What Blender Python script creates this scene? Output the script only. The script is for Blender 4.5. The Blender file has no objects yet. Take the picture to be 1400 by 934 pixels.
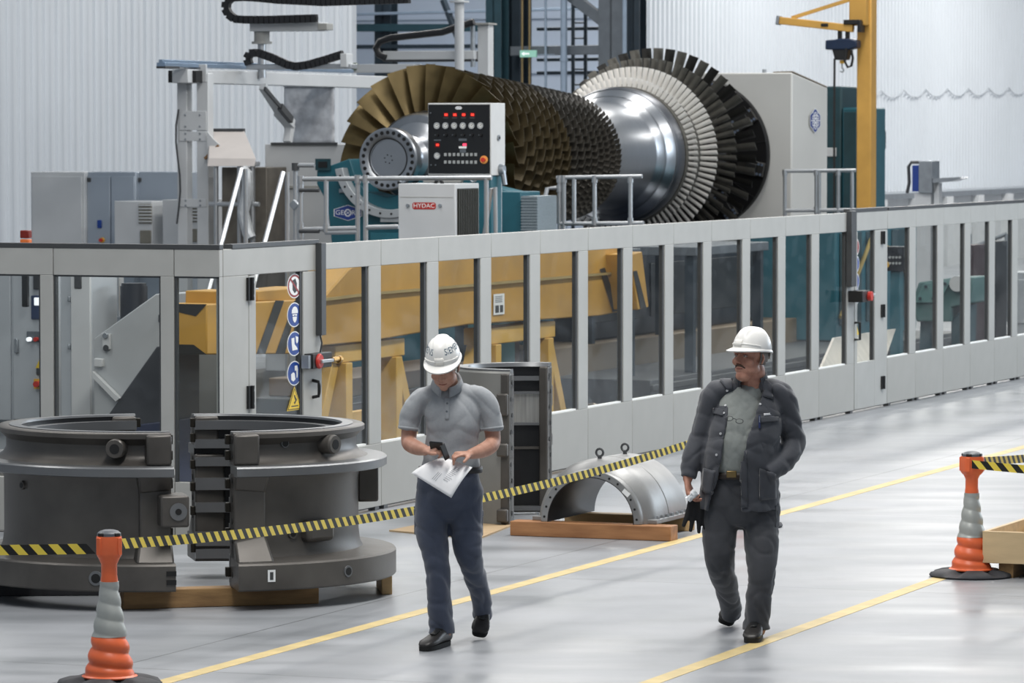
import bpy, math, random
from mathutils import Vector, Matrix, noise as mnoise
PI = math.pi
random.seed(7)
SC = bpy.context.scene
COL = SC.collection

# ------------------------------------------------------------------ camera geometry (1400x934 frame)
FPX = 6000.0
TILT = math.atan(287 / FPX)
CAMH = 3.0
_c, _s = math.cos(TILT), math.sin(TILT)
def ray(px, py):
    a = (px - 700) / FPX; b = (467 - py) / FPX
    return (a, _c + b * _s, -_s + b * _c)
def ground(px, py, z=0.0):
    d = ray(px, py); t = (z - CAMH) / d[2]
    return (d[0] * t, d[1] * t, z)
def atY(px, py, Y):
    d = ray(px, py); t = Y / d[1]
    return (d[0] * t, Y, CAMH + d[2] * t)
# hall frame: U runs along the long glazed fence, V runs away behind it
_k = 2350 / 6000.0; _n = math.hypot(_k, 1)
U = (_k / _n, 1 / _n); V = (-U[1], U[0])
PHI = math.atan2(U[1], U[0])
_P = (-260 / 6000 * 33.7, 33.7); _r = (305 - 700) / FPX
_t = (_r * _P[1] - _P[0]) / (U[0] - _r * U[1])
OX, OY = _P[0] + _t * U[0], _P[1] + _t * U[1]
def W(u, v, z=0.0): return Vector((OX + u * U[0] + v * V[0], OY + u * U[1] + v * V[1], z))
def loc(x, y):
    dx, dy = x - OX, y - OY
    return (dx * U[0] + dy * U[1], dx * V[0] + dy * V[1])
def fv(px, py, v):
    d = ray(px, py); t = (v + OX * V[0] + OY * V[1]) / (d[0] * V[0] + d[1] * V[1])
    return (loc(d[0] * t, d[1] * t)[0], CAMH + d[2] * t)
def fu(px, py, u):
    d = ray(px, py); t = (u + OX * U[0] + OY * U[1]) / (d[0] * U[0] + d[1] * U[1])
    return (loc(d[0] * t, d[1] * t)[1], CAMH + d[2] * t)

# ------------------------------------------------------------------ materials
def srgb(h):
    h = h.lstrip('#'); out = []
    for i in (0, 2, 4):
        x = int(h[i:i + 2], 16) / 255
        out.append(x / 12.92 if x <= 0.04045 else ((x + 0.055) / 1.055) ** 2.4)
    return tuple(out)
MATS = {}
def mat(name, col, rough=0.5, metal=0.0, var=0.12, scale=6.0, bump=0.0, bscale=40.0, emit=0.0, stretch=None, spec=0.5, dirt=None, rvar=0.0, sheen=0.0):
    if name in MATS: return MATS[name]
    if isinstance(col, str): col = srgb(col)
    m = bpy.data.materials.new(name); m.use_nodes = True
    nt = m.node_tree; N = nt.nodes; L = nt.links
    b = N['Principled BSDF']
    b.inputs['Roughness'].default_value = rough
    b.inputs['Metallic'].default_value = metal
    b.inputs['Specular IOR Level'].default_value = spec
    if sheen: b.inputs['Sheen Weight'].default_value = sheen
    tc = N.new('ShaderNodeTexCoord'); mp = N.new('ShaderNodeMapping')
    L.new(tc.outputs['Object'], mp.inputs['Vector'])
    if stretch: mp.inputs['Scale'].default_value = stretch
    nz = N.new('ShaderNodeTexNoise'); nz.inputs['Scale'].default_value = scale; nz.inputs['Detail'].default_value = 6
    L.new(mp.outputs['Vector'], nz.inputs['Vector'])
    cr = N.new('ShaderNodeValToRGB')
    cr.color_ramp.elements[0].position = 0.3; cr.color_ramp.elements[1].position = 0.72
    lo = tuple(max(0, x * (1 - var)) for x in col); hi = tuple(min(1, x * (1 + var)) for x in col)
    if dirt: lo = srgb(dirt) if isinstance(dirt, str) else dirt
    cr.color_ramp.elements[0].color = (*lo, 1); cr.color_ramp.elements[1].color = (*hi, 1)
    L.new(nz.outputs['Fac'], cr.inputs['Fac'])
    L.new(cr.outputs['Color'], b.inputs['Base Color'])
    if rvar:
        mr = N.new('ShaderNodeMapRange'); mr.inputs['To Min'].default_value = max(0.02, rough - rvar); mr.inputs['To Max'].default_value = min(1, rough + rvar)
        mr.inputs['From Min'].default_value = 0.3; mr.inputs['From Max'].default_value = 0.7
        L.new(nz.outputs['Fac'], mr.inputs['Value']); L.new(mr.outputs['Result'], b.inputs['Roughness'])
    if bump:
        n2 = N.new('ShaderNodeTexNoise'); n2.inputs['Scale'].default_value = bscale; n2.inputs['Detail'].default_value = 4
        L.new(mp.outputs['Vector'], n2.inputs['Vector'])
        bp = N.new('ShaderNodeBump'); bp.inputs['Strength'].default_value = bump; bp.inputs['Distance'].default_value = 0.01
        L.new(n2.outputs['Fac'], bp.inputs['Height']); L.new(bp.outputs['Normal'], b.inputs['Normal'])
    if emit:
        b.inputs['Emission Color'].default_value = (*col, 1); b.inputs['Emission Strength'].default_value = emit
    MATS[name] = m
    return m

# ------------------------------------------------------------------ mesh collector
ORIG = {}
class MB:
    def __init__(s): s.v = []; s.f = []; s.m = []; s.mi = 0
    def add(s, vs, fs, mi=None):
        o = len(s.v); s.v += [tuple(p) for p in vs]
        k = s.mi if mi is None else mi
        for f in fs: s.f.append(tuple(i + o for i in f)); s.m.append(k)
        return s
    def box(s, x0, x1, y0, y1, z0, z1, mi=None):
        x0, x1 = min(x0, x1), max(x0, x1); y0, y1 = min(y0, y1), max(y0, y1); z0, z1 = min(z0, z1), max(z0, z1)
        return s.add([(x0, y0, z0), (x1, y0, z0), (x1, y1, z0), (x0, y1, z0), (x0, y0, z1), (x1, y0, z1), (x1, y1, z1), (x0, y1, z1)],
                     [(3, 2, 1, 0), (4, 5, 6, 7), (0, 1, 5, 4), (1, 2, 6, 5), (2, 3, 7, 6), (3, 0, 4, 7)], mi)
    def obox(s, c, sx, sy, sz, rot=None, mi=None):
        R = rot if rot is not None else Matrix.Identity(3)
        c = Vector(c); vs = []
        for z in (-1, 1):
            for x, y in ((-1, -1), (1, -1), (1, 1), (-1, 1)):
                vs.append(c + R @ Vector((x * sx / 2, y * sy / 2, z * sz / 2)))
        return s.add(vs, [(3, 2, 1, 0), (4, 5, 6, 7), (0, 1, 5, 4), (1, 2, 6, 5), (2, 3, 7, 6), (3, 0, 4, 7)], mi)
    def beam(s, p0, p1, w, h, up=(0, 0, 1), mi=None):
        p0, p1 = Vector(p0), Vector(p1); d = p1 - p0; L = d.length; d.normalize()
        x = d.cross(Vector(up))
        if x.length < 1e-5: x = d.cross(Vector((1, 0, 0)))
        x.normalize(); z = x.cross(d)
        R = Matrix((x, d, z)).transposed()
        return s.obox((p0 + p1) / 2, w, L, h, R, mi)
    def prism(s, A, B, mi=None):
        """two matching polygons (3-D point lists) joined into a closed prism"""
        n = len(A)
        fs = [tuple(range(n))[::-1], tuple(range(n, 2 * n))] + [(i, (i + 1) % n, n + (i + 1) % n, n + i) for i in range(n)]
        return s.add(list(A) + list(B), fs, mi)
    def rings(s, R, closed=True, cap0=True, cap1=True, mi=None):
        """skin a list of equal-length rings"""
        n = len(R[0]); vs = [p for r in R for p in r]; fs = []
        for k in range(len(R) - 1):
            for i in range(n if closed else n - 1):
                j = (i + 1) % n
                fs.append((k * n + i, k * n + j, (k + 1) * n + j, (k + 1) * n + i))
        if cap0: fs.append(tuple(range(n))[::-1])
        if cap1: fs.append(tuple(range((len(R) - 1) * n, len(R) * n)))
        return s.add(vs, fs, mi)
    def cyl(s, p0, p1, r, r2=None, n=16, mi=None, cap=True):
        p0, p1 = Vector(p0), Vector(p1); d = (p1 - p0).normalized(); r2 = r if r2 is None else r2
        a = d.orthogonal().normalized(); b = d.cross(a)
        R = [[p + (a * math.cos(2 * PI * i / n) + b * math.sin(2 * PI * i / n)) * q for i in range(n)] for p, q in ((p0, r), (p1, r2))]
        return s.rings(R, True, cap, cap, mi)
    def tube(s, pts, r, n=10, mi=None):
        pts = [Vector(p) for p in pts]; R = []; ref = None
        for i, p in enumerate(pts):
            t = ((pts[min(i + 1, len(pts) - 1)] - pts[max(i - 1, 0)])).normalized()
            if ref is None: ref = t.orthogonal().normalized()
            a = (ref - t * ref.dot(t)).normalized(); ref = a; b = t.cross(a)
            rr = r[i] if isinstance(r, (list, tuple)) else r
            R.append([p + (a * math.cos(2 * PI * k / n) + b * math.sin(2 * PI * k / n)) * rr for k in range(n)])
        return s.rings(R, True, True, True, mi)
    def lathe(s, prof, n=48, a0=0.0, a1=2 * PI, M=None, mi=None, closed_prof=False):
        """revolve (r, z) around local z; M places it. Partial sweeps of a closed profile get end caps."""
        M = M or Matrix.Identity(4); full = abs(a1 - a0 - 2 * PI) < 1e-6
        k = n if full else n + 1; m = len(prof); vs = []; fs = []
        for i in range(k):
            a = a0 + (a1 - a0) * i / n
            for r, z in prof: vs.append(M @ Vector((r * math.cos(a), r * math.sin(a), z)))
        for i in range(n):
            j = (i + 1) % k
            for q in range(m if closed_prof else m - 1):
                q2 = (q + 1) % m
                fs.append((i * m + q, j * m + q, j * m + q2, i * m + q2))
        if not full and closed_prof:
            fs.append(tuple(range(m))); fs.append(tuple(range((k - 1) * m, k * m))[::-1])
        return s.add(vs, fs, mi)
    def ball(s, c, rx, ry=None, rz=None, n=16, m=10, R=None, mi=None):
        ry = rx if ry is None else ry; rz = rx if rz is None else rz; c = Vector(c); R = R or Matrix.Identity(3)
        vs = [c + R @ Vector((0, 0, -rz))]; fs = []
        for j in range(1, m):
            t = -PI / 2 + PI * j / m
            for i in range(n):
                a = 2 * PI * i / n
                vs.append(c + R @ Vector((rx * math.cos(t) * math.cos(a), ry * math.cos(t) * math.sin(a), rz * math.sin(t))))
        vs.append(c + R @ Vector((0, 0, rz)))
        for i in range(n): fs.append((0, 1 + (i + 1) % n, 1 + i))
        for j in range(m - 2):
            for i in range(n):
                a = 1 + j * n + i; b = 1 + j * n + (i + 1) % n
                fs.append((a, b, b + n, a + n))
        e = 1 + (m - 2) * n
        for i in range(n): fs.append((e + i, e + (i + 1) % n, len(vs) - 1))
        return s.add(vs, fs, mi)
    def mesh(s, name, smooth=35):
        me = bpy.data.meshes.new(name); me.from_pydata(s.v, [], s.f)
        me.polygons.foreach_set('material_index', s.m)
        me.update()
        if smooth:
            me.polygons.foreach_set('use_smooth', [True] * len(me.polygons))
            me.set_sharp_from_angle(angle=math.radians(smooth))
        return me
    def build(s, name, mats, parent=None, smooth=35, bevel=0.0, label=None, solid=0.0):
        """mesh object; with a parent whose origin is registered the points are taken relative to that origin"""
        o0 = Vector((0, 0, 0))
        if parent is not None and parent.name in ORIG: o0 = ORIG[parent.name]
        if o0.length > 0: s.v = [(p[0] - o0.x, p[1] - o0.y, p[2] - o0.z) for p in s.v]
        me = s.mesh(name, smooth)
        for m in (mats if isinstance(mats, (list, tuple)) else [mats]): me.materials.append(m)
        o = bpy.data.objects.new(name, me); COL.objects.link(o)
        if parent is not None:
            o.parent = parent
            if parent.name in ORIG: ORIG[o.name] = o0
        if bevel:
            b = o.modifiers.new('bevel', 'BEVEL'); b.width = bevel; b.segments = 2; b.limit_method = 'ANGLE'; b.angle_limit = math.radians(40)
        if solid:
            b = o.modifiers.new('solid', 'SOLIDIFY'); b.thickness = solid; b.offset = 0
        if label: o['label'] = label
        return o

def tag(o, label=None, cat=None, group=None, kind=None):
    if label: o['label'] = label
    if cat: o['category'] = cat
    if group: o['group'] = group
    if kind: o['kind'] = kind
    return o
def thing(name, label, cat, at=(0, 0, 0), rotz=0.0, group=None):
    o = bpy.data.objects.new(name, None); COL.objects.link(o)
    o.empty_display_size = 0.1
    o.location = at; o.rotation_euler = (0, 0, rotz)
    return tag(o, label, cat, group)
def hthing(name, label, cat, u, v, z=0.0, group=None):
    """a thing in the hall frame: its parts are built in (u, v, z) coordinates"""
    o = thing(name, label, cat, W(u, v, z), PHI, group)
    ORIG[o.name] = Vector((u, v, z))
    return o
def hsingle(mb, name, mats, label, cat, group=None, kind=None, **kw):
    """a one-mesh thing in hall coordinates, origin at its base centre"""
    xs = [p[0] for p in mb.v]; ys = [p[1] for p in mb.v]; z = min(p[2] for p in mb.v)
    u, v = (min(xs) + max(xs)) / 2, (min(ys) + max(ys)) / 2
    mb.v = [(p[0] - u, p[1] - v, p[2] - z) for p in mb.v]
    o = mb.build(name, mats, None, **kw)
    o.location = W(u, v, z); o.rotation_euler = (0, 0, PHI)
    return tag(o, label, cat, group, kind)
def copy_tree(o, parent=None):
    c = o.copy(); COL.objects.link(c)
    if parent is not None: c.parent = parent
    for ch in list(o.children): copy_tree(ch, c)
    return c
def fpoly(u0, pts, du, mb, mi=None):
    """outline read off on the plane u = u0 and given real depth du"""
    A = []
    for px, py in pts:
        v, z = fu(px, py, u0); A.append((u0, v, z))
    B = [(u0 + du, p[1], p[2]) for p in A]
    return mb.prism(A, B, mi)
def fbox(mb, u0, px0, py0, px1, py1, du, mi=None):
    va, za = fu(px0, py0, u0); vb, zb = fu(px1, py1, u0)
    return mb.box(u0, u0 + du, va, vb, za, zb, mi)
_txt = {}
def text_geo(string, size=1.0):
    """flat glyph geometry of a string, centred, in the xy plane"""
    if string in _txt: vs, fs = _txt[string]
    else:
        cu = bpy.data.curves.new('t', 'FONT'); cu.body = string; cu.align_x = 'CENTER'; cu.align_y = 'CENTER'; cu.resolution_u = 3
        ob = bpy.data.objects.new('t', cu); COL.objects.link(ob)
        dg = bpy.context.evaluated_depsgraph_get(); dg.update()
        me = bpy.data.meshes.new_from_object(ob.evaluated_get(dg))
        vs = [tuple(p.co) for p in me.vertices]; fs = [tuple(p.vertices) for p in me.polygons]
        bpy.data.objects.remove(ob); bpy.data.curves.remove(cu); bpy.data.meshes.remove(me)
        _txt[string] = (vs, fs)
    return [(x * size, y * size) for x, y, z in vs], fs
def text_on(mb, string, size, o, ex, ey, mi=None, sx=1.0):
    vs, fs = text_geo(string, size); o = Vector(o); ex = Vector(ex); ey = Vector(ey)
    return mb.add([o + ex * x * sx + ey * y for x, y in vs], fs, mi)
def disc(mb, o, ex, ey, r, n=28, mi=None, r0=0.0):
    o = Vector(o); ex = Vector(ex); ey = Vector(ey)
    ring = [o + ex * r * math.cos(2 * PI * i / n) + ey * r * math.sin(2 * PI * i / n) for i in range(n)]
    if r0 <= 0: return mb.add(ring, [tuple(range(n))], mi)
    r2 = [o + ex * r0 * math.cos(2 * PI * i / n) + ey * r0 * math.sin(2 * PI * i / n) for i in range(n)]
    return mb.add(ring + r2, [(i, (i + 1) % n, n + (i + 1) % n, n + i) for i in range(n)], mi)
def poly(mb, o, ex, ey, pts, mi=None):
    o = Vector(o); ex = Vector(ex); ey = Vector(ey)
    return mb.add([o + ex * x + ey * y for x, y in pts], [tuple(range(len(pts)))], mi)

# ------------------------------------------------------------------ palette
WHITE = mat('white_coated_steel', '#c9ccce', 0.45, 0, 0.05, 2)
FENCE = mat('light_grey_fence_paint', '#abaca9', 0.45, 0, 0.06, 3)
FENCELO = mat('grey_fence_sheet', '#a5a5a1', 0.5, 0, 0.06, 2)
DARKRAIL = mat('dark_grey_duct', '#4a4c4e', 0.4, 0.3, 0.08)
BLACK = mat('black_plastic', '#141516', 0.45, 0, 0.1)
RUBBER = mat('dark_rubber', '#35363a', 0.7, 0, 0.2, 10, 0.2)
TEAL = mat('teal_machine_paint', '#1f5d6b', 0.45, 0, 0.12, 4)
DTEAL = mat('dark_teal_machine_paint', '#1c3f47', 0.5, 0, 0.15, 4)
ALU = mat('aluminium_tube', '#b9bcbf', 0.35, 0.75, 0.06)
STEEL = mat('galvanised_steel', '#9fa5ab', 0.4, 0.7, 0.12, 8)
YELLOW = mat('yellow_crane_paint', '#c89a4a', 0.5, 0, 0.10, 2.5)
BEAMY = mat('worn_yellow_paint', '#c2943a', 0.5, 0, 0.10, 1.6, dirt='#a88036')
ORANGE = mat('orange_plastic', '#e2693c', 0.4, 0, 0.08, 8)
TAPEY = mat('yellow_tape', '#e8cf4d', 0.5, 0, 0.05)
RED = mat('red_plastic', '#c2332a', 0.4, 0, 0.08)
BLUE = mat('sign_blue', '#17408f', 0.4, 0, 0.05)
SIGNW = mat('sign_white', '#eceeee', 0.5, 0, 0.02)
# ================================================================== THE HALL
def floor_material():
    m = bpy.data.materials.new('sealed_concrete'); m.use_nodes = True
    nt = m.node_tree; N = nt.nodes; L = nt.links; b = N['Principled BSDF']
    tc = N.new('ShaderNodeTexCoord')
    mp = N.new('ShaderNodeMapping'); mp.inputs['Rotation'].default_value = (0, 0, -PHI); mp.inputs['Scale'].default_value = (0.25, 1.0, 1)
    L.new(tc.outputs['Object'], mp.inputs['Vector'])
    n1 = N.new('ShaderNodeTexNoise'); n1.inputs['Scale'].default_value = 0.9; n1.inputs['Detail'].default_value = 9; n1.inputs['Roughness'].default_value = 0.62
    L.new(tc.outputs['Object'], n1.inputs['Vector'])
    n2 = N.new('ShaderNodeTexNoise'); n2.inputs['Scale'].default_value = 1.8; n2.inputs['Detail'].default_value = 6
    L.new(mp.outputs['Vector'], n2.inputs['Vector'])
    mx = N.new('ShaderNodeMath'); mx.operation = 'ADD'; L.new(n1.outputs['Fac'], mx.inputs[0]); L.new(n2.outputs['Fac'], mx.inputs[1])
    cr = N.new('ShaderNodeValToRGB'); e = cr.color_ramp.elements
    e[0].position = 0.34; e[0].color = (*srgb('#7f8387'), 1); e[1].position = 0.66; e[1].color = (*srgb('#999ca1'), 1)
    hf = N.new('ShaderNodeMath'); hf.operation = 'MULTIPLY'; hf.inputs[1].default_value = 0.5
    L.new(mx.outputs[0], hf.inputs[0]); L.new(hf.outputs[0], cr.inputs['Fac'])
    # saw-cut joints, a grid lined up with the hall
    rot = N.new('ShaderNodeMapping'); rot.inputs['Rotation'].default_value = (0, 0, -PHI); L.new(tc.outputs['Object'], rot.inputs['Vector'])
    br = N.new('ShaderNodeTexBrick'); br.offset = 0.0; br.inputs['Scale'].default_value = 1.0; br.inputs['Mortar Size'].default_value = 0.006
    br.inputs['Brick Width'].default_value = 5.5; br.inputs['Row Height'].default_value = 5.5
    br.inputs['Color1'].default_value = (1, 1, 1, 1); br.inputs['Color2'].default_value = (1, 1, 1, 1); br.inputs['Mortar'].default_value = (0.35, 0.35, 0.35, 1)
    L.new(rot.outputs['Vector'], br.inputs['Vector'])
    mul = N.new('ShaderNodeMix'); mul.data_type = 'RGBA'; mul.blend_type = 'MULTIPLY'; mul.inputs['Factor'].default_value = 1
    L.new(cr.outputs['Color'], mul.inputs['A']); L.new(br.outputs['Color'], mul.inputs['B'])
    L.new(mul.outputs['Result'], b.inputs['Base Color'])
    mr = N.new('ShaderNodeMapRange'); mr.inputs['From Min'].default_value = 0.35; mr.inputs['From Max'].default_value = 0.65
    mr.inputs['To Min'].default_value = 0.28; mr.inputs['To Max'].default_value = 0.46
    L.new(n2.outputs['Fac'], mr.inputs['Value']); L.new(mr.outputs['Result'], b.inputs['Roughness'])
    b.inputs['Specular IOR Level'].default_value = 0.4
    return m
mb = MB(); mb.box(-45, 60, 8, 140, -0.3, 0.0)
tag(mb.build('floor', floor_material(), smooth=0), kind='structure')

# darker machine floor inside the fence
mb = MB(); mb.box(0.1, 34, 0.12, 9.5, -0.1, 0.006)
o = mb.build('floor', mat('dark_machine_floor', '#47443f', .5, .1, .2, 1.2), smooth=0); o.location = W(0, 0); o.rotation_euler = (0, 0, PHI); tag(o, kind='structure')
# painted lane lines
LINE = mat('yellow_floor_paint', '#cdb67c', 0.5, 0, 0.10, 5, dirt='#b9a56f')
def lane(p0, p1, w, name):
    a = Vector(ground(*p0)); b = Vector(ground(*p1)); d = (b - a).normalized(); n = Vector((-d.y, d.x, 0)) * w / 2
    mb = MB(); z = Vector((0, 0, 0.002)); zz = Vector((0, 0, -0.002))
    mb.prism([a - n + zz, b - n + zz, b + n + zz, a + n + zz], [a - n + z, b - n + z, b + n + z, a + n + z])
    return tag(mb.build(name, LINE, smooth=0), kind='structure')
lane((150, 953), (1500, 584), 0.11, 'trim_1')
lane((850, 948), (1560, 691.5), 0.11, 'trim_2')

# profiled sheet walls
SHEETL = mat('profiled_sheet_white', '#cdd3d9', 0.5, 0, 0.03, 0.5)
def ribs(length, pitch, depth):
    """profile along s, offset d"""
    pts = []; s = 0.0
    while s < length - 1e-6:
        pts += [(s, 0), (s + pitch * 0.52, 0), (s + pitch * 0.64, depth), (s + pitch * 0.88, depth)]; s += pitch
    pts.append((length, 0)); return pts
def sheet_wall(name, a, b, z0, z1, pitch, depth, side, m):
    """a, b in hall coordinates; ribs stand out by depth to the given side"""
    A = W(*a); B = W(*b); d = (B - A); L_ = d.length; d.normalize(); n = Vector((-d.y, d.x, 0)) * side
    prof = ribs(L_, pitch, depth); mb = MB()
    R0 = [A + d * s + n * q + Vector((0, 0, z0)) for s, q in prof]; R1 = [p + Vector((0, 0, z1 - z0)) for p in R0]
    mb.rings([R0, R1], False, False, False)
    C0 = [A - n * 0.15 + Vector((0, 0, z0)), B - n * 0.15 + Vector((0, 0, z0))]
    mb.add([C0[0], C0[1], C0[1] + Vector((0, 0, z1 - z0)), C0[0] + Vector((0, 0, z1 - z0)), R0[0], R0[-1], R1[-1], R1[0]],
           [(0, 1, 2, 3), (0, 3, 7, 4), (1, 5, 6, 2), (3, 2, 6, 7)])
    return tag(mb.build(name, m, smooth=0), kind='structure')
vL = fu(483, 100, 44)[0]
sheet_wall('wall_left', (44, 34), (44, vL), 0, 9, 0.262, 0.075, -1, SHEETL)
uR = fv(875, 100, 14)[0]
sheet_wall('wall_right', (uR, 14), (125, 14), 0, 9, 0.262, 0.045, -1, SHEETL)
# the bay seen through the gap between the two walls
PANEL = mat('blue_grey_panel', '#b4c0d0', 0.5, 0, 0.08, 0.4)
mb = MB(); mb.box(64, 64.2, 14.2, 34, 0, 9); 
for k in range(11): mb.box(63.93, 64, 14.2, 34, 0.6 + k * 0.62, 0.66 + k * 0.62, 0)
tag(mb.build('wall_back', [PANEL], smooth=0), kind='structure').location = W(0, 0); bpy.data.objects['wall_back'].rotation_euler = (0, 0, PHI)

# sill along the foot of the right wall
mb = MB(); uA, zA = fv(1195, 266, 13.2); uB, _ = fv(1440, 258, 13.2)
mb.box(uA - 2, uB, 13.2, 13.95, 0, zA - 0.12); mb.box(uA - 2, uB, 13.1, 13.95, zA - 0.12, zA, 1)
for k in range(9):
    mb.box(uA + k * 2.6, uA + k * 2.6 + 0.5, 13.05, 13.2, 0, zA - 0.12)
o = mb.build('trim_3', [WHITE, STEEL], smooth=0); o.location = W(0, 0); o.rotation_euler = (0, 0, PHI); tag(o, kind='structure')

# ================================================================== CAMERA, WORLD, LAMPS
cam = bpy.data.cameras.new('camera'); co = bpy.data.objects.new('camera', cam); COL.objects.link(co)
co.location = (0, 0, CAMH); co.rotation_euler = (PI / 2 - TILT, 0, 0)
cam.sensor_width = 36; cam.lens = FPX / 1400 * 36; cam.clip_end = 400; cam.clip_start = 0.5
cam.dof.use_dof = True; cam.dof.focus_distance = 26.5; cam.dof.aperture_fstop = 9.0
SC.camera = co
w = bpy.data.worlds.new('hall_air'); SC.world = w; w.use_nodes = True
bg = w.node_tree.nodes['Background']; bg.inputs['Color'].default_value = (0.78, 0.88, 1.0, 1); bg.inputs['Strength'].default_value = 0.30
def lamp(x, y, z, sx, sy, power, rz=0.0, col=(1, 0.97, 0.93), tilt=(0, 0)):
    l = bpy.data.lights.new('assumed_lamp', 'AREA'); l.shape = 'RECTANGLE'; l.size = sx; l.size_y = sy; l.energy = power; l.color = col
    o = bpy.data.objects.new('assumed_lamp', l); COL.objects.link(o); o.location = (x, y, z); o.rotation_euler = (tilt[0], tilt[1], rz); return o
# rows of assumed, unseen hall lamps along the bays, some added to brighten walls
for (u, v, pw) in ((-8, -5, 1050), (4, -5, 1050), (16, -5, 850), (30, -5, 700), (45, -5, 600), (-4, 6, 500), (8, 5, 500), (20, 5, 500), (32, 5, 600), (38, 15, 700), (36, 24, 800), (52, 9, 1300), (66, 8, 1500), (82, 8, 1500), (55, 18, 1100)):
    p = W(u, v, 10.5); lamp(p.x, p.y, p.z, 9, 1.6, pw, PHI)
# added area lamp for rim light, as daylight from assumed, unseen windows far right
d_ = Vector((0, 28, 1)) - Vector((24, 50, 6.5)); q_ = d_.to_track_quat('-Z', 'Y').to_euler()
l = lamp(24, 50, 6.5, 22, 4.5, 2300, 0, (0.80, 0.90, 1.0)); l.rotation_euler = q_; l.name = 'assumed_daylight'
SC.view_settings.view_transform = 'Standard'; SC.view_settings.look = 'None'; SC.view_settings.gamma = 1
SC.view_settings.use_curve_mapping = False; SC.view_settings.exposure = 0.06
SC.cycles.use_denoising = True
# ================================================================== GLAZED SAFETY FENCE
def glass_material():
    m = bpy.data.materials.new('clear_acrylic'); m.use_nodes = True
    nt = m.node_tree; N = nt.nodes; L = nt.links
    for n in list(N): N.remove(n)
    out = N.new('ShaderNodeOutputMaterial'); mix = N.new('ShaderNodeMixShader')
    tr = N.new('ShaderNodeBsdfTransparent'); tr.inputs['Color'].default_value = (0.93, 0.94, 0.93, 1)
    gl = N.new('ShaderNodeBsdfGlossy'); gl.inputs['Roughness'].default_value = 0.06; gl.inputs['Color'].default_value = (0.85, 0.87, 0.9, 1)
    lw = N.new('ShaderNodeLayerWeight'); lw.inputs['Blend'].default_value = 0.5
    pw = N.new('ShaderNodeMath'); pw.operation = 'POWER'; pw.inputs[1].default_value = 4.0; L.new(lw.outputs['Facing'], pw.inputs[0])
    fr = N.new('ShaderNodeMath'); fr.operation = 'MULTIPLY_ADD'; fr.inputs[1].default_value = 0.24; fr.inputs[2].default_value = 0.03; L.new(pw.outputs[0], fr.inputs[0])
    tc = N.new('ShaderNodeTexCoord'); nz = N.new('ShaderNodeTexNoise'); nz.inputs['Scale'].default_value = 2.2; nz.inputs['Detail'].default_value = 1
    L.new(tc.outputs['Object'], nz.inputs['Vector'])
    bp = N.new('ShaderNodeBump'); bp.inputs['Strength'].default_value = 0.35; bp.inputs['Distance'].default_value = 0.05
    L.new(nz.outputs['Fac'], bp.inputs['Height']); L.new(bp.outputs['Normal'], gl.inputs['Normal'])
    L.new(fr.outputs[0], mix.inputs['Fac']); L.new(tr.outputs[0], mix.inputs[1]); L.new(gl.outputs[0], mix.inputs[2]); L.new(mix.outputs[0], out.inputs['Surface'])
    return m
GLASS = glass_material()
ZT, ZH, ZB = 2.14, 1.94, 0.53
ORD = ['first', 'second', 'third', 'fourth', 'fifth', 'sixth', 'seventh', 'eighth', 'ninth', 'tenth', 'eleventh', 'twelfth', 'thirteenth']
def bay(uL, uR, label, group, post=0.2, first_post=0.0, zbot=ZB, gap=0.03):
    """one fence panel along the main run: glass from uL to uR - post, post at its far end"""
    t = hthing('fence_bay', label, 'fence', (uL + uR) / 2, 0.03, 0, group)
    g0, g1 = uL + first_post, uR - post; e = 0.003
    mb = MB(); mb.box(uL + e, uR - e, 0, 0.06, ZH, ZT); mb.build('header', FENCE, t, bevel=0.004)
    mb = MB(); mb.box(uL + e, uR - e, 0, 0.06, gap, zbot); mb.build('lower_sheet', FENCELO, t, bevel=0.004)
    mb = MB(); mb.box(g1, uR - e, 0, 0.06, zbot, ZH)
    if first_post: mb.box(uL + e, g0, 0, 0.06, zbot, ZH)
    mb.build('post', FENCE, t, bevel=0.004)
    mb = MB(); mb.box(g0, g1, 0.026, 0.032, zbot, ZH); mb.build('glass_pane', GLASS, t, smooth=0)
    mb = MB(); mb.box(g1 - 0.035, g1, 0.012, 0.05, zbot, ZH); mb.box(g0, g0 + 0.012, 0.012, 0.05, zbot, ZH); mb.box(g0 + 0.011, g1 - 0.034, 0.012, 0.05, zbot, zbot + 0.012, 1); mb.build('gasket', [DARKRAIL, SIGNW], t, smooth=0)
    for fa in (uL + .05, uR - .13): mb = MB(); mb.box(fa, fa + .08, 0.0, 0.06, 0, gap); mb.build('foot', DARKRAIL, t, smooth=0)
    return t
us = [1.78, 2.94, 4.14, 5.31, 6.46, 7.65, 8.82, 9.96, 11.07, 12.26, 13.4, 14.54, 15.79]
for i in range(12):
    lab = 'glazed grey fence panel, ' + ('next to the gate with safety signs' if i == 0 else ORD[i] + ' to the right of the gate with safety signs')
    bay(us[i], us[i + 1], lab, 'fence panels of the main run', post=0.245 if i < 10 else 0.26)
us2 = [17.03, 18.14, 19.27, 20.42, 21.5, 22.55, 23.7, 24.85]
for i in range(7):
    lab = 'glazed grey fence panel, ' + ('just beyond the far gate' if i == 0 else ORD[i] + ' beyond the far gate, at the right')
    bay(us2[i], us2[i + 1], lab, 'fence panels beyond the far gate', post=0.25)

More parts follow.
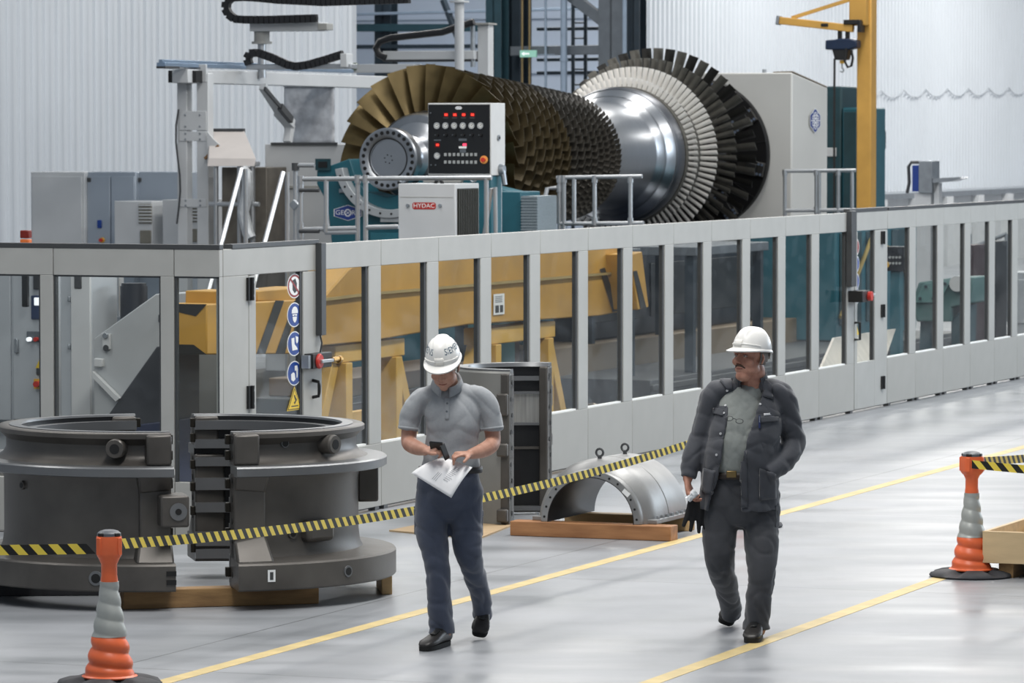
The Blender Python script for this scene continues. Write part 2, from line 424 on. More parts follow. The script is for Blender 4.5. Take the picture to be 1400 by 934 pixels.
def pictogram(sub, kind, o, ex, ey, r):
    P = lambda pts, mi=1: poly(sub, o, ex, ey, [(x * r, y * r) for x, y in pts], mi)
    if kind == 'helmet':
        P([(-.42, .12), (-.38, .42), (-.2, .62), (.05, .68), (.28, .58), (.42, .38), (.45, .12)])
        P([(-.32, .05), (.34, .05), (.3, -.08), (.12, -.1), (.05, -.02), (-.02, -.02), (-.1, -.1), (-.3, -.08)])
        P([(-.3, -.15), (.3, -.15), (.26, -.4), (.1, -.62), (-.08, -.62), (-.24, -.4)])
    elif kind == 'boot':
        P([(-.45, .45), (-.05, .5), (-.02, -.05), (.3, -.3), (.42, -.5), (-.32, -.55), (-.4, -.1)])
        P([(.12, .6), (.5, .52), (.48, .15), (.32, -.02), (.2, .1)])
    elif kind == 'glove':
        P([(-.5, -.05), (-.2, .1), (-.02, .02), (.1, -.5), (-.2, -.66), (-.48, -.5)])
        P([(.0, .6), (.36, .62), (.46, .3), (.4, -.35), (.26, -.4), (.22, .2), (.02, .2)])
    elif kind == 'hand':
        P([(-.3, .45), (.1, .6), (.3, .2), (.3, -.4), (.0, -.6), (-.3, -.3)], 2)
# ---- the near gate with the safety signs
t = hthing('fence_gate', 'grey fence gate with a column of round safety signs and a red lock', 'gate', 0.9, 0.03, 0)
mb = MB(); mb.box(0.003, 1.777, 0, 0.06, ZH, ZT); mb.build('header', FENCE, t, bevel=0.004)
mb = MB(); mb.box(0.003, 0.44, 0, 0.06, 0.03, ZH); mb.build('post', FENCE, t, bevel=0.004)
mb = MB(); mb.box(0.45, 1.777, 0, 0.06, 0.03, 0.5); mb.box(0.45, 0.57, 0, 0.06, 0.5, ZH - .006); mb.box(1.43, 1.777, 0, 0.06, 0.5, ZH - .006)
leaf = mb.build('gate_leaf', FENCE, t, bevel=0.004)
mb = MB(); mb.box(0.57, 1.43, 0.026, 0.032, 0.5, ZH - .006); mb.build('glass_pane', GLASS, leaf, smooth=0)
mb = MB(); mb.box(1.395, 1.43, 0.012, 0.05, 0.5, ZH - .006); mb.build('gasket', DARKRAIL, leaf, smooth=0)
for py in (395, 543):
    z = fv(342, py, 0)[1]; mb = MB(); mb.box(0.40, 0.50, -0.02, 0.0, z - 0.085, z + 0.085); mb.cyl((0.45, -0.025, z - 0.085), (0.45, -0.025, z + 0.085), 0.014, n=8)
    for dz in (-.05, .05): mb.cyl((0.475, -0.026, z + dz), (0.475, -0.018, z + dz), 0.012, n=8, mi=1)
    mb.build('hinge', [BLACK, STEEL], t)
SIGNY = mat('warning_yellow', '#e8c63a', 0.45, 0, 0.04)
DRED = mat('sign_red', '#8e2a2c', 0.45, 0, 0.05)
for py, kind in ((391, 'hand'), (430.5, 'helmet'), (470, 'boot'), (510.5, 'glove')):
    u, z = fv(406, py, 0); r = 0.094; ru = r * 1.42   # printed as upright ovals of 27 x 19 cm
    mb = MB(); o = Vector((u, 0.021, z)); ex, ey = Vector((1.42, 0, 0)), Vector((0, 0, 1))
    disc(mb, o, ex, ey, r, mi=0)
    f_ = Vector((0, -0.0008, 0))
    disc(mb, o + f_, ex, ey, r * 0.92, mi=1 if kind != 'hand' else 2)
    if kind == 'hand':
        disc(mb, o + 2 * f_, ex, ey, r * 0.76, mi=0)
    s = mb.build('prohibition_sign' if kind == 'hand' else 'mandatory_sign', [SIGNW, BLUE, DRED], leaf, smooth=0, solid=0.0,
                 label={'hand': 'red ringed no access sign with a black hand', 'helmet': 'blue sign of a head with helmet and goggles', 'boot': 'blue sign of safety boots', 'glove': 'blue sign of safety gloves'}[kind])
    mb = MB(); pictogram(mb, kind, o + 3 * f_, ex, ey, r)
    if kind == 'hand':
        poly(mb, o + 4 * f_, ex, ey, [(-.62 * r, .5 * r), (-.5 * r, .62 * r), (.62 * r, -.5 * r), (.5 * r, -.62 * r)], 3)
    for q in range(1): pass
    mb.v = list(mb.v)
    mb.build('pictogram', [SIGNW, SIGNW, BLACK, DRED], t, smooth=0)
u, z = fv(406, 547, 0); mb = MB(); o = Vector((u, 0.021, z)); ex, ey = Vector((1.42, 0, 0)), Vector((0, 0, 1))
poly(mb, o, ex, ey, [(-.098, -.078), (.098, -.078), (0, .105)], 0); poly(mb, o + Vector((0, -.0008, 0)), ex, ey, [(-.088, -.072), (.088, -.072), (0, .09)], 1)
poly(mb, o + Vector((0, -.0016, 0)), ex, ey, [(-.078, -.066), (.078, -.066), (0, .078)], 0)
poly(mb, o + Vector((0, -.0024, 0)), ex, ey, [(-.045, -.05), (.045, -.05), (.045, -.042), (-.045, -.042)], 1)
poly(mb, o + Vector((0, -.0024, 0)), ex, ey, [(-.012, -.02), (.0, -.034), (.03, .0), (.012, .02), (.004, .04), (-.01, .035), (.0, .01), (.01, -.005)], 1)
mb.build('warning_sign', [SIGNY, BLACK], leaf, smooth=0, label='yellow triangular warning sign')
# lock box, red switch, handle, cable duct
u0, z0 = fv(420, 496, -0.08); u1, _ = fv(449, 496, -0.08); zl = fv(430, 494, -0.05)[1]
mb = MB(); mb.box(1.44, 1.80, -0.075, 0, zl - 0.055, zl + 0.06); lk = mb.build('lock_box', BLACK, leaf, bevel=0.006)
mb = MB(); mb.box(1.39, 1.44, -0.06, 0, zl - 0.05, zl + 0.05); mb.build('striker_plate', STEEL, lk)
mb = MB(); mb.lathe([(0, 0.02), (0.05, 0.02), (0.058, 0.008), (0.058, 0)], 20, M=Matrix.Translation((1.55, -0.075, zl)) @ Matrix.Rotation(PI / 2, 4, 'X')); mb.build('lock_switch', RED, lk)
mb = MB(); mb.box(1.53, 1.75, -0.115, -0.092, zl - 0.014, zl + 0.012); mb.build('lock_lever', ALU, lk, bevel=0.004)
mb = MB(); mb.cyl((1.75, -0.1, zl), (1.86, -0.1, zl + .005), 0.02, n=10); mb.cyl((1.86, -0.1, zl), (1.9, -0.1, zl), 0.028, n=10); mb.build('lock_bolt', mat('brass', '#b08a4a', .35, .8), lk)
zh0, zh1 = fv(429, 543, 0)[1], fv(429, 520, 0)[1]
mb = MB(); mb.tube([(1.6, 0, zh0), (1.6, -0.05, zh0 + .01), (1.6, -0.055, zh0 + .04), (1.6, -0.055, zh1 - .04), (1.6, -0.05, zh1 - .01), (1.6, 0, zh1)], 0.013, 8); mb.build('handle', BLACK, leaf)
za = fv(438, 458, 0)[1]
mb = MB(); mb.box(1.66, 1.75, -0.05, 0, za, 2.15); mb.tube([(1.7, -.02, za), (1.71, -.03, za - .06), (1.7, -.02, zl + .06)], .008, 6); mb.build('cable_duct', DARKRAIL, t, bevel=0.004)
mb = MB(); mb.box(0.15, 1.72, -0.005, 0.065, ZT, ZT + 0.035); mb.build('top_duct', DARKRAIL, t, bevel=0.003)
# ---- the far gate
t = hthing('fence_gate', 'narrow glazed fence gate in the far run, with its red lock seen edge on', 'gate', 16.4, 0.03, 0)
mb = MB(); mb.box(15.793, 17.02, 0, 0.06, ZH, ZT); mb.build('header', FENCE, t, bevel=0.004)
mb = MB(); mb.box(15.81, 15.9, 0, 0.06, .03, ZH - .006); mb.box(16.55, 17.02, 0, 0.06, .03, ZH - .006); mb.box(15.9, 16.55, 0, .06, .03, ZB)
leaf = mb.build('gate_leaf', FENCE, t, bevel=0.004)
mb = MB(); mb.box(15.9, 16.55, 0.026, 0.032, ZB, ZH - .006); mb.build('glass_pane', GLASS, leaf, smooth=0)
mb = MB(); mb.box(16.52, 16.55, 0.012, 0.05, ZB, ZH - .006); mb.build('gasket', DARKRAIL, leaf, smooth=0)
for py in (325, 425, 523):
    u, z = fv(1206, py, 0); mb = MB(); mb.box(u - .05, u + .05, -.02, 0, z - .07, z + .07); mb.cyl((u, -.025, z - .07), (u, -.025, z + .07), .014, n=8); mb.build('hinge', BLACK, t)
u, z = fv(1164, 405, 0)
mb = MB(); mb.box(u - .12, u + .16, -.16, 0, z - .06, z + .06); lk = mb.build('lock_box', BLACK, leaf, bevel=.006)
mb = MB(); mb.cyl((u + .1, -.16, z), (u + .1, -.2, z), .05, n=16); mb.build('lock_switch', RED, lk)
mb = MB(); mb.cyl((u + .2, -.1, z), (u + .5, -.1, z), .018, n=8); mb.build('lock_bolt', ALU, lk)
z1 = fv(1164, 465, 0)[1]; mb = MB(); mb.tube([(u + .12, 0, z1), (u + .12, -.06, z1), (u + .12, -.06, z1 + .18), (u + .12, 0, z1 + .18)], .014, 8); mb.build('handle', BLACK, leaf)
for py, kd in ((335, 'x'), (358, 'b'), (382, 'b'), (402, 'b')):
    uu, zz = fv(1172, py + 3, 0); mb = MB(); disc(mb, (uu, .02, zz), (1.42, 0, 0), (0, 0, 1), .1, mi=0); disc(mb, (uu, .019, zz), (1.42, 0, 0), (0, 0, 1), .09, mi=1)
    mb.build('prohibition_sign' if kd == 'x' else 'mandatory_sign', [SIGNW, DRED if kd == 'x' else BLUE], leaf, smooth=0, label='red ringed round sign' if kd == 'x' else 'blue round sign')
uu, zz = fv(1172, 448, 0); mb = MB(); poly(mb, (uu, .02, zz), (1.42, 0, 0), (0, 0, 1), [(-.09, -.08), (.09, -.08), (0, .1)], 0); mb.build('warning_sign', SIGNY, leaf, smooth=0, label='yellow triangular warning sign')
uu = fv(1160, 400, 0)[0]; zz = fv(1160, 392, 0)[1]; mb = MB(); mb.box(uu - .08, uu + .1, -.06, 0, zz, 2.16); mb.box(uu + .02, 17.0, -.006, .066, ZT, ZT + .04); mb.build('cable_duct', DARKRAIL, t, bevel=.004)
# top duct beyond the far gate
mb = MB(); mb.box(17.05, 25, -.005, .065, ZT, ZT + .035)
hsingle(mb, 'cable_duct', DARKRAIL, 'dark cable duct lying along the top of the far fence run', 'cable duct', bevel=.003)
# ---- left run, square to the main one (plane u = 0)
def lbay(v0, v1, post, label):
    t = hthing('fence_bay', label, 'fence', -0.03, (v0 + v1) / 2, 0, 'fence panels at the left')
    mb = MB(); mb.box(-.06, 0, v0 + .003, v1 - .003, ZH, ZT); mb.build('header', FENCE, t, bevel=.004)
    mb = MB(); mb.box(-.06, 0, v0 + .003, v1 - .003, .03, ZB - .1); mb.build('lower_sheet', FENCELO, t, bevel=.004)
    mb = MB(); mb.box(-.06, 0, v0 + .003, v0 + post, ZB - .1, ZH); mb.build('post', FENCE, t, bevel=.004)
    mb = MB(); mb.box(-.034, -.028, v0 + post, v1 - .003, ZB - .1, ZH); mb.build('glass_pane', GLASS, t, smooth=0)
    mb = MB(); mb.box(-.05, -.012, v0 + post, v0 + post + .015, ZB - .1, ZH); mb.box(-.05, -.012, v1 - .018, v1 - .003, ZB - .1, ZH); mb.box(-.05, -.012, v0 + post, v1 - .003, ZH - .012, ZH); mb.build('gasket', DARKRAIL, t, smooth=0)
    for fa in (v0 + .05, v1 - .12): mb = MB(); mb.box(-.06, 0, fa, fa + .07, 0, .03); mb.build('foot', DARKRAIL, t, smooth=0)
lbay(0.0, 0.37, 0.005, 'narrow glazed fence panel at the corner, left of the signed gate')
lbay(0.37, 1.36, 0.11, 'glazed fence panel with the slanted grey conveyor behind it')
lbay(1.36, 2.4, 0.11, 'glazed fence panel at the left edge with a control cabinet behind it')
mb = MB(); mb.box(-.065, .005, 0.0, 2.4, ZT, ZT + .035)
hsingle(mb, 'cable_duct', DARKRAIL, 'dark cable duct lying on top of the left fence run', 'cable duct', bevel=.003)
# ================================================================== BAY BEHIND: STEELWORK
DKSTEEL = mat('dark_blue_steel', '#23303a', 0.5, 0.1, 0.1)
TEALST = mat('teal_steelwork', '#24424c', 0.5, 0.1, 0.1)
GREYST = mat('grey_steelwork', '#5d646b', 0.5, 0.1, 0.1)
LIGHTST = mat('pale_blue_steel', '#93a3b5', 0.4, 0.3, 0.08)
def col_thing(name, u, px0, px1, py0, m, label, depth=0.3, cat='steelwork', flange=True):
    v1 = fu(px0, 100, u)[0]; v0 = fu(px1, 100, u)[0]; zt = max(8.6, fu(px0, py0, u)[1])
    t = hthing(name, label, cat, u, (v0 + v1) / 2, 0)
    mb = MB(); mb.box(u, u + 0.025, v0, v1, 0, zt); mb.box(u + depth - .025, u + depth, v0, v1, 0, zt); mb.box(u, u + depth, (v0 + v1) / 2 - .02, (v0 + v1) / 2 + .02, 0, zt)
    mb.build('column_shaft', m, t, smooth=0)
    mb = MB(); mb.box(u - .05, u + depth + .05, v0 - .05, v1 + .05, 0, .04); mb.build('base_plate', m, t, smooth=0)
    return t
col_thing('steel_column', 47.0, 664, 685, -25, TEALST, 'dark teal steel column in the dark bay, behind the white mast', 0.4)
col_thing('steel_column', 47.6, 686, 711, -25, DKSTEEL, 'wide blackish steel column beside the dark teal one', 0.6)
col_thing('steel_column', 47.2, 818, 852, -25, GREYST, 'mid grey steel column near the end of the white right wall', 0.4)
col_thing('steel_column', 47.2, 857, 874, -25, DKSTEEL, 'black steel column at the edge of the white right wall', 0.4)
col_thing('steel_column', 58.0, 512, 534, -40, DKSTEEL, 'distant dark column in the bay above the bronze blades', 0.4)
def girder(name, u, p0, p1, h, m, label, d=0.2, cat='steelwork'):
    a = fu(*p0, u); b = fu(*p1, u); mb = MB(); mb.beam((u, a[0], a[1]), (u, b[0], b[1]), d, h, up=(1, 0, 0) if abs(b[1] - a[1]) > abs(b[0] - a[0]) * 3 else (0, 0, 1))
    return hsingle(mb, name, m, label, cat, smooth=0, bevel=.01)
girder('girder', 47.3, (700, 70), (822, 68), 0.17, GREYST, 'grey horizontal girder behind the green escape sign')
girder('diagonal_brace', 47.4, (778, -8), (842, 42), 0.2, GREYST, 'grey diagonal brace meeting the grey steel column')
girder('girder', 57.95, (470, 38), (668, 38), 0.16, TEALST, 'dark teal rail crossing the bay behind the black hose')
girder('girder', 57.95, (470, 64), (668, 63), 0.08, DKSTEEL, 'thin dark rail low in the bay behind the white beam')
girder('light_rail', 57.9, (470, 20), (668, 15), 0.06, LIGHTST, 'pale blue rail across the bay behind the black hose', cat='rail')  # pale rail stands for a strip of reflected fluorescent light
girder('light_rail', 56.5, (708, 14), (850, 10), 0.06, LIGHTST, 'pale blue rail between the black and grey columns', cat='rail')  # same reflected light strip, modelled as a pale rail
girder('diagonal_brace', 57.9, (606, 0), (630, 62), 0.09, DKSTEEL, 'thin dark brace beside the white mast')
def vpipe(name, u, px, py0, r, m, label, zb=0.0, cat='pipe'):
    v, z = fu(px, py0, u); z = 8.6; mb = MB(); mb.cyl((u, v, zb), (u, v, z), r, n=12)
    for k in range(3): mb.cyl((u, v, z * (.3 + .2 * k)), (u, v, z * (.3 + .2 * k) + .05), r * 1.25, n=12)
    return hsingle(mb, name, m, label, cat)
vpipe('riser_pipe', 47.0, 771, -25, 0.062, LIGHTST, 'thick pale pipe rising through the dark bay')
vpipe('riser_pipe', 47.1, 746, -25, 0.025, LIGHTST, 'thin pale pipe beside the thick one')
vpipe('riser_pipe', 47.0, 854, -25, 0.04, LIGHTST, 'pale pipe between grey and black columns')
BRZ = mat('brass_pipe', '#8d7a55', .4, .3, .1)
vpipe('riser_pipe', 47.1, 714, -25, 0.02, BRZ, 'brownish pipe passing behind the green escape sign')
vpipe('riser_pipe', 47.1, 724, -25, 0.02, BRZ, 'brownish pipe by the arrow end of the escape sign')
# ladder
u = 48.2; t = hthing('wall_ladder', 'dark ladder in the bay beside the thick pale pipe', 'ladder', u, fu(792, 60, u)[0])
for px in (783, 800):
    v, z = fu(px, -25, u); mb = MB(); mb.box(u, u + .04, v - .03, v + .03, 0, z); mb.build('ladder_rail', DKSTEEL, t, smooth=0)
va, vb = fu(783, 0, u)[0], fu(800, 0, u)[0]
for k in range(18):
    z = .4 + k * .29; mb = MB(); mb.cyl((u + .02, va, z), (u + .02, vb, z), .016, n=8); mb.build('rung', DKSTEEL, t)
# scaffold-like handrails between columns
for k, (py, lab) in enumerate(((40, 'upper dark stair rail between the thick pipe and the grey column'), (82, 'lower dark stair rail between the thick pipe and the grey column'), (100, 'lowest dark stair rail between the thick pipe and the grey column'))):
    girder('stair_rail', 49, (736, py), (820, py - 1), .06, DKSTEEL, lab, cat='rail')
# escape sign
u = 46.9; v, z = fu(722, 73.5, u); t = hthing('escape_sign', 'small lit green escape route sign with a white arrow', 'sign', u, v, z - .07)
vl, vr = fu(710.5, 73, u)[0], fu(733, 73, u)[0]
mb = MB(); mb.box(u, u + .06, vr, vl, z - .065, z + .065); mb.build('sign_case', mat('escape_green', '#8fc2b0', .5, 0, .04, emit=.25), t, bevel=.006)
mb = MB(); c = (vl + vr) / 2; poly(mb, (u - .004, c + .03, z), (0, -1, 0), (0, 0, 1), [(-.1, 0), (-.04, .035), (-.04, .012), (.06, .012), (.06, -.012), (-.04, -.012), (-.04, -.035)], 0); mb.build('arrow', mat('escape_white', '#f2f6f4', .5, 0, .02, emit=.5), t, smooth=0)
mb = MB(); mb.box(u + .02, u + .04, vr - .35, vr, z - .02, z - .01); mb.build('bracket', LIGHTST, t, smooth=0)

# ================================================================== LOADING GANTRY AT THE LEFT
def vpx(px, py, v): u, z = fv(px, py, v); return Vector((u, v, z))
GV = 10.0
tg = hthing('loading_gantry', 'white steel gantry with a long rail beam, left of the bladed rotor', 'gantry', fv(262, 330, GV)[0], GV)
a, b = vpx(246, 104, GV), vpx(524, 113, GV)
mb = MB(); mb.beam(a, b, .22, .17); mb.build('beam', WHITE, tg, bevel=.01)
a, b = vpx(220, 88, GV - .05), vpx(478, 97.5, GV - .05)
mb = MB(); mb.beam(a, b, .12, .05); mb.beam(a + Vector((0, 0, .04)), b + Vector((0, 0, .04)), .06, .04); mb.beam(a + Vector((-.0, 0, -.035)), a + Vector((.4, 0, -.035)), .13, .03, mi=1)
mb.build('guide_rail', [mat('blue_grey_aluminium', '#9db2c9', .3, .7, .05), DARKRAIL], tg, bevel=.004)
up = fv(262, 200, GV)[0]
for px, nm in ((248.5, 0), (276.5, 1)):
    v, zt = fu(px, 100, up); w = .085 if nm == 0 else .1
    mb = MB(); mb.box(up, up + .16, v - w * .8, v + w * .8, 0, zt); mb.build('post', WHITE, tg, bevel=.01)
v0, v1 = fu(284, 0, up)[0], fu(243, 0, up)[0]
for y0, y1, nm in ((88, 112, 'head_plate'), (152, 178, 'cross_plate'), (180, 193, 'cross_plate'), (272, 283, 'cross_bar')):
    z1, z0 = fu(262, y0, up)[1], fu(262, y1, up)[1]; mb = MB(); mb.box(up - .012, up + .02, v0 + .02, v1 - .02, z0, z1)
    for s in (-1, 1):
        for q in (-1, 1): mb.cyl((up - .012, (v0 + v1) / 2 + s * .1, (z0 + z1) / 2 + q * (z1 - z0) * .3), (up - .022, (v0 + v1) / 2 + s * .1, (z0 + z1) / 2 + q * (z1 - z0) * .3), .014, n=8, mi=1)
    mb.build(nm, [WHITE, STEEL], tg, bevel=.004)
for px in (244, 273):
    v, z = fu(px, 105, up); mb = MB(); mb.box(up - .2, up - .02, v - .045, v + .045, z - .075, z + .075); mb.build('tube_end', BLACK, tg)
mb = MB(); mb.tube([(up - .03, v1 - .02, fu(0, 150, up)[1])] + [(up - .05, v1 - .02 + .03 * math.sin(k), fu(0, 150 + 22 * k, up)[1]) for k in range(1, 8)], .012, 6); mb.build('cable', DARKRAIL, tg)
# pivoting arm with bracket below the beam
mb = MB(); a, b, c = vpx(359, 118, GV - .2), vpx(381, 152, GV - .2), vpx(397, 170, GV - .2); mb.beam(a, b, .09, .09); mb.beam(b, c, .13, .12)
mb.beam(c, vpx(393, 195, GV - .2), .1, .1); mb.build('swing_arm', WHITE, tg, bevel=.008)
mb = MB(); mb.beam(vpx(362, 121, GV - .3), vpx(397, 162, GV - .3), .03, .05); mb.beam(vpx(383, 146, GV - .3), vpx(398, 164, GV - .3), .06, .09); mb.build('hydraulic_strut', DARKRAIL, tg)
# hung metal sheet
us_ = fv(422, 150, GV + .3)[0]
t = hthing('sheet_screen', 'crinkled bare metal sheet hung below the gantry beam', 'screen', us_, GV + .3, fu(422, 195, us_)[1])
mb = MB(); va, vb = fu(388, 0, us_)[0], fu(457, 0, us_)[0]; zt, zb = fu(0, 119, us_)[1], fu(0, 196, us_)[1]
R = [[(us_ + .02 * mnoise.noise((i * .5, k * .6, 3)), va + (vb - va) * i / 14, zt + (zb - zt) * k / 14) for i in range(15)] for k in range(15)]
mb.rings(R, False, False, False); mb.build('sheet', mat('crinkled_aluminium', '#dcdfe3', .35, .25, .15, 5, .5, 9, dirt='#a9abb0'), t, solid=.01)
mb = MB(); mb.beam((us_ - .02, va, zt + .01), (us_ - .02, vb, zt + .01), .04, .05); mb.build('hanging_rail', STEEL, t)
# box the sheet stands on
def cabinet(name, u0, px0, py0, px1, py1, du, m, label, cat='cabinet', to_floor=True, bevel=.01, side=True):
    va, zt = fu(px0, py0, u0); vb, zb = fu(px1, py1, u0)
    if to_floor: zb = 0.0
    t = hthing(name, label, cat, u0 + du / 2, (va + vb) / 2, zb)
    mb = MB(); mb.box(u0, u0 + du, vb, va, zb, zt); mb.build('cabinet_body', m, t, bevel=bevel)
    return t, va, vb, zb, zt
t, va, vb, zb, zt = cabinet('pump_cabinet', 21, 362, 197, 472, 330, .9, WHITE, 'white machine cabinet behind the tailstock, under the metal sheet')
mb = MB(); mb.box(20.97, 21, vb, va, zt - .55, zt - .52); mb.box(20.96, 21, vb + .1, va - .1, zt - .01, zt + .02, 1); mb.build('seam', [FENCELO, DARKRAIL], t, smooth=0)
# stair pulpit with the tilted white lid
u0 = 20.0
t = hthing('tilting_hood', 'slanted white hood with wooden edging on tube legs behind the gantry posts', 'machine hood', u0, fu(315, 250, u0)[0])
pts = [(284, 222), (349, 222), (334, 184), (285, 184)]
A = [];
mb = MB(); q = [Vector((u0, *fu(284, 222, u0))), Vector((u0, *fu(349, 222, u0))), Vector((u0 + .7, *fu(333, 184, u0 + .7))), Vector((u0 + .7, *fu(286, 184, u0 + .7)))]
off = Vector((.02, 0, .05)); mb.prism([p - off for p in q], [p + off for p in q]); mb.build('hood_lid', mat('pinkish_white', '#d9d2cd', .45, 0, .05, 3), t, bevel=.006)
mb = MB(); mb.beam(q[3] + off, q[2] + off, .06, .05); mb.build('edging', DARKRAIL, t)
for px in (293, 325, 343):
    v, z = fu(px, 223, u0); mb = MB(); mb.cyl((u0 + .05, v, 0), (u0 + .05, v, z), .03, n=10); mb.build('leg', ALU, t)
for py in (224, 279):
    v0, z = fu(284, py, u0); v1 = fu(352, py, u0)[0]; mb = MB(); mb.cyl((u0 + .05, v0, z), (u0 + .05, v1, z), .03, n=10); mb.build('rail', ALU, t)
mb = MB(); mb.box(u0 + .3, u0 + .9, fu(350, 0, u0)[0], fu(288, 0, u0)[0], 1.0, fu(0, 228, u0)[1]); mb.build('machine_core', mat('brown_grey_core', '#6c675f', .5, .2, .2, 6), t, bevel=.01)
mb = MB(); mb.tube([Vector((u0 - .05, *fu(px, py, u0))) for px, py in ((334, 232), (340, 238), (341, 255), (339, 272), (335, 290), (341, 318), (345, 326))], .075, 10); mb.build('duct_hose', mat('silver_hose', '#c9cdd0', .4, .3, .1, 20), t)
t2 = hthing('wing_panel', 'white folded wing plate on the gantry post', 'panel', up + .1, fu(290, 200, up)[0], fu(0, 215, up)[1])
mb = MB(); fpoly(up - .05, [(283, 180), (291, 190), (301, 199), (291, 207), (283, 216)], .03, mb); mb.build('wing', WHITE, t2); mb = MB(); mb.beam((up - .06, *fu(283, 217, up)), (up - .06, *fu(302, 199, up)), .04, .03); mb.build('wooden_lip', mat('brown_lip', '#8a6a4a', .6), t2)

# upper handling arm with black energy chains
CHAIN = mat('black_energy_chain', '#1c1d20', 0.5, 0, 0.15)
def chain_pts(mb, pts, w, h, u, dv):
    """segmented energy chain: rounded links along a path on plane u"""
    P = [Vector((u, *fu(px, py, u))) for px, py in pts]
    for i in range(len(P) - 1):
        n = max(1, round((P[i + 1] - P[i]).length / .07))
        for k in range(n):
            a = P[i].lerp(P[i + 1], k / n); b = P[i].lerp(P[i + 1], (k + .86) / n)
            mb.beam(a, b, w, h, up=(1, 0, 0))
    mb.tube(P, h * .38, 8)
ua = 22.0
t = hthing('handling_arm', 'white overhead handling arm with a looped black energy chain at the top of the picture', 'machine arm', ua, fu(380, 35, ua)[0], fu(0, 110, ua)[1])
fb = lambda u, x0, y0, x1, y1, du, m, nm, t, bv=.008: (lambda mb: (fbox(mb, u, x0, y0, x1, y1, du), mb.build(nm, m, t, bevel=bv))[1])(MB())
fb(ua, 341, 31, 436, 42, .3, WHITE, 'arm_beam', t); fb(ua - .02, 434, 32, 447, 41, .2, FENCELO, 'arm_end', t)
v, z = fu(358, 43, ua + .15); mb = MB(); mb.cyl((ua + .15, v, z - .13), (ua + .15, v, z), .1, n=20); mb.cyl((ua + .15, v, z - .16), (ua + .15, v, z - .13), .13, n=20); mb.build('rotary_joint', FENCELO, t)
z2 = fu(0, 108, ua)[1]; mb = MB(); mb.cyl((ua + .15, v, z2), (ua + .15, v, z - .15), .055, n=14); mb.build('arm_post', ALU, t)
mb = MB(); chain_pts(mb, [(560, -1), (500, 1), (440, 3), (380, 0), (350, -3), (330, -4), (316, -3), (310, 3), (309, 12), (313, 20), (321, 26), (335, 27), (370, 27), (434, 25)], .1, .09, ua - .1, 0); mb.build('energy_chain', CHAIN, t)
t = hthing('carriage', 'pale carriage with a bowed black energy chain on top of the gantry beam', 'machine carriage', 21.5, fu(400, 90, 21.5)[0], fu(0, 92, 21.5)[1])
mb = MB(); chain_pts(mb, [(341, 88), (338, 80), (342, 73), (352, 72), (372, 79), (392, 88), (404, 91), (420, 89), (445, 82), (470, 74)], .1, .07, 21.5, 0); mb.build('energy_chain', CHAIN, t)
fb(21.45, 465, 73, 474, 92, .2, WHITE, 'chain_bracket', t); fb(21.5, 336, 88, 480, 94, .2, ALU, 'carriage_plate', t)
us3 = 29.0
t = hthing('crossbeam_unit', 'white beam unit with an upright mast, above the bronze blades', 'gantry', us3, fu(600, 80, us3)[0])
fb(us3, 470, 88, 566, 99, .3, WHITE, 'lower_beam', t); fb(us3 + .1, 523, 70, 648, 81, .3, WHITE, 'upper_beam', t); fb(us3 + .12, 523, 80, 648, 84, .25, DARKRAIL, 'beam_slot', t)
fb(us3 - .05, 476, 86, 486, 96, .1, mat('green_connector', '#5a6b50', .5), 'connector', t)
v, zt = fu(628, -12, us3 - .1); mb = MB(); mb.cyl((us3 - .1, v, 0), (us3 - .1, v, zt), .068, n=20); zf = fu(0, 10, us3)[1]; mb.cyl((us3 - .1, v, zf - .012), (us3 - .1, v, zf + .012), .14, n=20); mb.build('mast', WHITE, t)
v, zt = fu(659, 34, us3 + .3); mb = MB(); mb.box(us3 + .2, us3 + .4, v - .14, v + .03, 0, zt); mb.build('guide_column', WHITE, t, bevel=.01)
mb = MB(); mb.box(us3 + .12, us3 + .45, v - .17, v + .12, zt, zt + .025); mb.build('cap_plate', FENCELO, t); mb = MB(); mb.cyl((us3 + .15, v + .08, zt - .6), (us3 + .15, v + .08, zt), .035, n=12); mb.build('cylinder', STEEL, t)
mb = MB(); mb.tube([Vector((us3 - .0, *fu(px, py, us3))) for px, py in ((527, 79), (518, 75), (514, 66), (519, 57), (534, 52), (570, 48), (605, 44), (632, 35), (648, 30))], .05, 10); mb.build('hose', CHAIN, t)

# ================================================================== CABINETS AT THE LEFT
ZINC = mat('bluish_zinc_sheet', '#aab4bf', .35, .35, .08, 1.0)
t, va, vb, zb, zt = cabinet('switch_cabinet', 23.5, 42, 235, 116, 330, .8, WHITE, 'plain white switch cabinet at the end of the cabinet row')
mb = MB(); mb.box(23.47, 23.5, vb + .03, va - .03, .1, zt - .06); mb.build('door', WHITE, t, bevel=.006)
t, va, vb, zb, zt = cabinet('switch_cabinet', 23.6, 116.5, 235, 186, 330, .8, ZINC, 'bluish grey cabinet with an orange emergency button, next to the plain white one')
mb = MB(); fbox(mb, 23.57, 119, 241, 151, 420, .03); d = mb.build('door', ZINC, t, bevel=.005)
mb = MB(); fbox(mb, 23.57, 152, 241, 184, 420, .03); mb.build('door', ZINC, t, bevel=.005)
fb(23.56, 119, 243, 124, 249, .02, DARKRAIL, 'door_tag', d); fb(23.55, 132.5, 301, 138.5, 312, .02, BLUE, 'display', d)
v, z = fu(137, 328.5, 23.5); mb = MB(); mb.cyl((23.57, v, z), (23.54, v, z), .035, n=14); mb.build('emergency_base', mat('signal_yellow', '#e3b23c', .4), d); mb = MB(); mb.cyl((23.54, v, z), (23.5, v, z), .024, n=14); mb.build('emergency_button', RED, d)
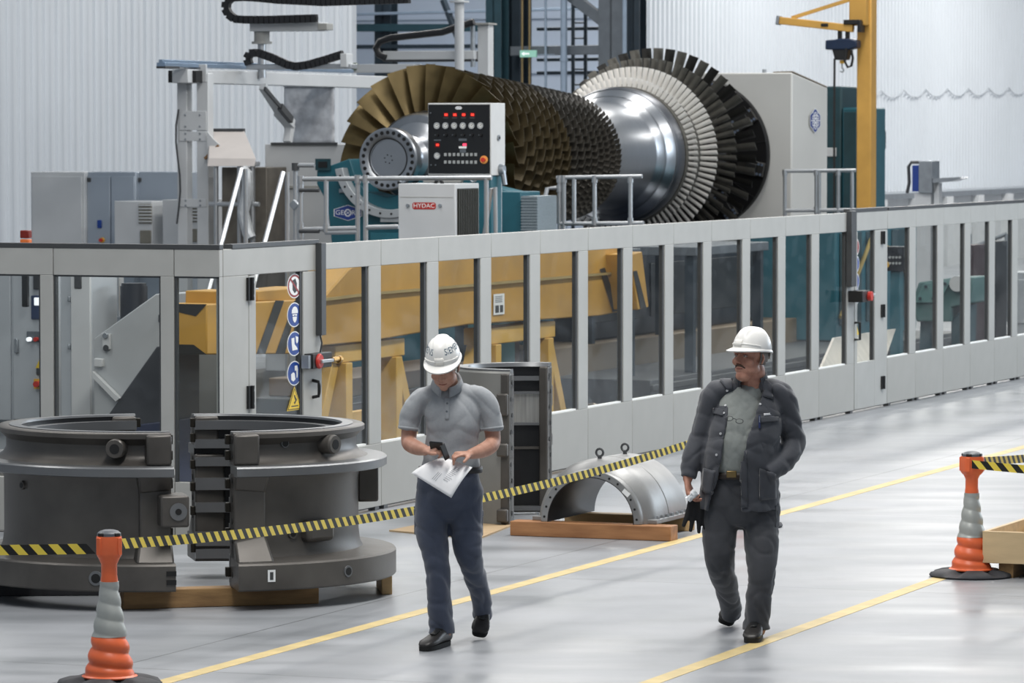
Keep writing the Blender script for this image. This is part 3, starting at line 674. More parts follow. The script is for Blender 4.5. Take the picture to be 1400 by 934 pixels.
t, va, vb, zb, zt = cabinet('switch_cabinet', 23.7, 186.5, 235, 244, 330, .8, ZINC, 'bluish grey cabinet behind the gantry post, with a dark tag at its corner')
fb(23.67, 187, 243, 192, 249, .03, DARKRAIL, 'door_tag', t)
def cooler(px0, py0, px1, lab):
    t, va, vb, zb, zt = cabinet('cooling_unit', 22.8, px0, py0, px1, 345, .75, WHITE, lab, 'cooling unit', False)
    fb(22.78, px0 + 33, py0 + 4, px1 - 1, py0 + 31, .03, mat('louvre_grey', '#7d7a70', .5), 'grille', t); fb(22.78, px0 + 35, py0 + 40, px1 - 2, py0 + 58, .03, MATS['louvre_grey'], 'grille', t)
    for k in range(6):
        fb(22.765, px0 + 33, py0 + 5 + k * 4.4, px1 - 1, py0 + 7 + k * 4.4, .02, WHITE, 'slat', t)
    return t
cooler(156, 275, 208, 'white cooling unit with two louvred grilles on the bluish cabinet')
cooler(222, 273, 275, 'white cooling unit with louvred grilles partly behind the gantry post')
# red beacon behind the fence
u0 = 6; t = hthing('beacon', 'small orange and red signal beacon above the fence, far left', 'signal lamp', u0, fu(33, 325, u0)[0], fu(0, 345, u0)[1])
fb(u0, 27, 315, 39, 326, .07, mat('beacon_red', '#7e231b', .3), 'red_lens', t); fb(u0, 27, 327, 39, 333, .07, mat('beacon_orange', '#e87a3c', .3), 'orange_lens', t); fb(u0, 29, 333, 37, 420, .05, BLACK, 'stalk', t)
# lit control cabinet seen through the left glass
CABG = mat('pale_grey_cabinet', '#b5bbc1', .4, .1, .05, 2)
t, va, vb, zb, zt = cabinet('control_cabinet', 6.2, -40, 338, 75, 580, .7, CABG, 'pale grey control cabinet with a lit screen and red button behind the glass', 'control cabinet')
mb = MB(); fbox(mb, 6.18, -38, 345, 15, 575, .03); mb.build('door', CABG, t, bevel=.006)
mb = MB(); fbox(mb, 6.18, 17, 345, 72, 575, .03); d = mb.build('door', CABG, t, bevel=.006)
fb(6.16, 42, 404, 59, 437, .03, mat('panel_dark_blue', '#2e3f63', .4), 'operator_panel', d); fb(6.15, 46, 407, 60, 418, .02, mat('lit_screen', '#f0f5fb', .4, 0, .02, emit=.9), 'screen', d)
fb(6.16, 45, 376, 59, 396, .03, DARKRAIL, 'name_plate', d); fb(6.16, 36, 453, 60, 468, .02, GREYST, 'button_plate', d)
for px, m in ((40.5, MATS['lit_screen']), (50, RED), (58, BLUE)):
    v, z = fu(px, 464, 6.15); mb = MB(); mb.cyl((6.16, v, z), (6.12, v, z), .02, n=12); mb.build('push_button', m, d)
v, z = fu(54, 497, 6.15); mb = MB(); poly(mb, (6.165, v, z), (0, -1, 0), (0, 0, 1), [(-.05, -.045), (.05, -.045), (0, .05)], 0); poly(mb, (6.163, v, z), (0, -1, 0), (0, 0, 1), [(-.012, .0), (.012, .03), (.004, .0), (.014, .0), (-.006, -.035), (0, -.008)], 1); mb.build('warning_sign', [SIGNY, BLACK], d, smooth=0, label='yellow voltage warning triangle')
fb(6.16, 49, 503, 60, 513, .02, DARKRAIL, 'label_plate', d); fb(6.15, 19, 463, 24, 483, .03, STEEL, 'door_lock', d)
v, z = fu(53, 525, 6.15); mb = MB(); mb.box(6.14, 6.17, v - .045, v + .045, z - .045, z + .045); mb.cyl((6.14, v, z), (6.09, v, z), .028, n=14, mi=1); mb.build('emergency_switch', [MATS['signal_yellow'], RED], d)
fb(6.1, -40, 576, 75, 590, .05, BLACK, 'plinth', t)
# white locker behind the second pane
t, va, vb, zb, zt = cabinet('locker', 5.0, 82, 345, 126, 575, .5, CABG, 'narrow pale locker behind the glass, beside the slanted conveyor')
fb(4.97, 96, 345, 124, 574, .03, WHITE, 'door', t); fb(4.96, 101, 376, 111, 395, .02, DARKRAIL, 'name_plate', t)
for py in (405, 470, 570): fb(4.95, 92, py, 95, py + 8, .05, STEEL, 'hinge', t)
# slanted chip conveyor
u0 = 4.2
t = hthing('chip_conveyor', 'slanted grey conveyor hood with a dark chute behind the left glass', 'conveyor', u0 + .4, fu(200, 500, u0)[0])
mb = MB(); fpoly(u0, [(128, 463), (213, 402), (300, 398), (300, 470), (222, 470), (150, 580), (128, 580)], .8, mb); mb.build('hood', mat('conveyor_grey', '#b4b8bb', .45, .1, .06, 2), t, bevel=.01)
mb = MB(); z0 = 0; fpoly(u0 - .04, [(143, 574), (214, 474), (224, 474), (224, 640), (143, 640)], .7, mb); mb.build('chute', mat('conveyor_dark', '#43454a', .45, .2, .1), t, bevel=.01)
mb = MB(); fpoly(u0 - .08, [(175, 582), (228, 576), (228, 665), (175, 665)], .6, mb); mb.build('collecting_bin', mat('navy_bin', '#2a3350', .5), t, bevel=.01)
mb = MB(); fpoly(u0 - .07, [(126, 508), (163, 545), (158, 549), (126, 516)], .06, mb); mb.build('strut', WHITE, t)
v, z = fu(147, 466, u0); mb = MB(); mb.box(u0 - .03, u0, v - .035, v + .035, z - .07, z + .06); mb.cyl((u0 - .035, v, z - .06), (u0 - .03, v, z - .06), .028, n=12, mi=1); mb.cyl((u0 - .05, v, z + .045), (u0, v, z + .045), .025, n=10, mi=2); mb.build('lifting_lug', [WHITE, DARKRAIL, STEEL], t, bevel=.004)
fb(u0 - .04, 128, 490, 140, 502, .05, WHITE, 'sensor_box', t); fb(u0 - .03, 216, 430, 222, 441, .05, DARKRAIL, 'sprocket', t)
t = hthing('drum_motor', 'black drum motor standing behind the conveyor hood', 'motor', u0 + 1.2, fu(183, 410, u0 + 1.2)[0], .0)
v, z = fu(183, 391, u0 + 1.2); mb = MB(); mb.cyl((u0 + 1.2, v, z - .38), (u0 + 1.2, v, z), .12, n=20); mb.cyl((u0 + 1.2, v, z), (u0 + 1.2, v, z + .025), .11, n=20); mb.build('motor_housing', mat('motor_black', '#20242c', .4), t); mb = MB(); mb.box(u0 + 1.1, u0 + 1.3, v - .1, v + .1, 0, z - .38); mb.build('motor_stand', GREYST, t)
t = hthing('machine_bench', 'grey machine table with small fittings behind the conveyor', 'machine table', u0 + 1.6, fu(150, 430, u0 + 1.6)[0])
va, z = fu(124, 433, u0 + 1.5); vb = fu(176, 433, u0 + 1.5)[0]; mb = MB(); mb.box(u0 + 1.5, u0 + 2, vb, va, z - .06, z); mb.build('table_plate', STEEL, t); mb = MB(); mb.box(u0 + 1.55, u0 + 1.95, vb + .05, va - .05, 0, z - .06); mb.build('table_base', WHITE, t)
fb(u0 + 1.6, 128, 413, 141, 432, .2, GREYST, 'gearbox', t); fb(u0 + 1.6, 154, 340, 163, 432, .1, ALU, 'profile_post', t)
# bent panel behind the corner pane
t = hthing('guard_sheet', 'dull grey guard sheet leaning behind the corner pane', 'guard', 6.0, fu(280, 480, 6.0)[0])
mb = MB(); fpoly(6.0, [(246, 398), (312, 394), (318, 690), (262, 690), (254, 480)], .03, mb); mb.v = [(a, b, max(0.006, c)) for a, b, c in mb.v]; mb.build('sheet', mat('dull_sheet', '#8e8f8c', .45, .1, .08, 1.5), t); mb = MB(); fpoly(5.97, [(246, 470), (253, 470), (264, 640), (257, 640)], .03, mb); mb.build('folded_edge', CABG, t)
# two leaning bright tubes on the platform stair
for (a, b, c, d_), lab in (((303, 331, 330, 231), 'bright slanted handrail nearer the gantry posts'), ((362, 331, 387, 236), 'bright slanted handrail beside the white machine cabinet')):
    uu = 9.5; p0 = Vector((uu - .6, *fu(a, b, uu - .6))); p1 = Vector((uu, *fu(c, d_, uu))); dn = (p0 - p1).normalized(); p00 = p1 + (p0 - p1) * (p1.z / (p1.z - p0.z))
    t = hthing('handrail', lab, 'handrail', p1.x, p1.y, 0)
    mb = MB(); mb.tube([p00, p0, p1], .024, 10); mb.build('rail_tube', ALU, t)
    mb = MB(); mb.cyl((p1.x + .03, p1.y - .03, 0), (p1.x + .03, p1.y - .03, p1.z), .022, n=10); mb.build('upright', ALU, t)
# ================================================================== THE ROTOR
RV, RZ = 6.69, 2.675
RM = Matrix(((0, 0, 1, 0), (1, 0, 0, RV), (0, 1, 0, RZ), (0, 0, 0, 1)))
POL = mat('turned_steel', '#b4b7bb', 0.30, 1.0, 0.05, 3, stretch=(14, 1, 1))
POL2 = mat('ground_steel', '#9a9ea3', 0.32, 1.0, 0.1, 5)
BRONZE = mat('bronze_blade', '#5f5236', 0.36, 0.75, 0.16, 5, rvar=.08)
BRONZE2 = mat('dark_bronze_blade', '#433a26', 0.42, 0.5, 0.18, 5)
GUN = mat('gunmetal_blade', '#45423c', 0.4, 0.6, 0.18, 6)
CERAM = mat('white_coated_blade', '#e6e3dd', 0.5, 0.0, 0.05, 6)
BLKB = mat('black_blade', '#1c1b18', 0.5, 0.3, 0.25, 9)
GRYB = mat('dark_grey_blade', '#5b5953', 0.45, 0.4, 0.2, 7)
HUB = mat('dark_rotor_disc', '#2a2721', 0.45, 0.5, 0.15)
rot = hthing('turbine_rotor', 'long bladed turbine rotor lying in the machine, bronze blades in front and white ones behind', 'turbine rotor', 24.5, RV, RZ)
# coupling flange with bolt holes and turned face
mb = MB()
mb.lathe([(0.0, 18.852), (.225, 18.852), (.225, 18.84), (.232, 18.84), (.232, 18.87), (.25, 18.87), (.25, 18.84), (.262, 18.832), (.355, 18.83), (.372, 18.845), (.372, 18.97), (.36, 18.985), (.26, 18.985)], 64, M=RM)
fl = mb.build('coupling_flange', POL, rot)
for k in range(26):
    a = 2 * PI * (k + .5) / 26; c = Vector((18.828, RV + .315 * math.cos(a), RZ + .315 * math.sin(a))); mb = MB(); mb.cyl(c, c + Vector((.03, 0, 0)), .0235, n=14); mb.build('bolt_hole', mat('hole_black', '#0d0d0e', .6), fl)
mb = MB(); mb.lathe([(.236, 18.838), (.248, 18.838)], 48, M=RM); mb.build('groove_ring', MATS['hole_black'], fl)
mb = MB()
for k in range(6):
    a = 2 * PI * (k + .25) / 6; c = Vector((18.848, RV + .05 * math.cos(a), RZ + .05 * math.sin(a))); mb.cyl(c, c + Vector((.02, 0, 0)), .008, n=10)
mb.build('threaded_hole', MATS['hole_black'], fl)
# shaft, bell and drum
mb = MB(); mb.lathe([(.26, 18.98), (.26, 19.1), (.24, 19.12), (.24, 19.35), (.29, 19.4), (.29, 19.62), (.35, 19.66), (.42, 19.7), (.50, 19.82), (.535, 19.95), (.55, 20.0)], 64, M=RM); mb.build('front_shaft', POL, rot)
mb = MB(); mb.lathe([(.40, 19.72), (.52, 19.74), (.55, 19.78), (.56, 20.0), (.58, 20.05)], 64, M=RM); mb.build('shaft_bell', POL2, rot)
n = 15; cs = [20.12]; d = .42
for i in range(1, n): cs.append(cs[-1] + d); d *= .965
sc = (24.62 - 20.12) / (cs[-1] - 20.12); cs = [20.12 + (c - 20.12) * sc for c in cs]
mb = MB(); mb.lathe([(.56, 20.0), (.60, 20.3), (.68, 22.0), (.74, 23.5), (.75, 24.7), (.73, 24.76)], 72, M=RM); mb.build('compressor_drum', HUB, rot)
mb = MB(); mb.lathe([(.73, 24.74), (.715, 24.8), (.715, 26.3), (.73, 26.34), (.78, 26.42), (.80, 26.52)], 96, M=RM); mb.build('middle_drum', POL, rot)
mb = MB(); mb.lathe([(.80, 26.5), (.81, 26.52), (.885, 26.62), (.89, 26.66)], 96, M=RM); mb.build('polished_ring', POL, rot)
mb = MB(); mb.lathe([(.885, 26.64), (.905, 26.65), (.925, 26.70), (.925, 26.92)], 96, M=RM); mb.build('dark_ring', mat('dull_ring_steel', '#6b6e73', .35, .9, .06), rot)
mb = MB(); mb.lathe([(.925, 26.9), (.95, 27.3), (.98, 27.7), (1.0, 28.4), (.9, 28.5), (.55, 28.52), (.55, 29.98), (0, 29.98)], 72, M=RM); mb.build('turbine_disc_pack', HUB, rot)
def blade(mb, uc, ang, r0, r1, ch0, ch1, st0, st1, th=.012, ns=3, camber=.12, mi=0, sg=1):
    er = Vector((0, math.cos(ang), math.sin(ang))); et = Vector((0, -math.sin(ang), math.cos(ang))); ax = Vector((1, 0, 0)); R = []
    for k in range(ns + 1):
        f = k / ns; r = r0 + (r1 - r0) * f; ch = ch0 + (ch1 - ch0) * f; st = st0 + (st1 - st0) * f; t = th * (1.5 - .9 * f)
        cd = ax * math.cos(st) + et * math.sin(st) * sg; nd = -ax * math.sin(st) * sg + et * math.cos(st)
        c = Vector((uc, RV, RZ)) + er * r; ring = []
        for s, q in ((-.5, 0), (-.2, .8), (.15, .8), (.5, 0), (.15, -.8), (-.2, -.8)):
            bow = camber * ch * (.25 - s * s) * 2
            ring.append(c + cd * s * ch + nd * (q * t / 1.6 + bow))
        R.append(ring)
    mb.rings(R, mi=mi)
cnt = 0; rest = MB(); restg = MB()
for i, uc in enumerate(cs):
    f = i / (n - 1); R1 = 1.135 - (1.135 - .835) * (f ** .85); R0 = .575 + .165 * min(1, f * 1.2); nb = round(27 + 47 * f ** .8)
    ch = .36 - .25 * f ** .7; ph = random.random()
    for k in range(nb):
        a = 2 * PI * (k + ph) / nb
        args = (uc, a, R0, R1, ch * .85, ch, math.radians(32), math.radians(60 - 12 * f), .012 - .005 * f)
        if i < 2 or (i == 2 and cnt < 100):
            mb = MB(); blade(mb, *args, ns=4, sg=1 if i == 0 else -1); mb.build('compressor_blade', BRONZE if i == 0 else BRONZE2, rot, smooth=50); cnt += 1
        else: blade(rest if i < 7 else restg, *args, ns=2, mi=0, sg=-1)
o = rest.build('compressor_blading', BRONZE2, rot, smooth=50, label='dense rows of dark bronze blades'); o['kind'] = 'stuff'
o = restg.build('compressor_blading', GUN, rot, smooth=50, label='dense rows of small gunmetal blades'); o['kind'] = 'stuff'
# turbine rows: two white coated, two black
rest = MB(); cnt = 0
for uc, r0, r1, nb, ch, mm, s0, s1 in ((27.05, .92, 1.06, 82, .070, CERAM, 42, 50), (27.42, .97, 1.21, 86, .076, CERAM, 42, 52)):
    for k in range(nb):
        a = 2 * PI * (k + .5) / nb; vis = uc < 27.2 or -2.2 < a - PI * 2 * 0 < 0
        args = (uc, a, r0, r1, ch, ch, math.radians(s0), math.radians(s1), .016)
        if cnt < 100 and (math.sin(a) > -.75 or uc > 27.2):
            mb = MB(); blade(mb, *args, ns=2, camber=.3); mb.build('coated_blade', CERAM, rot, smooth=50, label='white coated turbine blade'); cnt += 1
        else: blade(rest, *args, ns=2, camber=.3)
o = rest.build('coated_blading', CERAM, rot, smooth=50, label='rows of white coated turbine blades'); o['kind'] = 'stuff'
mb = MB(); mb.lathe([(.91, 26.93), (.935, 26.94), (.935, 27.2), (.975, 27.24), (.975, 27.5)], 96, M=RM); mb.build('blade_platform', GRYB, rot)
rest = MB(); cnt = 0
for uc, r0, r1, nb, ch, s1, ns in ((27.86, .98, 1.335, 72, .098, 52, 3), (28.28, .98, 1.48, 52, .142, 54, 3)):
    for k in range(nb):
        a = 2 * PI * (k + .3) / nb
        args = (uc, a, r0, r1, ch, ch, math.radians(38), math.radians(s1), .018)
        mm = (BLKB, GRYB)[k % 2] if uc > 28 else GRYB  # lighter grey on alternate last-row blades paints in reflected light
        if cnt < 100 and (uc > 28 or math.sin(a) > -.7):
            mb = MB(); blade(mb, *args, ns=ns, camber=.2); mb.build('turbine_blade', mm, rot, smooth=50); cnt += 1
        else: blade(rest, *args, ns=ns, camber=.2)
if rest.v: o = rest.build('turbine_blading', GRYB, rot, smooth=50); o['kind'] = 'stuff'

# ================================================================== LATHE: TAILSTOCK WITH STEADY REST
GEO = mat('logo_blue', '#27408a', .4, 0, .04)
def hexlogo(parent, o, ex, ey, w, h, word, name='emblem'):
    mb = MB(); o = Vector(o); ex = Vector(ex); ey = Vector(ey); n_ = ex.cross(ey) * .003
    H = lambda s: [(-.5 * w * s, .22 * h * s), (0, .5 * h * s), (.5 * w * s, .22 * h * s), (.5 * w * s, -.22 * h * s), (0, -.5 * h * s), (-.5 * w * s, -.22 * h * s)]
    poly(mb, o, ex, ey, H(1), 1); poly(mb, o + n_, ex, ey, H(.93), 0)
    if word:
        text_on(mb, 'GE', h * .42, o + 2 * n_ - ex * w * .285, ex, ey, 1, 1.15); text_on(mb, 'RG', h * .42, o + 2 * n_ + ex * w * .29, ex, ey, 1, 1.15)
        disc(mb, o + 2 * n_, ex, ey, h * .24, r0=h * .17, mi=1)
        for s in (1, -1): poly(mb, o + 2 * n_, ex, ey, [(-.17 * h, -.13 * h * s - .02 * h), (-.17 * h, -.13 * h * s + .02 * h), (.17 * h, .13 * h * s + .02 * h), (.17 * h, .13 * h * s - .02 * h)], 1)
    else:
        for k in range(6):
            a = PI / 6 + k * PI / 3; c = o + 2 * n_ + ex * w * .26 * math.cos(a) + ey * h * .26 * math.sin(a); disc(mb, c, ex, ey, h * .09, r0=h * .05, mi=1, n=12)
        disc(mb, o + 2 * n_, ex, ey, h * .12, r0=h * .06, mi=1, n=16)
        for k in range(6):
            a = k * PI / 3; poly(mb, o + 2 * n_, ex * math.cos(a) + ey * math.sin(a), -ex * math.sin(a) + ey * math.cos(a), [(.1 * h, -.02 * h), (.4 * h, -.02 * h), (.4 * h, .02 * h), (.1 * h, .02 * h)], 1)
    return mb.build(name, [GEO, SIGNW], parent, smooth=0, label='blue and white hexagonal emblem')
ut = 19.0
tl = hthing('tailstock', 'teal cradle with a curved bearing ring and emblem carrying the flanged rotor end', 'machine', ut + .3, RV, 0)
mb = MB(); fpoly(ut, [(433, 233), (478, 217), (487, 245), (500, 262), (530, 270), (556, 264), (575, 245), (600, 238), (700, 262), (700, 521), (462, 521), (453, 330), (447, 277), (433, 252)], .42, mb); mb.build('cradle_body', TEAL, tl, bevel=.012)
mb = MB()
prof = [(.60, ut - .16), (.70, ut - .16), (.70, ut + .0), (.60, ut + .0)]
mb.lathe(prof, 40, math.radians(-10), math.radians(-192), RM, closed_prof=True)
rg = mb.build('bearing_ring', mat('ring_grey', '#b7bcbf', .4, .4, .06), tl, bevel=.006)
mb = MB()
for k in range(14):
    a = math.radians(-18 - k * 12.6); c = Vector((ut - .165, RV + .65 * math.cos(a), RZ + .65 * math.sin(a))); mb.cyl(c, c + Vector((.012, 0, 0)), .014, n=8)
mb.build('bolt', MATS['hole_black'], rg)
v, z = fu(476, 291, ut); hexlogo(tl, (ut - .006, v, z), (0, -1, 0), (0, 0, 1), .37, .19, True)
mb = MB(); fbox(mb, ut - .05, 431, 217, 451, 233, .03); o = mb.build('bracket_plate', DTEAL, tl); mb = MB(); fbox(mb, ut - .06, 435, 221, 447, 229, .02); mb.build('bracket_window', BLACK, o)
fb(ut - .03, 463, 258, 472, 264, .02, STEEL, 'type_plate', tl)
fb(ut - .1, 506, 318, 600, 345, .2, mat('bright_teal', '#2a6a78', .45), 'lower_block', tl)
mb = MB(); fbox(mb, ut - .13, 520, 292, 578, 304, .1); mb.build('bearing_shell_foot', MATS['ring_grey'], tl)
# long machine bed
bed = hthing('lathe_bed', 'long dark teal and navy lathe bed running under the rotor', 'machine bed', 26, 6.6, 0)
mb = MB(); mb.box(19.6, 30.0, 4.7, 8.0, 0, 1.15); mb.build('bed_casting', mat('navy_bed', '#222b39', .45, .1, .15, 2), bed, bevel=.02)
mb = MB(); mb.box(19.6, 30.0, 5.0, 5.4, 1.15, 1.27); mb.build('guide_way', POL2, bed); mb = MB(); mb.box(19.6, 30.0, 7.4, 7.8, 1.15, 1.27); mb.build('guide_way', POL2, bed)
for k in range(3):
    mb = MB(); mb.box(20.3 + k * 2.6, 22.3 + k * 2.6, 4.62, 4.7, .2, .95); mb.build('access_cover', DTEAL if k % 2 else mat('navy_cover', '#2b3648', .45), bed, bevel=.01)
# teal console by the control panel, ribbed box
fbt = hthing('saddle_console', 'teal machine saddle with a ribbed silver cover under the bronze blades', 'machine', 17, fu(700, 280, 16.6)[0], 0)
fb(16.6, 655, 262, 712, 521, .6, TEAL, 'saddle_body', fbt)
mb = MB(); va, za = fu(713, 268, 16.5); vb, zb = fu(735, 316, 16.5); mb.box(16.5, 17.1, va, vb, zb, za)
for k in range(12):
    q = za - (za - zb) * (k + .5) / 12; mb.box(16.48, 16.5, va, vb, q - .008, q + .008)
mb.build('ribbed_cover', mat('perforated_steel', '#98a3a8', .4, .6, .1, 60), fbt)
mb = MB(); fbox(mb, 16.55, 713, 316, 735, 521, .5); mb.build('saddle_foot', TEAL, fbt)

# ================================================================== HEADSTOCK
HS = 30.14
hd = hthing('headstock', 'big off white headstock with a chamfered corner and blue emblem behind the rotor', 'machine', HS + 2, RV, 0)
v1, zt = fu(1083, 99, HS); vL_ = fu(874, 99, HS)[0]
uc_ = HS + 1.1; vc, zc = fu(1131, 120, uc_)
roofu, roofz = uc_ - .35, zt
P0 = [(HS, vL_), (HS, v1), (uc_, vc), (uc_ + 2.0, vc + 1.1), (uc_ + 2.0, vL_)]
mb = MB(); mb.prism([(u, v, 0) for u, v in P0], [(u, v, z) for (u, v), z in zip(P0, (zt, zt, zc, zc, zt))])
mb.build('housing', mat('headstock_white', '#c8c8c4', .5, 0, .06, .8), hd, bevel=.02)
vm = fu(1106, 99, HS + .4)[0]
nx = Vector((uc_ - HS, vc - v1, 0)).normalized(); 
q0 = Vector((HS, v1, 0)); 
mb = MB(); A = Vector((HS + .02, v1 - .0, zt + .005)); B = Vector((uc_, vc, zc + .005)); mb.prism([A, B, B + Vector((.5, .27, .02)), A + Vector((.5, .45, .0))], [p + Vector((0, 0, .015)) for p in (A, B, B + Vector((.5, .27, .02)), A + Vector((.5, .45, 0)))]); mb.build('corner_roof', mat('brown_roof_sheet', '#8c8273', .5, 0, .1), hd)
# emblem on the chamfer
t_ = .62; c = Vector((HS, v1, 0)).lerp(Vector((uc_, vc, 0)), t_); ex = nx; ey = Vector((0, 0, 1))
px_, pz_ = None, None
dd = W(c.x, c.y); zz = CAMH + (dd.y) * (ray(1116, 165)[2] / ray(1116, 165)[1])
nout = ex.cross(ey); nout = nout if nout.y < 0 else -nout
hexlogo(hd, Vector((c.x, c.y, zz)) + nout * .02, ex if ex.cross(ey).y < 0 else -ex, ey, .33, .36, False)
v, z = fu(1045, 95, HS + .3); mb = MB(); mb.cyl((HS + .3, v, zt), (HS + .3, v, zt + .05), .03, n=10); mb.build('lifting_eye', STEEL, hd)
# face plate with jaws
fp = hthing('face_plate', 'round black face plate with clamping jaws behind the black turbine blades', 'chuck', 30.15, RV, RZ - 1.1)
mb = MB(); mb.lathe([(0, 30.0), (1.07, 30.0), (1.08, 30.015), (1.08, 30.12), (0, 30.12)], 96, M=RM); mb.build('disc', mat('plate_black', '#1d1d1e', .4, .5, .15, 4), fp)
for k in range(8):
    a = math.radians(12 + 45 * k); er = Vector((0, math.cos(a), math.sin(a))); et = Vector((0, -math.sin(a), math.cos(a))); R3 = Matrix((Vector((1, 0, 0)), et, er)).transposed()
    c = Vector((29.97, RV, RZ)) + er * .86
    mb = MB(); mb.obox(c, .08, .2, .40, R3); j = mb.build('jaw', mat('jaw_steel', '#3b3a38', .4, .6, .15), fp, bevel=.008)
    mb = MB(); mb.obox(c + er * .02 + Vector((-.06, 0, 0)), .06, .13, .16, R3); mb.build('jaw_block', BLACK, j, bevel=.006)
    for q in (-.17, -.12, .12, .17):
        for s in (-.07, .07): p = c + er * q + et * s; mb = MB(); mb.cyl(p + Vector((-.046, 0, 0)), p + Vector((-.03, 0, 0)), .02, n=10); mb.build('bolt_hole', mat('bluish_hole', '#7d8ba0', .3, .6), j)
    mb = MB(); a2 = a + math.radians(22.5); e2 = Vector((0, math.cos(a2), math.sin(a2))); mb.beam(Vector((29.998, RV, RZ)) + e2 * .5, Vector((29.998, RV, RZ)) + e2 * 1.07, .012, .02, up=(1, 0, 0)); mb.build('slot', BLACK, fp)
# teal columns behind
uc2 = 36.5
for x0, x1, y0, lab in ((1129, 1151, 118, 'taller dark teal machine column next to the white headstock'), (1151.5, 1181, 147, 'lower dark teal machine column behind the yellow crane post')):
    va, zt2 = fu(x0, y0, uc2); vb = fu(x1, y0, uc2)[0]
    t = hthing('machine_column', lab, 'machine column', uc2 + .5, (va + vb) / 2); mb = MB(); mb.box(uc2, uc2 + 1.2, vb, va, 0, zt2); mb.build('column_body', TEAL if x0 > 1140 else DTEAL, t, bevel=.03)
    if x0 < 1140: fb(uc2 - .03, 1130, 202, 1143, 214, .03, WHITE, 'cover_plate', t)
    else:
        mb = MB(); fbox(mb, uc2 - .02, 1153, 153, 1170, 330, .02); mb.build('cover_panel', DTEAL, t, bevel=.01)
t = hthing('lathe_sensor', 'small dark grey lamp housing fixed behind the yellow crane post', 'lamp', 40, fu(1199, 190, 40)[0], 0)
v, z = fu(1198, 190, 40); mb = MB(); mb.box(40, 40.25, v - .1, v + .06, z - .18, z + .15); mb.build('housing', GREYST, t, bevel=.03); mb = MB(); mb.box(40.05, 40.2, v + .02, v + .12, 0, z + .1); mb.build('stand', DKSTEEL, t)

# ================================================================== YELLOW JIB CRANE
uj = 35.6
cr = hthing('jib_crane', 'yellow ochre jib crane with a tall square post and slewing arm', 'crane', uj, fu(1180, 290, uj)[0])
mb = MB(); va, vb = fu(1171.5, 0, uj)[0], fu(1191.5, 0, uj)[0]; zt = fu(0, -20, uj)[1]; mb.box(uj, uj + .3, vb, va, 0, zt); mb.build('post', YELLOW, cr, bevel=.02)
mb = MB(); va, vb = fu(1164.5, 0, uj)[0], fu(1191, 0, uj)[0]; z1, z0 = fu(0, -12, uj)[1], fu(0, 46, uj)[1]; mb.box(uj - .15, uj + .02, vb + .03, va, z0, z1); mb.build('bearing_bracket', YELLOW, cr, bevel=.02)
a = Vector((uj - .2, *fu(1172, 39.5, uj))); b = Vector((uj - .2, *fu(1072, 28.5, uj)))
mb = MB(); mb.beam(a, b, .12, .115); arm = mb.build('jib_arm', YELLOW, cr, bevel=.012)
mb = MB(); mb.beam(b, b + (b - a).normalized() * .05, .14, .14); mb.build('end_stop', STEEL, arm, bevel=.006)
mb = MB(); mb.beam(Vector((uj - .2, *fu(1088, 25, uj))), Vector((uj - .1, *fu(1170, -2, uj))), .06, .055); mb.build('tie_rod', YELLOW, cr)
fb(uj - .275, 1122, 32, 1132, 36.5, .02, BLACK, 'rating_plate', arm)
mb = MB(); fbox(mb, uj - .3, 1153, 27, 1175, 33, .25); fbox(mb, uj - .3, 1172, 29, 1176, 44, .25); mb.build('trolley_clamp', BLACK, cr, bevel=.006)
BLUEH = mat('dark_blue_hoist', '#152742', .4, .1, .1)
hz = hthing('chain_hoist', 'dark blue electric chain hoist hanging from the yellow jib arm', 'hoist', uj - .2, fu(1150, 70, uj)[0], fu(0, 100, uj)[1])
uh = uj - .3
mb = MB(); fpoly(uh, [(1128, 55), (1142, 54), (1146, 52.5), (1160, 52.5), (1171, 55), (1171, 65), (1160, 68), (1128, 68)], .25, mb); mb.build('motor_housing', BLUEH, hz, bevel=.02)
mb = MB(); fpoly(uh + .02, [(1137, 67), (1160, 67), (1157, 82), (1141, 82)], .2, mb); mb.build('chain_bag', BLACK, hz, bevel=.015)
for px in (1147.5, 1158): 
    mb = MB(); fbox(mb, uh + .08, px - 2.5, 42, px + 2.5, 55, .06); mb.build('suspension_hook', BLACK, hz, bevel=.006)
v, z = fu(1148.5, 85, uh); mb = MB(); mb.cyl((uh + .1, v, z + .03), (uh + .1, v, z - .02), .035, n=12); mb.build('hook_block', MATS['signal_yellow'], hz)
mb = MB(); mb.tube([(uh + .1, v, z - .02), (uh + .1, v, z - .08)] + [(uh + .1, v - .03 * math.sin(q), z - .12 + .03 * math.cos(q)) for q in (0, .7, 1.4, 2.1, 2.8, 3.5, 4.2)], .012, 8); mb.build('hook', STEEL, hz)
mb = MB(); mb.tube([Vector((uh, *fu(px, py, uh))) for px, py in ((1157, 66), (1155, 84), (1159, 92), (1164, 90), (1166, 80), (1164, 68))], .02, 8); mb.build('cable_loop', BLACK, hz)
mb = MB(); mb.tube([Vector((uh, *fu(px, py, uh))) for px, py in ((1141, 80), (1140.5, 150), (1140.5, 230), (1140.5, 300))], .018, 8); mb.build('pendant_cable', BLACK, hz)
# cable festoon on the right wall
mb = MB(); pts = []
for k in range(9):
    x0, x1 = 1140 + k * 33 * (1 - k * .012), 1140 + (k + 1) * 33 * (1 - (k + 1) * .012)
    for q in range(8): f = q / 8; pts.append(vpx(x0 + (x1 - x0) * f, 126 - k * .7 + 10 * (1 - (2 * f - 1) ** 2) - 1, 13.93))
mb.tube(pts, .012, 6); hsingle(mb, 'festoon_cable', mat('grey_cable', '#a9afb5', .5), 'thin grey cable looping along the white right wall', 'cable')

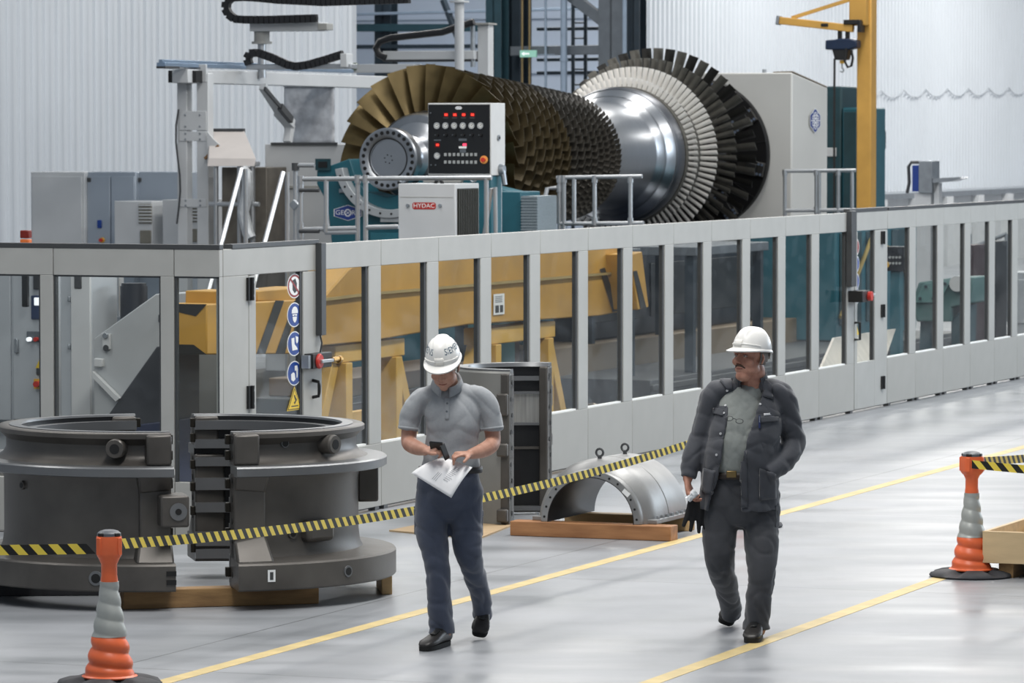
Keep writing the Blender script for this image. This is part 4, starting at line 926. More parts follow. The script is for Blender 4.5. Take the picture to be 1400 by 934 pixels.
# ================================================================== PLATFORM, RAILS, CONTROL PANEL
DECKZ = 1.72
for (u0, u1, v0, v1, lab) in ((11.2, 16.3, 2.6, 5.2, 'grey operator platform under the control panel'), (17.0, 19.6, 2.2, 3.6, 'grey operator platform beside the middle of the rotor'), (28.4, 29.7, fu(1174, 0, 28.6)[0], fu(1068, 0, 28.6)[0], 'narrow grey operator platform in front of the white headstock')):
    t = hthing('operator_platform', lab, 'platform', (u0 + u1) / 2, (v0 + v1) / 2, 0)
    mb = MB(); mb.box(u0, u1, v0, v1, DECKZ - .1, DECKZ); mb.build('deck', GREYST, t, bevel=.008)
    for a in (u0 + .1, u1 - .1):
        for b in (v0 + .1, v1 - .1): mb = MB(); mb.box(a - .05, a + .05, b - .05, b + .05, 0, DECKZ - .1); mb.build('leg', DKSTEEL, t, smooth=0)
def tubes(t, u, segs, r=.024, nm='rail', m=ALU):
    for s in segs:
        mb = MB(); pts = [Vector((u + (p[2] if len(p) > 2 else 0), *fu(p[0], p[1], u + (p[2] if len(p) > 2 else 0)))) for p in s]
        for p in pts: 
            if p.z < DECKZ + .12: p.z = DECKZ
        mb.tube(pts, r, 10)
        mb.build('post' if abs(s[0][0] - s[-1][0]) < 3 and abs(s[0][1] - s[-1][1]) > 20 else nm, m, t)
def clamps(t, u, pts, r=.034, m=ALU):
    for px, py in pts:
        v, z = fu(px, py, u); mb = MB(); mb.cyl((u, v, z - .04), (u, v, z + .04), r, n=12); mb.build('tube_clamp', m, t)
t = hthing('guard_rail', 'aluminium guard rail in front of the teal cradle with the emblem', 'guard rail', 11.5, fu(540, 300, 11.5)[0], DECKZ)
u = 11.5
tubes(t, u, [((411, 245), (672, 243)), ((411, 314), (490, 312)), ((500, 311), (545, 310)), ((445, 318), (490, 317)), ((411, 246), (411, 340)), ((446, 246), (446, 318)), ((489, 245), (489, 340)), ((500, 245), (500, 340)), ((665, 244), (665, 340))])
clamps(t, u, [(411, 246), (411, 258), (411, 310), (411, 320), (446, 312), (489, 245), (500, 245)])
mb = MB(); 
for py in (260, 316): 
    v0, z = fu(411, py, u); v1 = fu(438, py, u)[0]; mb = MB(); mb.cyl((u - .03, v0, z), (u - .03, v1, z), .02, n=10); mb.build('gate_latch', DARKRAIL, t)
t = hthing('guard_rail', 'slim aluminium post with a small cube fitting left of the teal cradle', 'guard rail', 12.4, fu(404, 300, 12.4)[0], DECKZ)
tubes(t, 12.4, [((404, 226), (404, 340)), ((404, 226), (430, 226))]); clamps(t, 12.4, [(404, 228)], .04, DARKRAIL)
v, z = fu(403, 280, 12.35); mb = MB(); mb.obox((12.34, v, z), .05, .08, .08, Matrix.Rotation(PI / 4, 3, 'X')); mb.build('cube_fitting', STEEL, t, bevel=.005)
t = hthing('guard_rail', 'aluminium guard rail with a sloping stair rail below the small gunmetal blades', 'guard rail', 17.6, fu(820, 280, 17.6)[0], DECKZ)
u = 17.6
tubes(t, u, [((761, 243), (878, 241)), ((765, 306), (880, 305)), ((765, 243), (765, 335)), ((785, 244), (785, 306)), ((813, 243), (813, 306)), ((862, 243), (862, 306)), ((771, 250), (771, 330)), ((732, 330, -.5), (748, 258, -.1), (760, 257))])
clamps(t, u, [(765, 245), (813, 303), (862, 303), (765, 258), (771, 245), (813, 245), (862, 245)])
t = hthing('guard_rail', 'aluminium guard rail in front of the white headstock and teal columns', 'guard rail', 28.6, fu(1120, 260, 28.6)[0], DECKZ)
u = 28.6; 
tubes(t, u, [((1073, 234), (1170, 233)), ((1073, 288), (1170, 287)), ((1073, 234), (1073, 300)), ((1116, 234), (1116, 300)), ((1120, 234), (1120, 300)), ((1146, 234), (1146, 300)), ((1165, 234), (1165, 290))], .026)
clamps(t, u, [(1073, 236), (1116, 236), (1146, 236), (1116, 287)], .036)
t = hthing('handrail', 'bent bright stair handrail right of the white pump unit', 'handrail', 12.6, fu(668, 300, 12.6)[0], DECKZ)
tubes(t, 12.6, [((660, 335), (672, 258), (677, 256), (678, 335))], .022)
v, z = fu(683.5, 250, 14.0); mb = MB(); mb.tube([(14.0, v, z + .05), (14.0, v, DECKZ)], .022, 10); mb.build('post', ALU, t)
# control panel
u0 = 13.6
cp = hthing('operator_console', 'black faced control cabinet with dials, red displays and square buttons', 'control cabinet', u0 + .2, fu(630, 240, u0)[0], fu(0, 240, u0)[1])
va, zt = fu(585, 141, u0); vb, zb = fu(671.5, 240, u0)
mb = MB(); mb.box(u0, u0 + .4, vb, va, zb, zt); mb.build('case', mat('panel_white', '#d4d6d6', .45, 0, .04), cp, bevel=.006)
mb = MB(); mb.box(u0 - .012, u0, vb + .012, va - .008, zb + .02, zt - .015); mb.build('front_plate', mat('panel_black', '#0e1115', .4, 0, .1), cp, bevel=.004)
def PP(x, y): return Vector((u0 - .013, va + (vb - va) * (x - 38) / (740 - 38), zt + (zb - zt) * (y - 55) / (860 - 55)))
EX, EY = Vector((0, -1, 0)), Vector((0, 0, 1)); sq = (va - vb) / 702
LITR = mat('lit_red_digits', '#ff3a2c', .4, 0, .02, emit=1.2)
mb = MB(); 
for x in (245, 343, 441, 538): mb = MB(); p = PP(x, 185); poly(mb, p, EX, EY, [(-28 * sq, -22 * sq), (28 * sq, -22 * sq), (28 * sq, 22 * sq), (-28 * sq, 22 * sq)], 0); poly(mb, p + Vector((-.001, 0, 0)), EX, EY, [(-16 * sq, -12 * sq), (18 * sq, -12 * sq), (18 * sq, 12 * sq), (-16 * sq, 12 * sq)], 1); poly(mb, p + Vector((0, 0, -32 * sq)), EX, EY, [(-30 * sq, -7 * sq), (24 * sq, -7 * sq), (24 * sq, 5 * sq), (-30 * sq, 5 * sq)], 2); mb.build('digital_display', [mat('display_dark_red', '#5a1014', .3), LITR, DARKRAIL], cp, smooth=0)
DIAL = mat('dial_white', '#d9dbd8', .4, 0, .04)
def dial(x, y, r):
    p = PP(x, y); mb = MB(); mb.cyl(p, p + Vector((-.012, 0, 0)), r * sq, n=22, mi=1); disc(mb, p + Vector((-.0125, 0, 0)), EX, EY, r * sq * .82, mi=0)
    poly(mb, p + Vector((-.013, 0, 0)), EX, EY, [(-2 * sq, -2 * sq), (2 * sq, -4 * sq), (18 * sq, 16 * sq), (15 * sq, 18 * sq)], 2); disc(mb, p + Vector((-.013, 0, 0)), EX, EY, 5 * sq, n=10, mi=2); disc(mb, p + Vector((-.0128, 0, 0)), EX, EY, 24 * sq, r0=20 * sq, mi=3, n=20)
    mb.build('dial_gauge', [DIAL, STEEL, BLACK, GREYST], cp)
for k in range(6): dial(145 + 96.6 * k, 307, 35)
dial(148, 643, 35)
for k in range(6):
    p = PP(150 + 97 * k, 410); mb = MB(); mb.cyl(p, p + Vector((-.02, 0, 0)), 16 * sq, 13 * sq, n=12); poly(mb, p + Vector((-.021, 0, 0)) - EX * 18 * sq, EX, EY, [(-5 * sq, -5 * sq), (5 * sq, -5 * sq), (5 * sq, 5 * sq), (-5 * sq, 5 * sq)], 1); mb.build('knob', [BLACK, GREYST], cp)
for r_, y in enumerate((628, 712)):
    for k in range(8):
        p = PP(240 + 48 * k, y); mb = MB(); mb.box(p.x - .008, p.x, p.y - 14 * sq, p.y + 14 * sq, p.z - 16 * sq, p.z + 16 * sq); mb.build('push_button', mat('button_grey', '#a2a6a6', .4), cp)
p = PP(668, 685); mb = MB(); mb.cyl(p, p + Vector((-.012, 0, 0)), 42 * sq, n=22, mi=0); mb.cyl(p + Vector((-.012, 0, 0)), p + Vector((-.045, 0, 0)), 20 * sq, 24 * sq, n=18, mi=1); mb.build('emergency_stop', [mat('amber', '#e8a255', .35), RED], cp, label='amber emergency stop with a red knob')
p = PP(148, 522); mb = MB(); poly(mb, p, EX, EY, [(-28 * sq, -26 * sq), (28 * sq, -26 * sq), (28 * sq, 26 * sq), (-28 * sq, 26 * sq)], 0); poly(mb, p + Vector((-.001, 0, 0)), EX, EY, [(-14 * sq, -10 * sq), (18 * sq, -10 * sq), (18 * sq, 12 * sq), (-14 * sq, 12 * sq)], 1); mb.build('digital_display', [MATS['display_dark_red'], LITR], cp, smooth=0)
p = PP(430, 530); mb = MB(); poly(mb, p, EX, EY, [(-44 * sq, -28 * sq), (44 * sq, -28 * sq), (44 * sq, 26 * sq), (-44 * sq, 26 * sq)], 0); poly(mb, p + Vector((-.001, 0, 0)), EX, EY, [(-44 * sq, -28 * sq), (44 * sq, -28 * sq), (44 * sq, -6 * sq), (-44 * sq, -6 * sq)], 1); poly(mb, p + Vector((-.001, 0, 0)), EX, EY, [(0, -2 * sq), (44 * sq, -2 * sq), (44 * sq, 24 * sq), (0, 24 * sq)], 2); mb.build('recorder', [BLACK, SIGNW, mat('lit_pink', '#ff4a6a', .4, 0, .02, emit=.8)], cp, smooth=0)
for x, y, w_, h_ in ((430, 463, 44, 12), (432, 587, 34, 18), (150, 468, 40, 6)):
    p = PP(x, y); mb = MB(); poly(mb, p, EX, EY, [(-w_ * sq, -h_ * sq), (w_ * sq, -h_ * sq), (w_ * sq, h_ * sq), (-w_ * sq, h_ * sq)]); mb.build('name_plate', GREYST, cp, smooth=0)
p = PP(385, 110); mb = MB(); poly(mb, p, EX, EY, [(-40 * sq, 0), (-22 * sq, 16 * sq), (22 * sq, 16 * sq), (40 * sq, 0), (22 * sq, -16 * sq), (-22 * sq, -16 * sq)], 0); text_on(mb, 'GEORG', 17 * sq, p + Vector((-.001, 0, 0)), EX, EY, 1); mb.build('emblem', [SIGNW, GEO], cp, smooth=0)
for x, y in ((75, 165), (80, 745), (130, 745)):
    p = PP(x, y); mb = MB(); mb.cyl(p, p + Vector((-.01, 0, 0)), 8 * sq, n=10); mb.build('lock', GREYST, cp)
ue = u0 + .2; v = vb; z = zt - (zt - zb) * .48; mb = MB(); mb.cyl((ue, v, z), (ue, v - .015, z), .03, n=12); mb.cyl((ue, v - .015, z), (ue, v - .02, z), .014, n=10, mi=1); mb.build('side_lock', [STEEL, BLACK], cp)
mb = MB(); mb.cyl((ue + .05, v, zb + .06), (ue + .05, v - .05, zb + .06), .06, .05, n=16); mb.tube([(ue + .05, v - .03, zb + .05), (ue + .06, v - .05, zb - .1)], .03, 8); mb.build('swivel_joint', STEEL, cp)
st = hthing('panel_stand', 'teal stand with an angled bracket carrying the black control cabinet', 'stand', u0 + .2, (va + vb) / 2, DECKZ)
mb = MB(); mb.box(u0 + .05, u0 + .35, vb + .02, va - .02, DECKZ, zb); mb.build('stand_body', TEAL, st, bevel=.01)
fb(u0 - .02, 578, 243, 630, 250, .2, FENCELO, 'cable_tray', st); fb(u0 - .03, 582, 240, 628, 243, .2, BLACK, 'tray_lid', st)
# pump unit with the side grille
u0 = 12.5
pu = hthing('cooling_unit', 'white pump and cooling unit with a red word on its front, below the control panel', 'cooling unit', u0 + .35, fu(583, 300, u0)[0], DECKZ)
va, zt = fu(544.5, 251, u0); vb, _ = fu(622, 251, u0); ue = u0
# depth so that its far edge falls at px 655
def solve_u(px, v):
    return fv(px, 300, v)[0]
ue = solve_u(655, vb)
mb = MB(); mb.box(u0, ue, vb, va, DECKZ, zt); mb.build('case', WHITE, pu, bevel=.008)
mb = MB(); mb.box(u0 + .06, ue - .05, vb - .012, vb, DECKZ + .06, zt - .05); g = mb.build('side_grille', mat('grille_black', '#24251f', .6), pu)
k = 0
for i in range(12):
    a = u0 + .08 + (ue - u0 - .15) * i / 11; mb = MB(); mb.box(a - .008, a + .008, vb - .02, vb - .012, DECKZ + .07, zt - .06); mb.build('grille_bar', mat('bar_olive', '#34352f', .5), g, smooth=0)
mb = MB(); mb.box(u0 - .004, u0, vb + .02, va - .02, zt - .14, zt - .135); mb.build('lid_seam', FENCELO, pu, smooth=0)
p = Vector((u0 - .004, *fu(580, 281.5, u0))); mb = MB(); poly(mb, p, EX, EY, [(-.13, -.02), (-.115, -.035), (.115, -.035), (.13, -.02), (.13, .02), (.115, .035), (-.115, .035), (-.13, .02)], 0); text_on(mb, 'HYDAC', .062, p + Vector((-.002, 0, 0)), EX, EY, 1, 1.12); mb.build('name_badge', [mat('badge_red', '#b5332e', .4), SIGNW], pu, smooth=0, label='red badge with white letters')
for px in (558, 602):
    v, z = fu(px, 281, u0); mb = MB(); mb.cyl((u0, v, z), (u0 - .02, v, z), .018, n=12); mb.build('lock', STEEL, pu)
for px in (549, 647):
    v, z = fu(px, 251, u0 + .1); mb = MB(); mb.tube([(u0 + .1, v + .03 * math.cos(q), z + .045 + .03 * math.sin(q)) for q in [k * .628 for k in range(11)]], .01, 6); mb.build('lifting_eye', STEEL, pu)
mb = MB(); mb.tube([(u0 + .2, vb + .3, zt), (u0 + .18, vb + .25, zt + .06), (u0 + .15, vb + .2, zt - .0)], .02, 6); mb.build('cable_gland', BLACK, pu)
# blue fan cooler and gutter on the far sill
uf = 46; t = hthing('fan_cooler', 'blue and grey fan cooler box standing on the far sill at the right', 'cooler', uf + .3, fu(1262, 240, uf)[0], 0)
fb(uf, 1256, 220, 1274, 264, .5, STEEL, 'radiator', t); fb(uf + .05, 1247, 226, 1257, 262, .4, mat('fan_blue', '#24408c', .4), 'fan_shroud', t)
fb(uf + .1, 1250, 264, 1272, 420, .3, WHITE, 'stand', t)
mb = MB(); mb.tube([Vector((uf + .1, *fu(px, py, uf))) for px, py in ((1256, 222), (1244, 222), (1240, 228), (1241, 250), (1238, 264))], .03, 8); mb.build('pipe', DARKRAIL, t)
t = hthing('work_tray', 'small grey tray on an angled bracket beside the blue fan cooler', 'tray', uf + .3, fu(1295, 244, uf)[0], 0)
mb = MB(); fpoly(uf, [(1275, 244), (1312, 242), (1314, 244), (1300, 248), (1275, 250)], .5, mb); mb.build('tray', STEEL, t); fb(uf + .1, 1277, 250, 1283, 420, .2, WHITE, 'bracket_post', t)
mb = MB(); fpoly(uf + .1, [(1276, 250), (1284, 250), (1278, 264)], .2, mb); mb.build('bracket', WHITE, t)
# ================================================================== BEHIND THE GLASS
HAZB = mat('hazard_black', '#26241f', .5)
bv = 1.8
lb = hthing('lifting_beam', 'long yellow lifting beam with black hazard stripes lying on trestles behind the glass', 'lifting beam', 9, bv + .2, .98)
def vp(px, py, v=bv): u, z = fv(px, py, v); return Vector((u, v, z))
def vslab(mb, pts, v, dv, mi=None):
    A = [vp(px, py, v) for px, py in pts]; mb.prism(A, [p + Vector((0, dv, 0)) for p in A], mi)
mb = MB(); vslab(mb, [(283, 416), (408, 410), (408, 484), (283, 485)], bv, .42); blk = mb.build('end_block', BEAMY, lb, bevel=.012)
# stripes on the flank and the end face of the block
mb = MB(); f_ = Vector((0, -.004, 0))
for x0, x1, s in ((350, 362, 26), (376, 389, 26), (397, 404, 14)):
    A = [vp(x0, 484), vp(x1, 484), vp(min(x1 + s, 407), 411), vp(min(x0 + s, 407), 411)]; mb.add([p + f_ for p in A], [(0, 1, 2, 3)])
uE = fv(283, 450, bv)[0] - .004
zb0, zt0 = fv(283, 485, bv)[1], fv(283, 416, bv)[1]
mb.add([(uE, bv, zt0), (uE, bv + .3, zt0), (uE, bv + .3, zt0 - .06), (uE, bv + .1, zt0 - .1)], [(0, 1, 2, 3)])
mb.add([(uE, bv, zb0), (uE, bv + .36, zb0), (uE, bv + .3, zb0 + .08), (uE, bv + .12, zb0 + .08)], [(0, 1, 2, 3)])
mb.build('hazard_stripe', HAZB, blk, smooth=0)
mb = MB(); vslab(mb, [(298, 398), (330, 396), (330, 417), (298, 417)], bv + .06, .3); vslab(mb, [(352, 398), (420, 392), (420, 412), (352, 412)], bv + .06, .3); mb.build('top_block', BEAMY, lb, bevel=.01)
mb = MB(); vslab(mb, [(400, 484), (440, 410), (475, 370), (505, 348), (850, 326), (862, 338), (872, 422), (820, 432), (640, 444), (505, 467), (440, 473), (406, 484)], bv + .02, .38); mb.build('box_girder', BEAMY, lb, bevel=.012)
mb = MB(); A = [vp(440, 410, bv), vp(505, 402, bv), vp(868, 371, bv)]
for p, q in zip(A, A[1:]): mb.beam(p, q, .03, .025)
mb.build('weld_rail', mat('rail_khaki', '#a89360', .5, .2), lb)
mb = MB(); vslab(mb, [(862, 348), (878, 344), (887, 420), (872, 424)], bv - .25, .95); ep = mb.build('end_plate', BEAMY, lb, bevel=.01)
mb = MB()
for pts, v in (([(820, 368), (827, 366), (846, 424), (838, 427)], bv + .012), ([(865.5, 371), (871, 370), (884, 421), (876, 422)], bv - .256)): mb.add([vp(x, y, v) for x, y in pts], [(0, 1, 2, 3)])
mb.build('hazard_stripe', HAZB, ep, smooth=0)
mb = MB(); A = vp(682, 416, bv + .012); uu = A.x; mb.box(uu - .14, uu + .14, A.y - .003, A.y, A.z - .1, A.z + .1); mb.box(uu - .1, uu - .01, A.y - .005, A.y - .003, A.z - .08, A.z - .01, 1); mb.box(uu + .02, uu + .1, A.y - .005, A.y - .003, A.z - .08, A.z - .01, 1)
for k in range(4): mb.box(uu - .1, uu + .08, A.y - .005, A.y - .003, A.z + .02 + k * .017, A.z + .026 + k * .017, 2)
mb.build('notice_sheet', [SIGNW, DARKRAIL, GREYST], lb, smooth=0, label='white notice sheet taped to the beam')
mb = MB(); A = vp(845, 392, bv + .0); mb.cyl(A + Vector((0, .02, 0)), A + Vector((0, -.05, 0)), .09, n=16); mb.build('lug', BEAMY, lb)
TRY = mat('trestle_yellow', '#c89f45', .55, 0, .15, 3)
for pxa, pxb, lab in ((462, 545, 'yellow trestle under the lifting beam, left of the man in the grey polo shirt'), (668, 752, 'yellow trestle under the lifting beam, behind the upright casing half')):
    ua_, ub_ = fv(pxa, 470, bv + .1)[0], fv(pxb, 460, bv + .1)[0]; zc_ = 1.115
    t = hthing('trestle', lab, 'trestle', (ua_ + ub_) / 2, bv + .2)
    mb = MB(); mb.box(ua_ - .1, ub_ + .1, bv + .08, bv + .32, zc_ - .16, zc_); mb.build('top_beam', TRY, t, bevel=.01)
    for e, s in ((ua_, -1), (ub_, 1)):
        mb = MB(); mb.beam((e - s * .12, bv + .16, zc_ - .16), (e - s * .12, bv + .16, 0.006), .24, .14, up=(1, 0, 0)); mb.build('leg', TRY, t, bevel=.008)
        mb = MB(); mb.beam((e + s * .02, bv + .2, zc_ - .16), (e + s * .52, bv + .2, 0.006), .18, .14, up=(1, 0, 0)); mb.build('leg', TRY, t, bevel=.008)
    mb = MB(); mb.beam((ua_, bv + .3, .42), (ub_, bv + .3, .42), .08, .12); mb.build('stretcher', TRY, t, bevel=.006)
# flat steel slabs and beige pit plates on the floor
SLAB = mat('grey_slab', '#515354', .5, .3, .12, 2)
for u0, u1, v0, v1, z0, z1, m, lab in ((7.6, 12.0, 2.45, 3.3, 0, .55, SLAB, 'low grey steel slab on the floor behind the signed gate'), (7.9, 11.7, 2.5, 3.25, .551, .72, mat('brown_plate', '#7a6a58', .5, .1, .15, 2), 'brownish plate lying on the grey slab behind the signed gate'),
                                (15.5, 28, 2.2, 3.4, 0, .32, SLAB, 'long low grey steel step behind the glass, in front of the bed'), (15.5, 28, 3.42, 4.5, 0, .62, mat('tan_cover', '#7b6b55', .55, 0, .15, 1), 'long tan cover plate in front of the navy machine bed')):
    mb = MB(); mb.box(u0, u1, v0, v1, z0, z1); 
    if m is SLAB: mb.box(u0 - .02, u1 + .02, v0 - .04, v0, z1 - .12, z1 - .05)
    hsingle(mb, 'floor_slab' if z0 == 0 else 'cover_slab', m, lab, 'steel plate', bevel=.01)
# teal guide column, red hose, cable drum
t = hthing('guide_column', 'teal machine column with a rust brown strip, behind the glass at the beam end', 'machine column', 12.5, 2.9)
mb = MB(); mb.box(12.3, 12.9, 2.75, 3.1, 0, 1.12); mb.build('column_body', mat('light_teal', '#4f7f86', .5, 0, .1, 3), t, bevel=.015); mb = MB(); mb.box(12.92, 13.15, 2.8, 3.05, 0, 1.5); mb.build('rust_strip', mat('rust_brown', '#4d3a30', .6, .2, .2), t, bevel=.01)
mb = MB(); mb.tube([(13.3, 2.7, .05), (13.28, 2.68, .4), (13.34, 2.7, .8), (13.25, 2.72, 1.1)], .022, 8); hsingle(mb, 'red_hose', mat('red_hose', '#a33a2c', .5), 'thin red hose hanging beside the teal column behind the glass', 'hose')
pd = ground(830, 566); ud, vd = loc(pd[0], pd[1]); vd = .55; ud, zd = fv(829, 551, vd)
t = hthing('cable_drum', 'small bronze coloured reel lying on its side behind the glass', 'reel', ud, vd)
M_ = Matrix.Translation((ud, vd, .30)) @ Matrix.Rotation(PI / 2, 4, 'Y') @ Matrix.Rotation(.4, 4, 'X')
mb = MB(); mb.lathe([(0, -.22), (.16, -.22), (.16, -.19), (.12, -.18), (.12, .2), (.16, .21), (.16, .24), (0, .24)], 32, M=M_); mb.build('reel_body', mat('bronze_reel', '#8d7b63', .35, .8, .1, 12), t); mb = MB(); mb.lathe([(.0, -.235), (.11, -.235), (.11, -.215)], 24, M=M_); mb.build('reel_hub', HUB, t)
mb = MB(); mb.box(ud - .25, ud + .25, vd - .15, vd + .15, 0, .15); mb.build('cradle_block', mat('pale_wood', '#b89a6c', .6, 0, .15, 5), t, bevel=.006)
# blue-grey machine boxes in the panes behind man two
for u0, u1, v0, v1, z1, m, lab in ((17.4, 24.0, 3.7, 4.4, 1.6, mat('dark_navy_box', '#10151e', .4, .1), 'dark navy machine box behind the glass, above the tan cover'), (24.5, 28.2, 2.9, 4.2, 1.85, TEAL, 'teal machine carriage behind the far panes, before the narrow gate'),):
    t = hthing('machine_housing', lab, 'machine', (u0 + u1) / 2, (v0 + v1) / 2, .62 if v0 > 3.3 else 0)
    z0 = .62 if v0 > 3.3 else 0.33
    mb = MB(); mb.box(u0, u1, v0, v1, z0 if v0 > 3.3 else 0.33, z1); mb.build('housing', m, t, bevel=.02)
    for k in range(3):
        a = u0 + .15 + k * (u1 - u0 - .2) / 3; mb = MB(); mb.box(a, a + (u1 - u0) / 3 - .3, v0 - .02, v0, z0 + .2, z1 - .15); mb.build('cover', DTEAL if m is TEAL else BLACK, t, bevel=.008)
    if m is not TEAL: continue
    mb = MB(); mb.tube([(u0 + .1, v0 - .04, z0 + .3), (u0 + (u1 - u0) * .35, v0 - .08, z1 - .25), (u0 + (u1 - u0) * .7, v0 - .06, z1 - .45), (u1 - .1, v0 - .04, z0 + .4)], .03, 8); mb.build('cable', mat('ochre_reflection', '#a08a4c', .5), t)  # ochre loop stands for reflections on the teal, shaped as a tube
# white boards leaning behind the narrow gate
a0, zt = fv(1141, 462, .8); a1, _ = fv(1225, 462, .8); b0 = fv(1094, 590, .3)[0]; b1 = fv(1190, 566, .3)[0]
mb = MB(); A = [Vector((b0, .3, .006)), Vector((b1, .3, .006)), Vector((a1, .8, zt)), Vector((a0, .8, zt))]; mb.prism(A, [p + Vector((0, .03, 0)) for p in A])
hsingle(mb, 'leaning_board', mat('pale_board', '#efe6da', .5, 0, .10, 2.5, stretch=(5, 1, 1)), 'wide pale board leaning on the inside of the fence behind the narrow gate', 'board', bevel=.004)
# small operator pendant and teal vice-like machine beyond the gate
uo = 22; t = hthing('operator_station', 'small black button box on a teal pillar behind the far fence', 'operator panel', uo, fu(1222, 355, uo)[0])
mb = MB(); fbox(mb, uo, 1210, 337, 1236, 371, .2); b_ = mb.build('button_box', MATS['panel_black'], t, bevel=.01)
for r_ in range(2):
    for k in range(4):
        v, z = fu(1217 + k * 4.5, 352 + r_ * 8, uo); mb = MB(); mb.cyl((uo, v, z), (uo - .02, v, z), .016, n=8); mb.build('push_button', MATS['button_grey'], b_)
v, z = fu(1212, 362, uo); mb = MB(); mb.cyl((uo, v, z), (uo - .03, v, z), .04, n=12); mb.build('emergency_button', MATS['signal_yellow'], b_)
mb = MB(); fbox(mb, uo + .05, 1217, 371, 1230, 520, .15); mb.build('pillar', TEAL, t, bevel=.01)
uo = 25; t = hthing('steady_block', 'teal clamping block with bolted slanted sides beyond the narrow gate', 'machine', uo, fu(1290, 400, uo)[0])
GT = mat('grey_teal', '#4a6d6c', .5, 0, .1, 3)
mb = MB(); fpoly(uo, [(1256, 386), (1300, 380), (1332, 379), (1326, 415), (1300, 420), (1300, 440), (1253, 440), (1246, 415)], .8, mb); mb.build('block', GT, t, bevel=.02)
mb = MB(); fpoly(uo - .05, [(1250, 414), (1262, 388), (1300, 383), (1284, 414)], .06, mb); pl = mb.build('sloping_plate', mat('grey_teal_plate', '#5d8483', .5, 0, .08), t, bevel=.006)
for px, py in ((1258, 408), (1266, 392), (1276, 408), (1292, 388), (1284, 400)):
    v, z = fu(px, py, uo - .06); mb = MB(); mb.cyl((uo - .055, v, z), (uo - .075, v, z), .02, n=8); mb.build('bolt', DKSTEEL, pl)
v, z = fu(1308, 388, uo - .1); mb = MB(); mb.cyl((uo - .1, v, z), (uo + .15, v, z), .1, n=20); mb.build('white_dial', WHITE, t)
mb = MB(); fpoly(uo + .1, [(1258, 438), (1276, 438), (1272, 452), (1280, 560), (1252, 560)], .5, mb); mb.build('foot', DTEAL, t, bevel=.02); mb = MB(); fpoly(uo + .1, [(1300, 438), (1322, 416), (1318, 560), (1300, 560)], .5, mb); mb.build('foot', DTEAL, t, bevel=.02)
uo = 32; t = hthing('handrail', 'grey sloping stair handrail behind the far right panes', 'handrail', uo, fu(1330, 380, uo)[0])
for (a, b) in (((1322, 368), (1366, 410)), ((1326, 340), (1376, 320)), ((1326, 320), (1326, 470)), ((1376, 320), (1376, 440))):
    mb = MB(); mb.tube([(uo, *fu(*a, uo)), (uo, *fu(*b, uo))], .03, 8); 
    mb.build('rail_tube', STEEL, t)
for x0, x1, y0, y1, m, lab in ((1316, 1332, 335, 452, mat('maroon_box', '#3d2a2c', .5), 'dark maroon tool rack behind the far right panes'), (1346, 1362, 330, 450, mat('blackish_box', '#1e2226', .5), 'blackish cabinet behind the far right panes'), (1378, 1420, 372, 480, CABG, 'pale workbench at the far right edge behind glass')):
    uo = 30 if x0 < 1340 else 31; va, zt = fu(x0, y0, uo); vb = fu(x1, y0, uo)[0]
    t = hthing('workshop_cabinet', lab, 'cabinet', uo + .3, (va + vb) / 2); mb = MB(); mb.box(uo, uo + .6, vb, va, 0, zt); mb.build('cabinet_body', m, t, bevel=.01); mb = MB(); mb.box(uo - .02, uo, vb + .03, va - .03, .3, zt - .1); mb.build('door', m, t, bevel=.008)

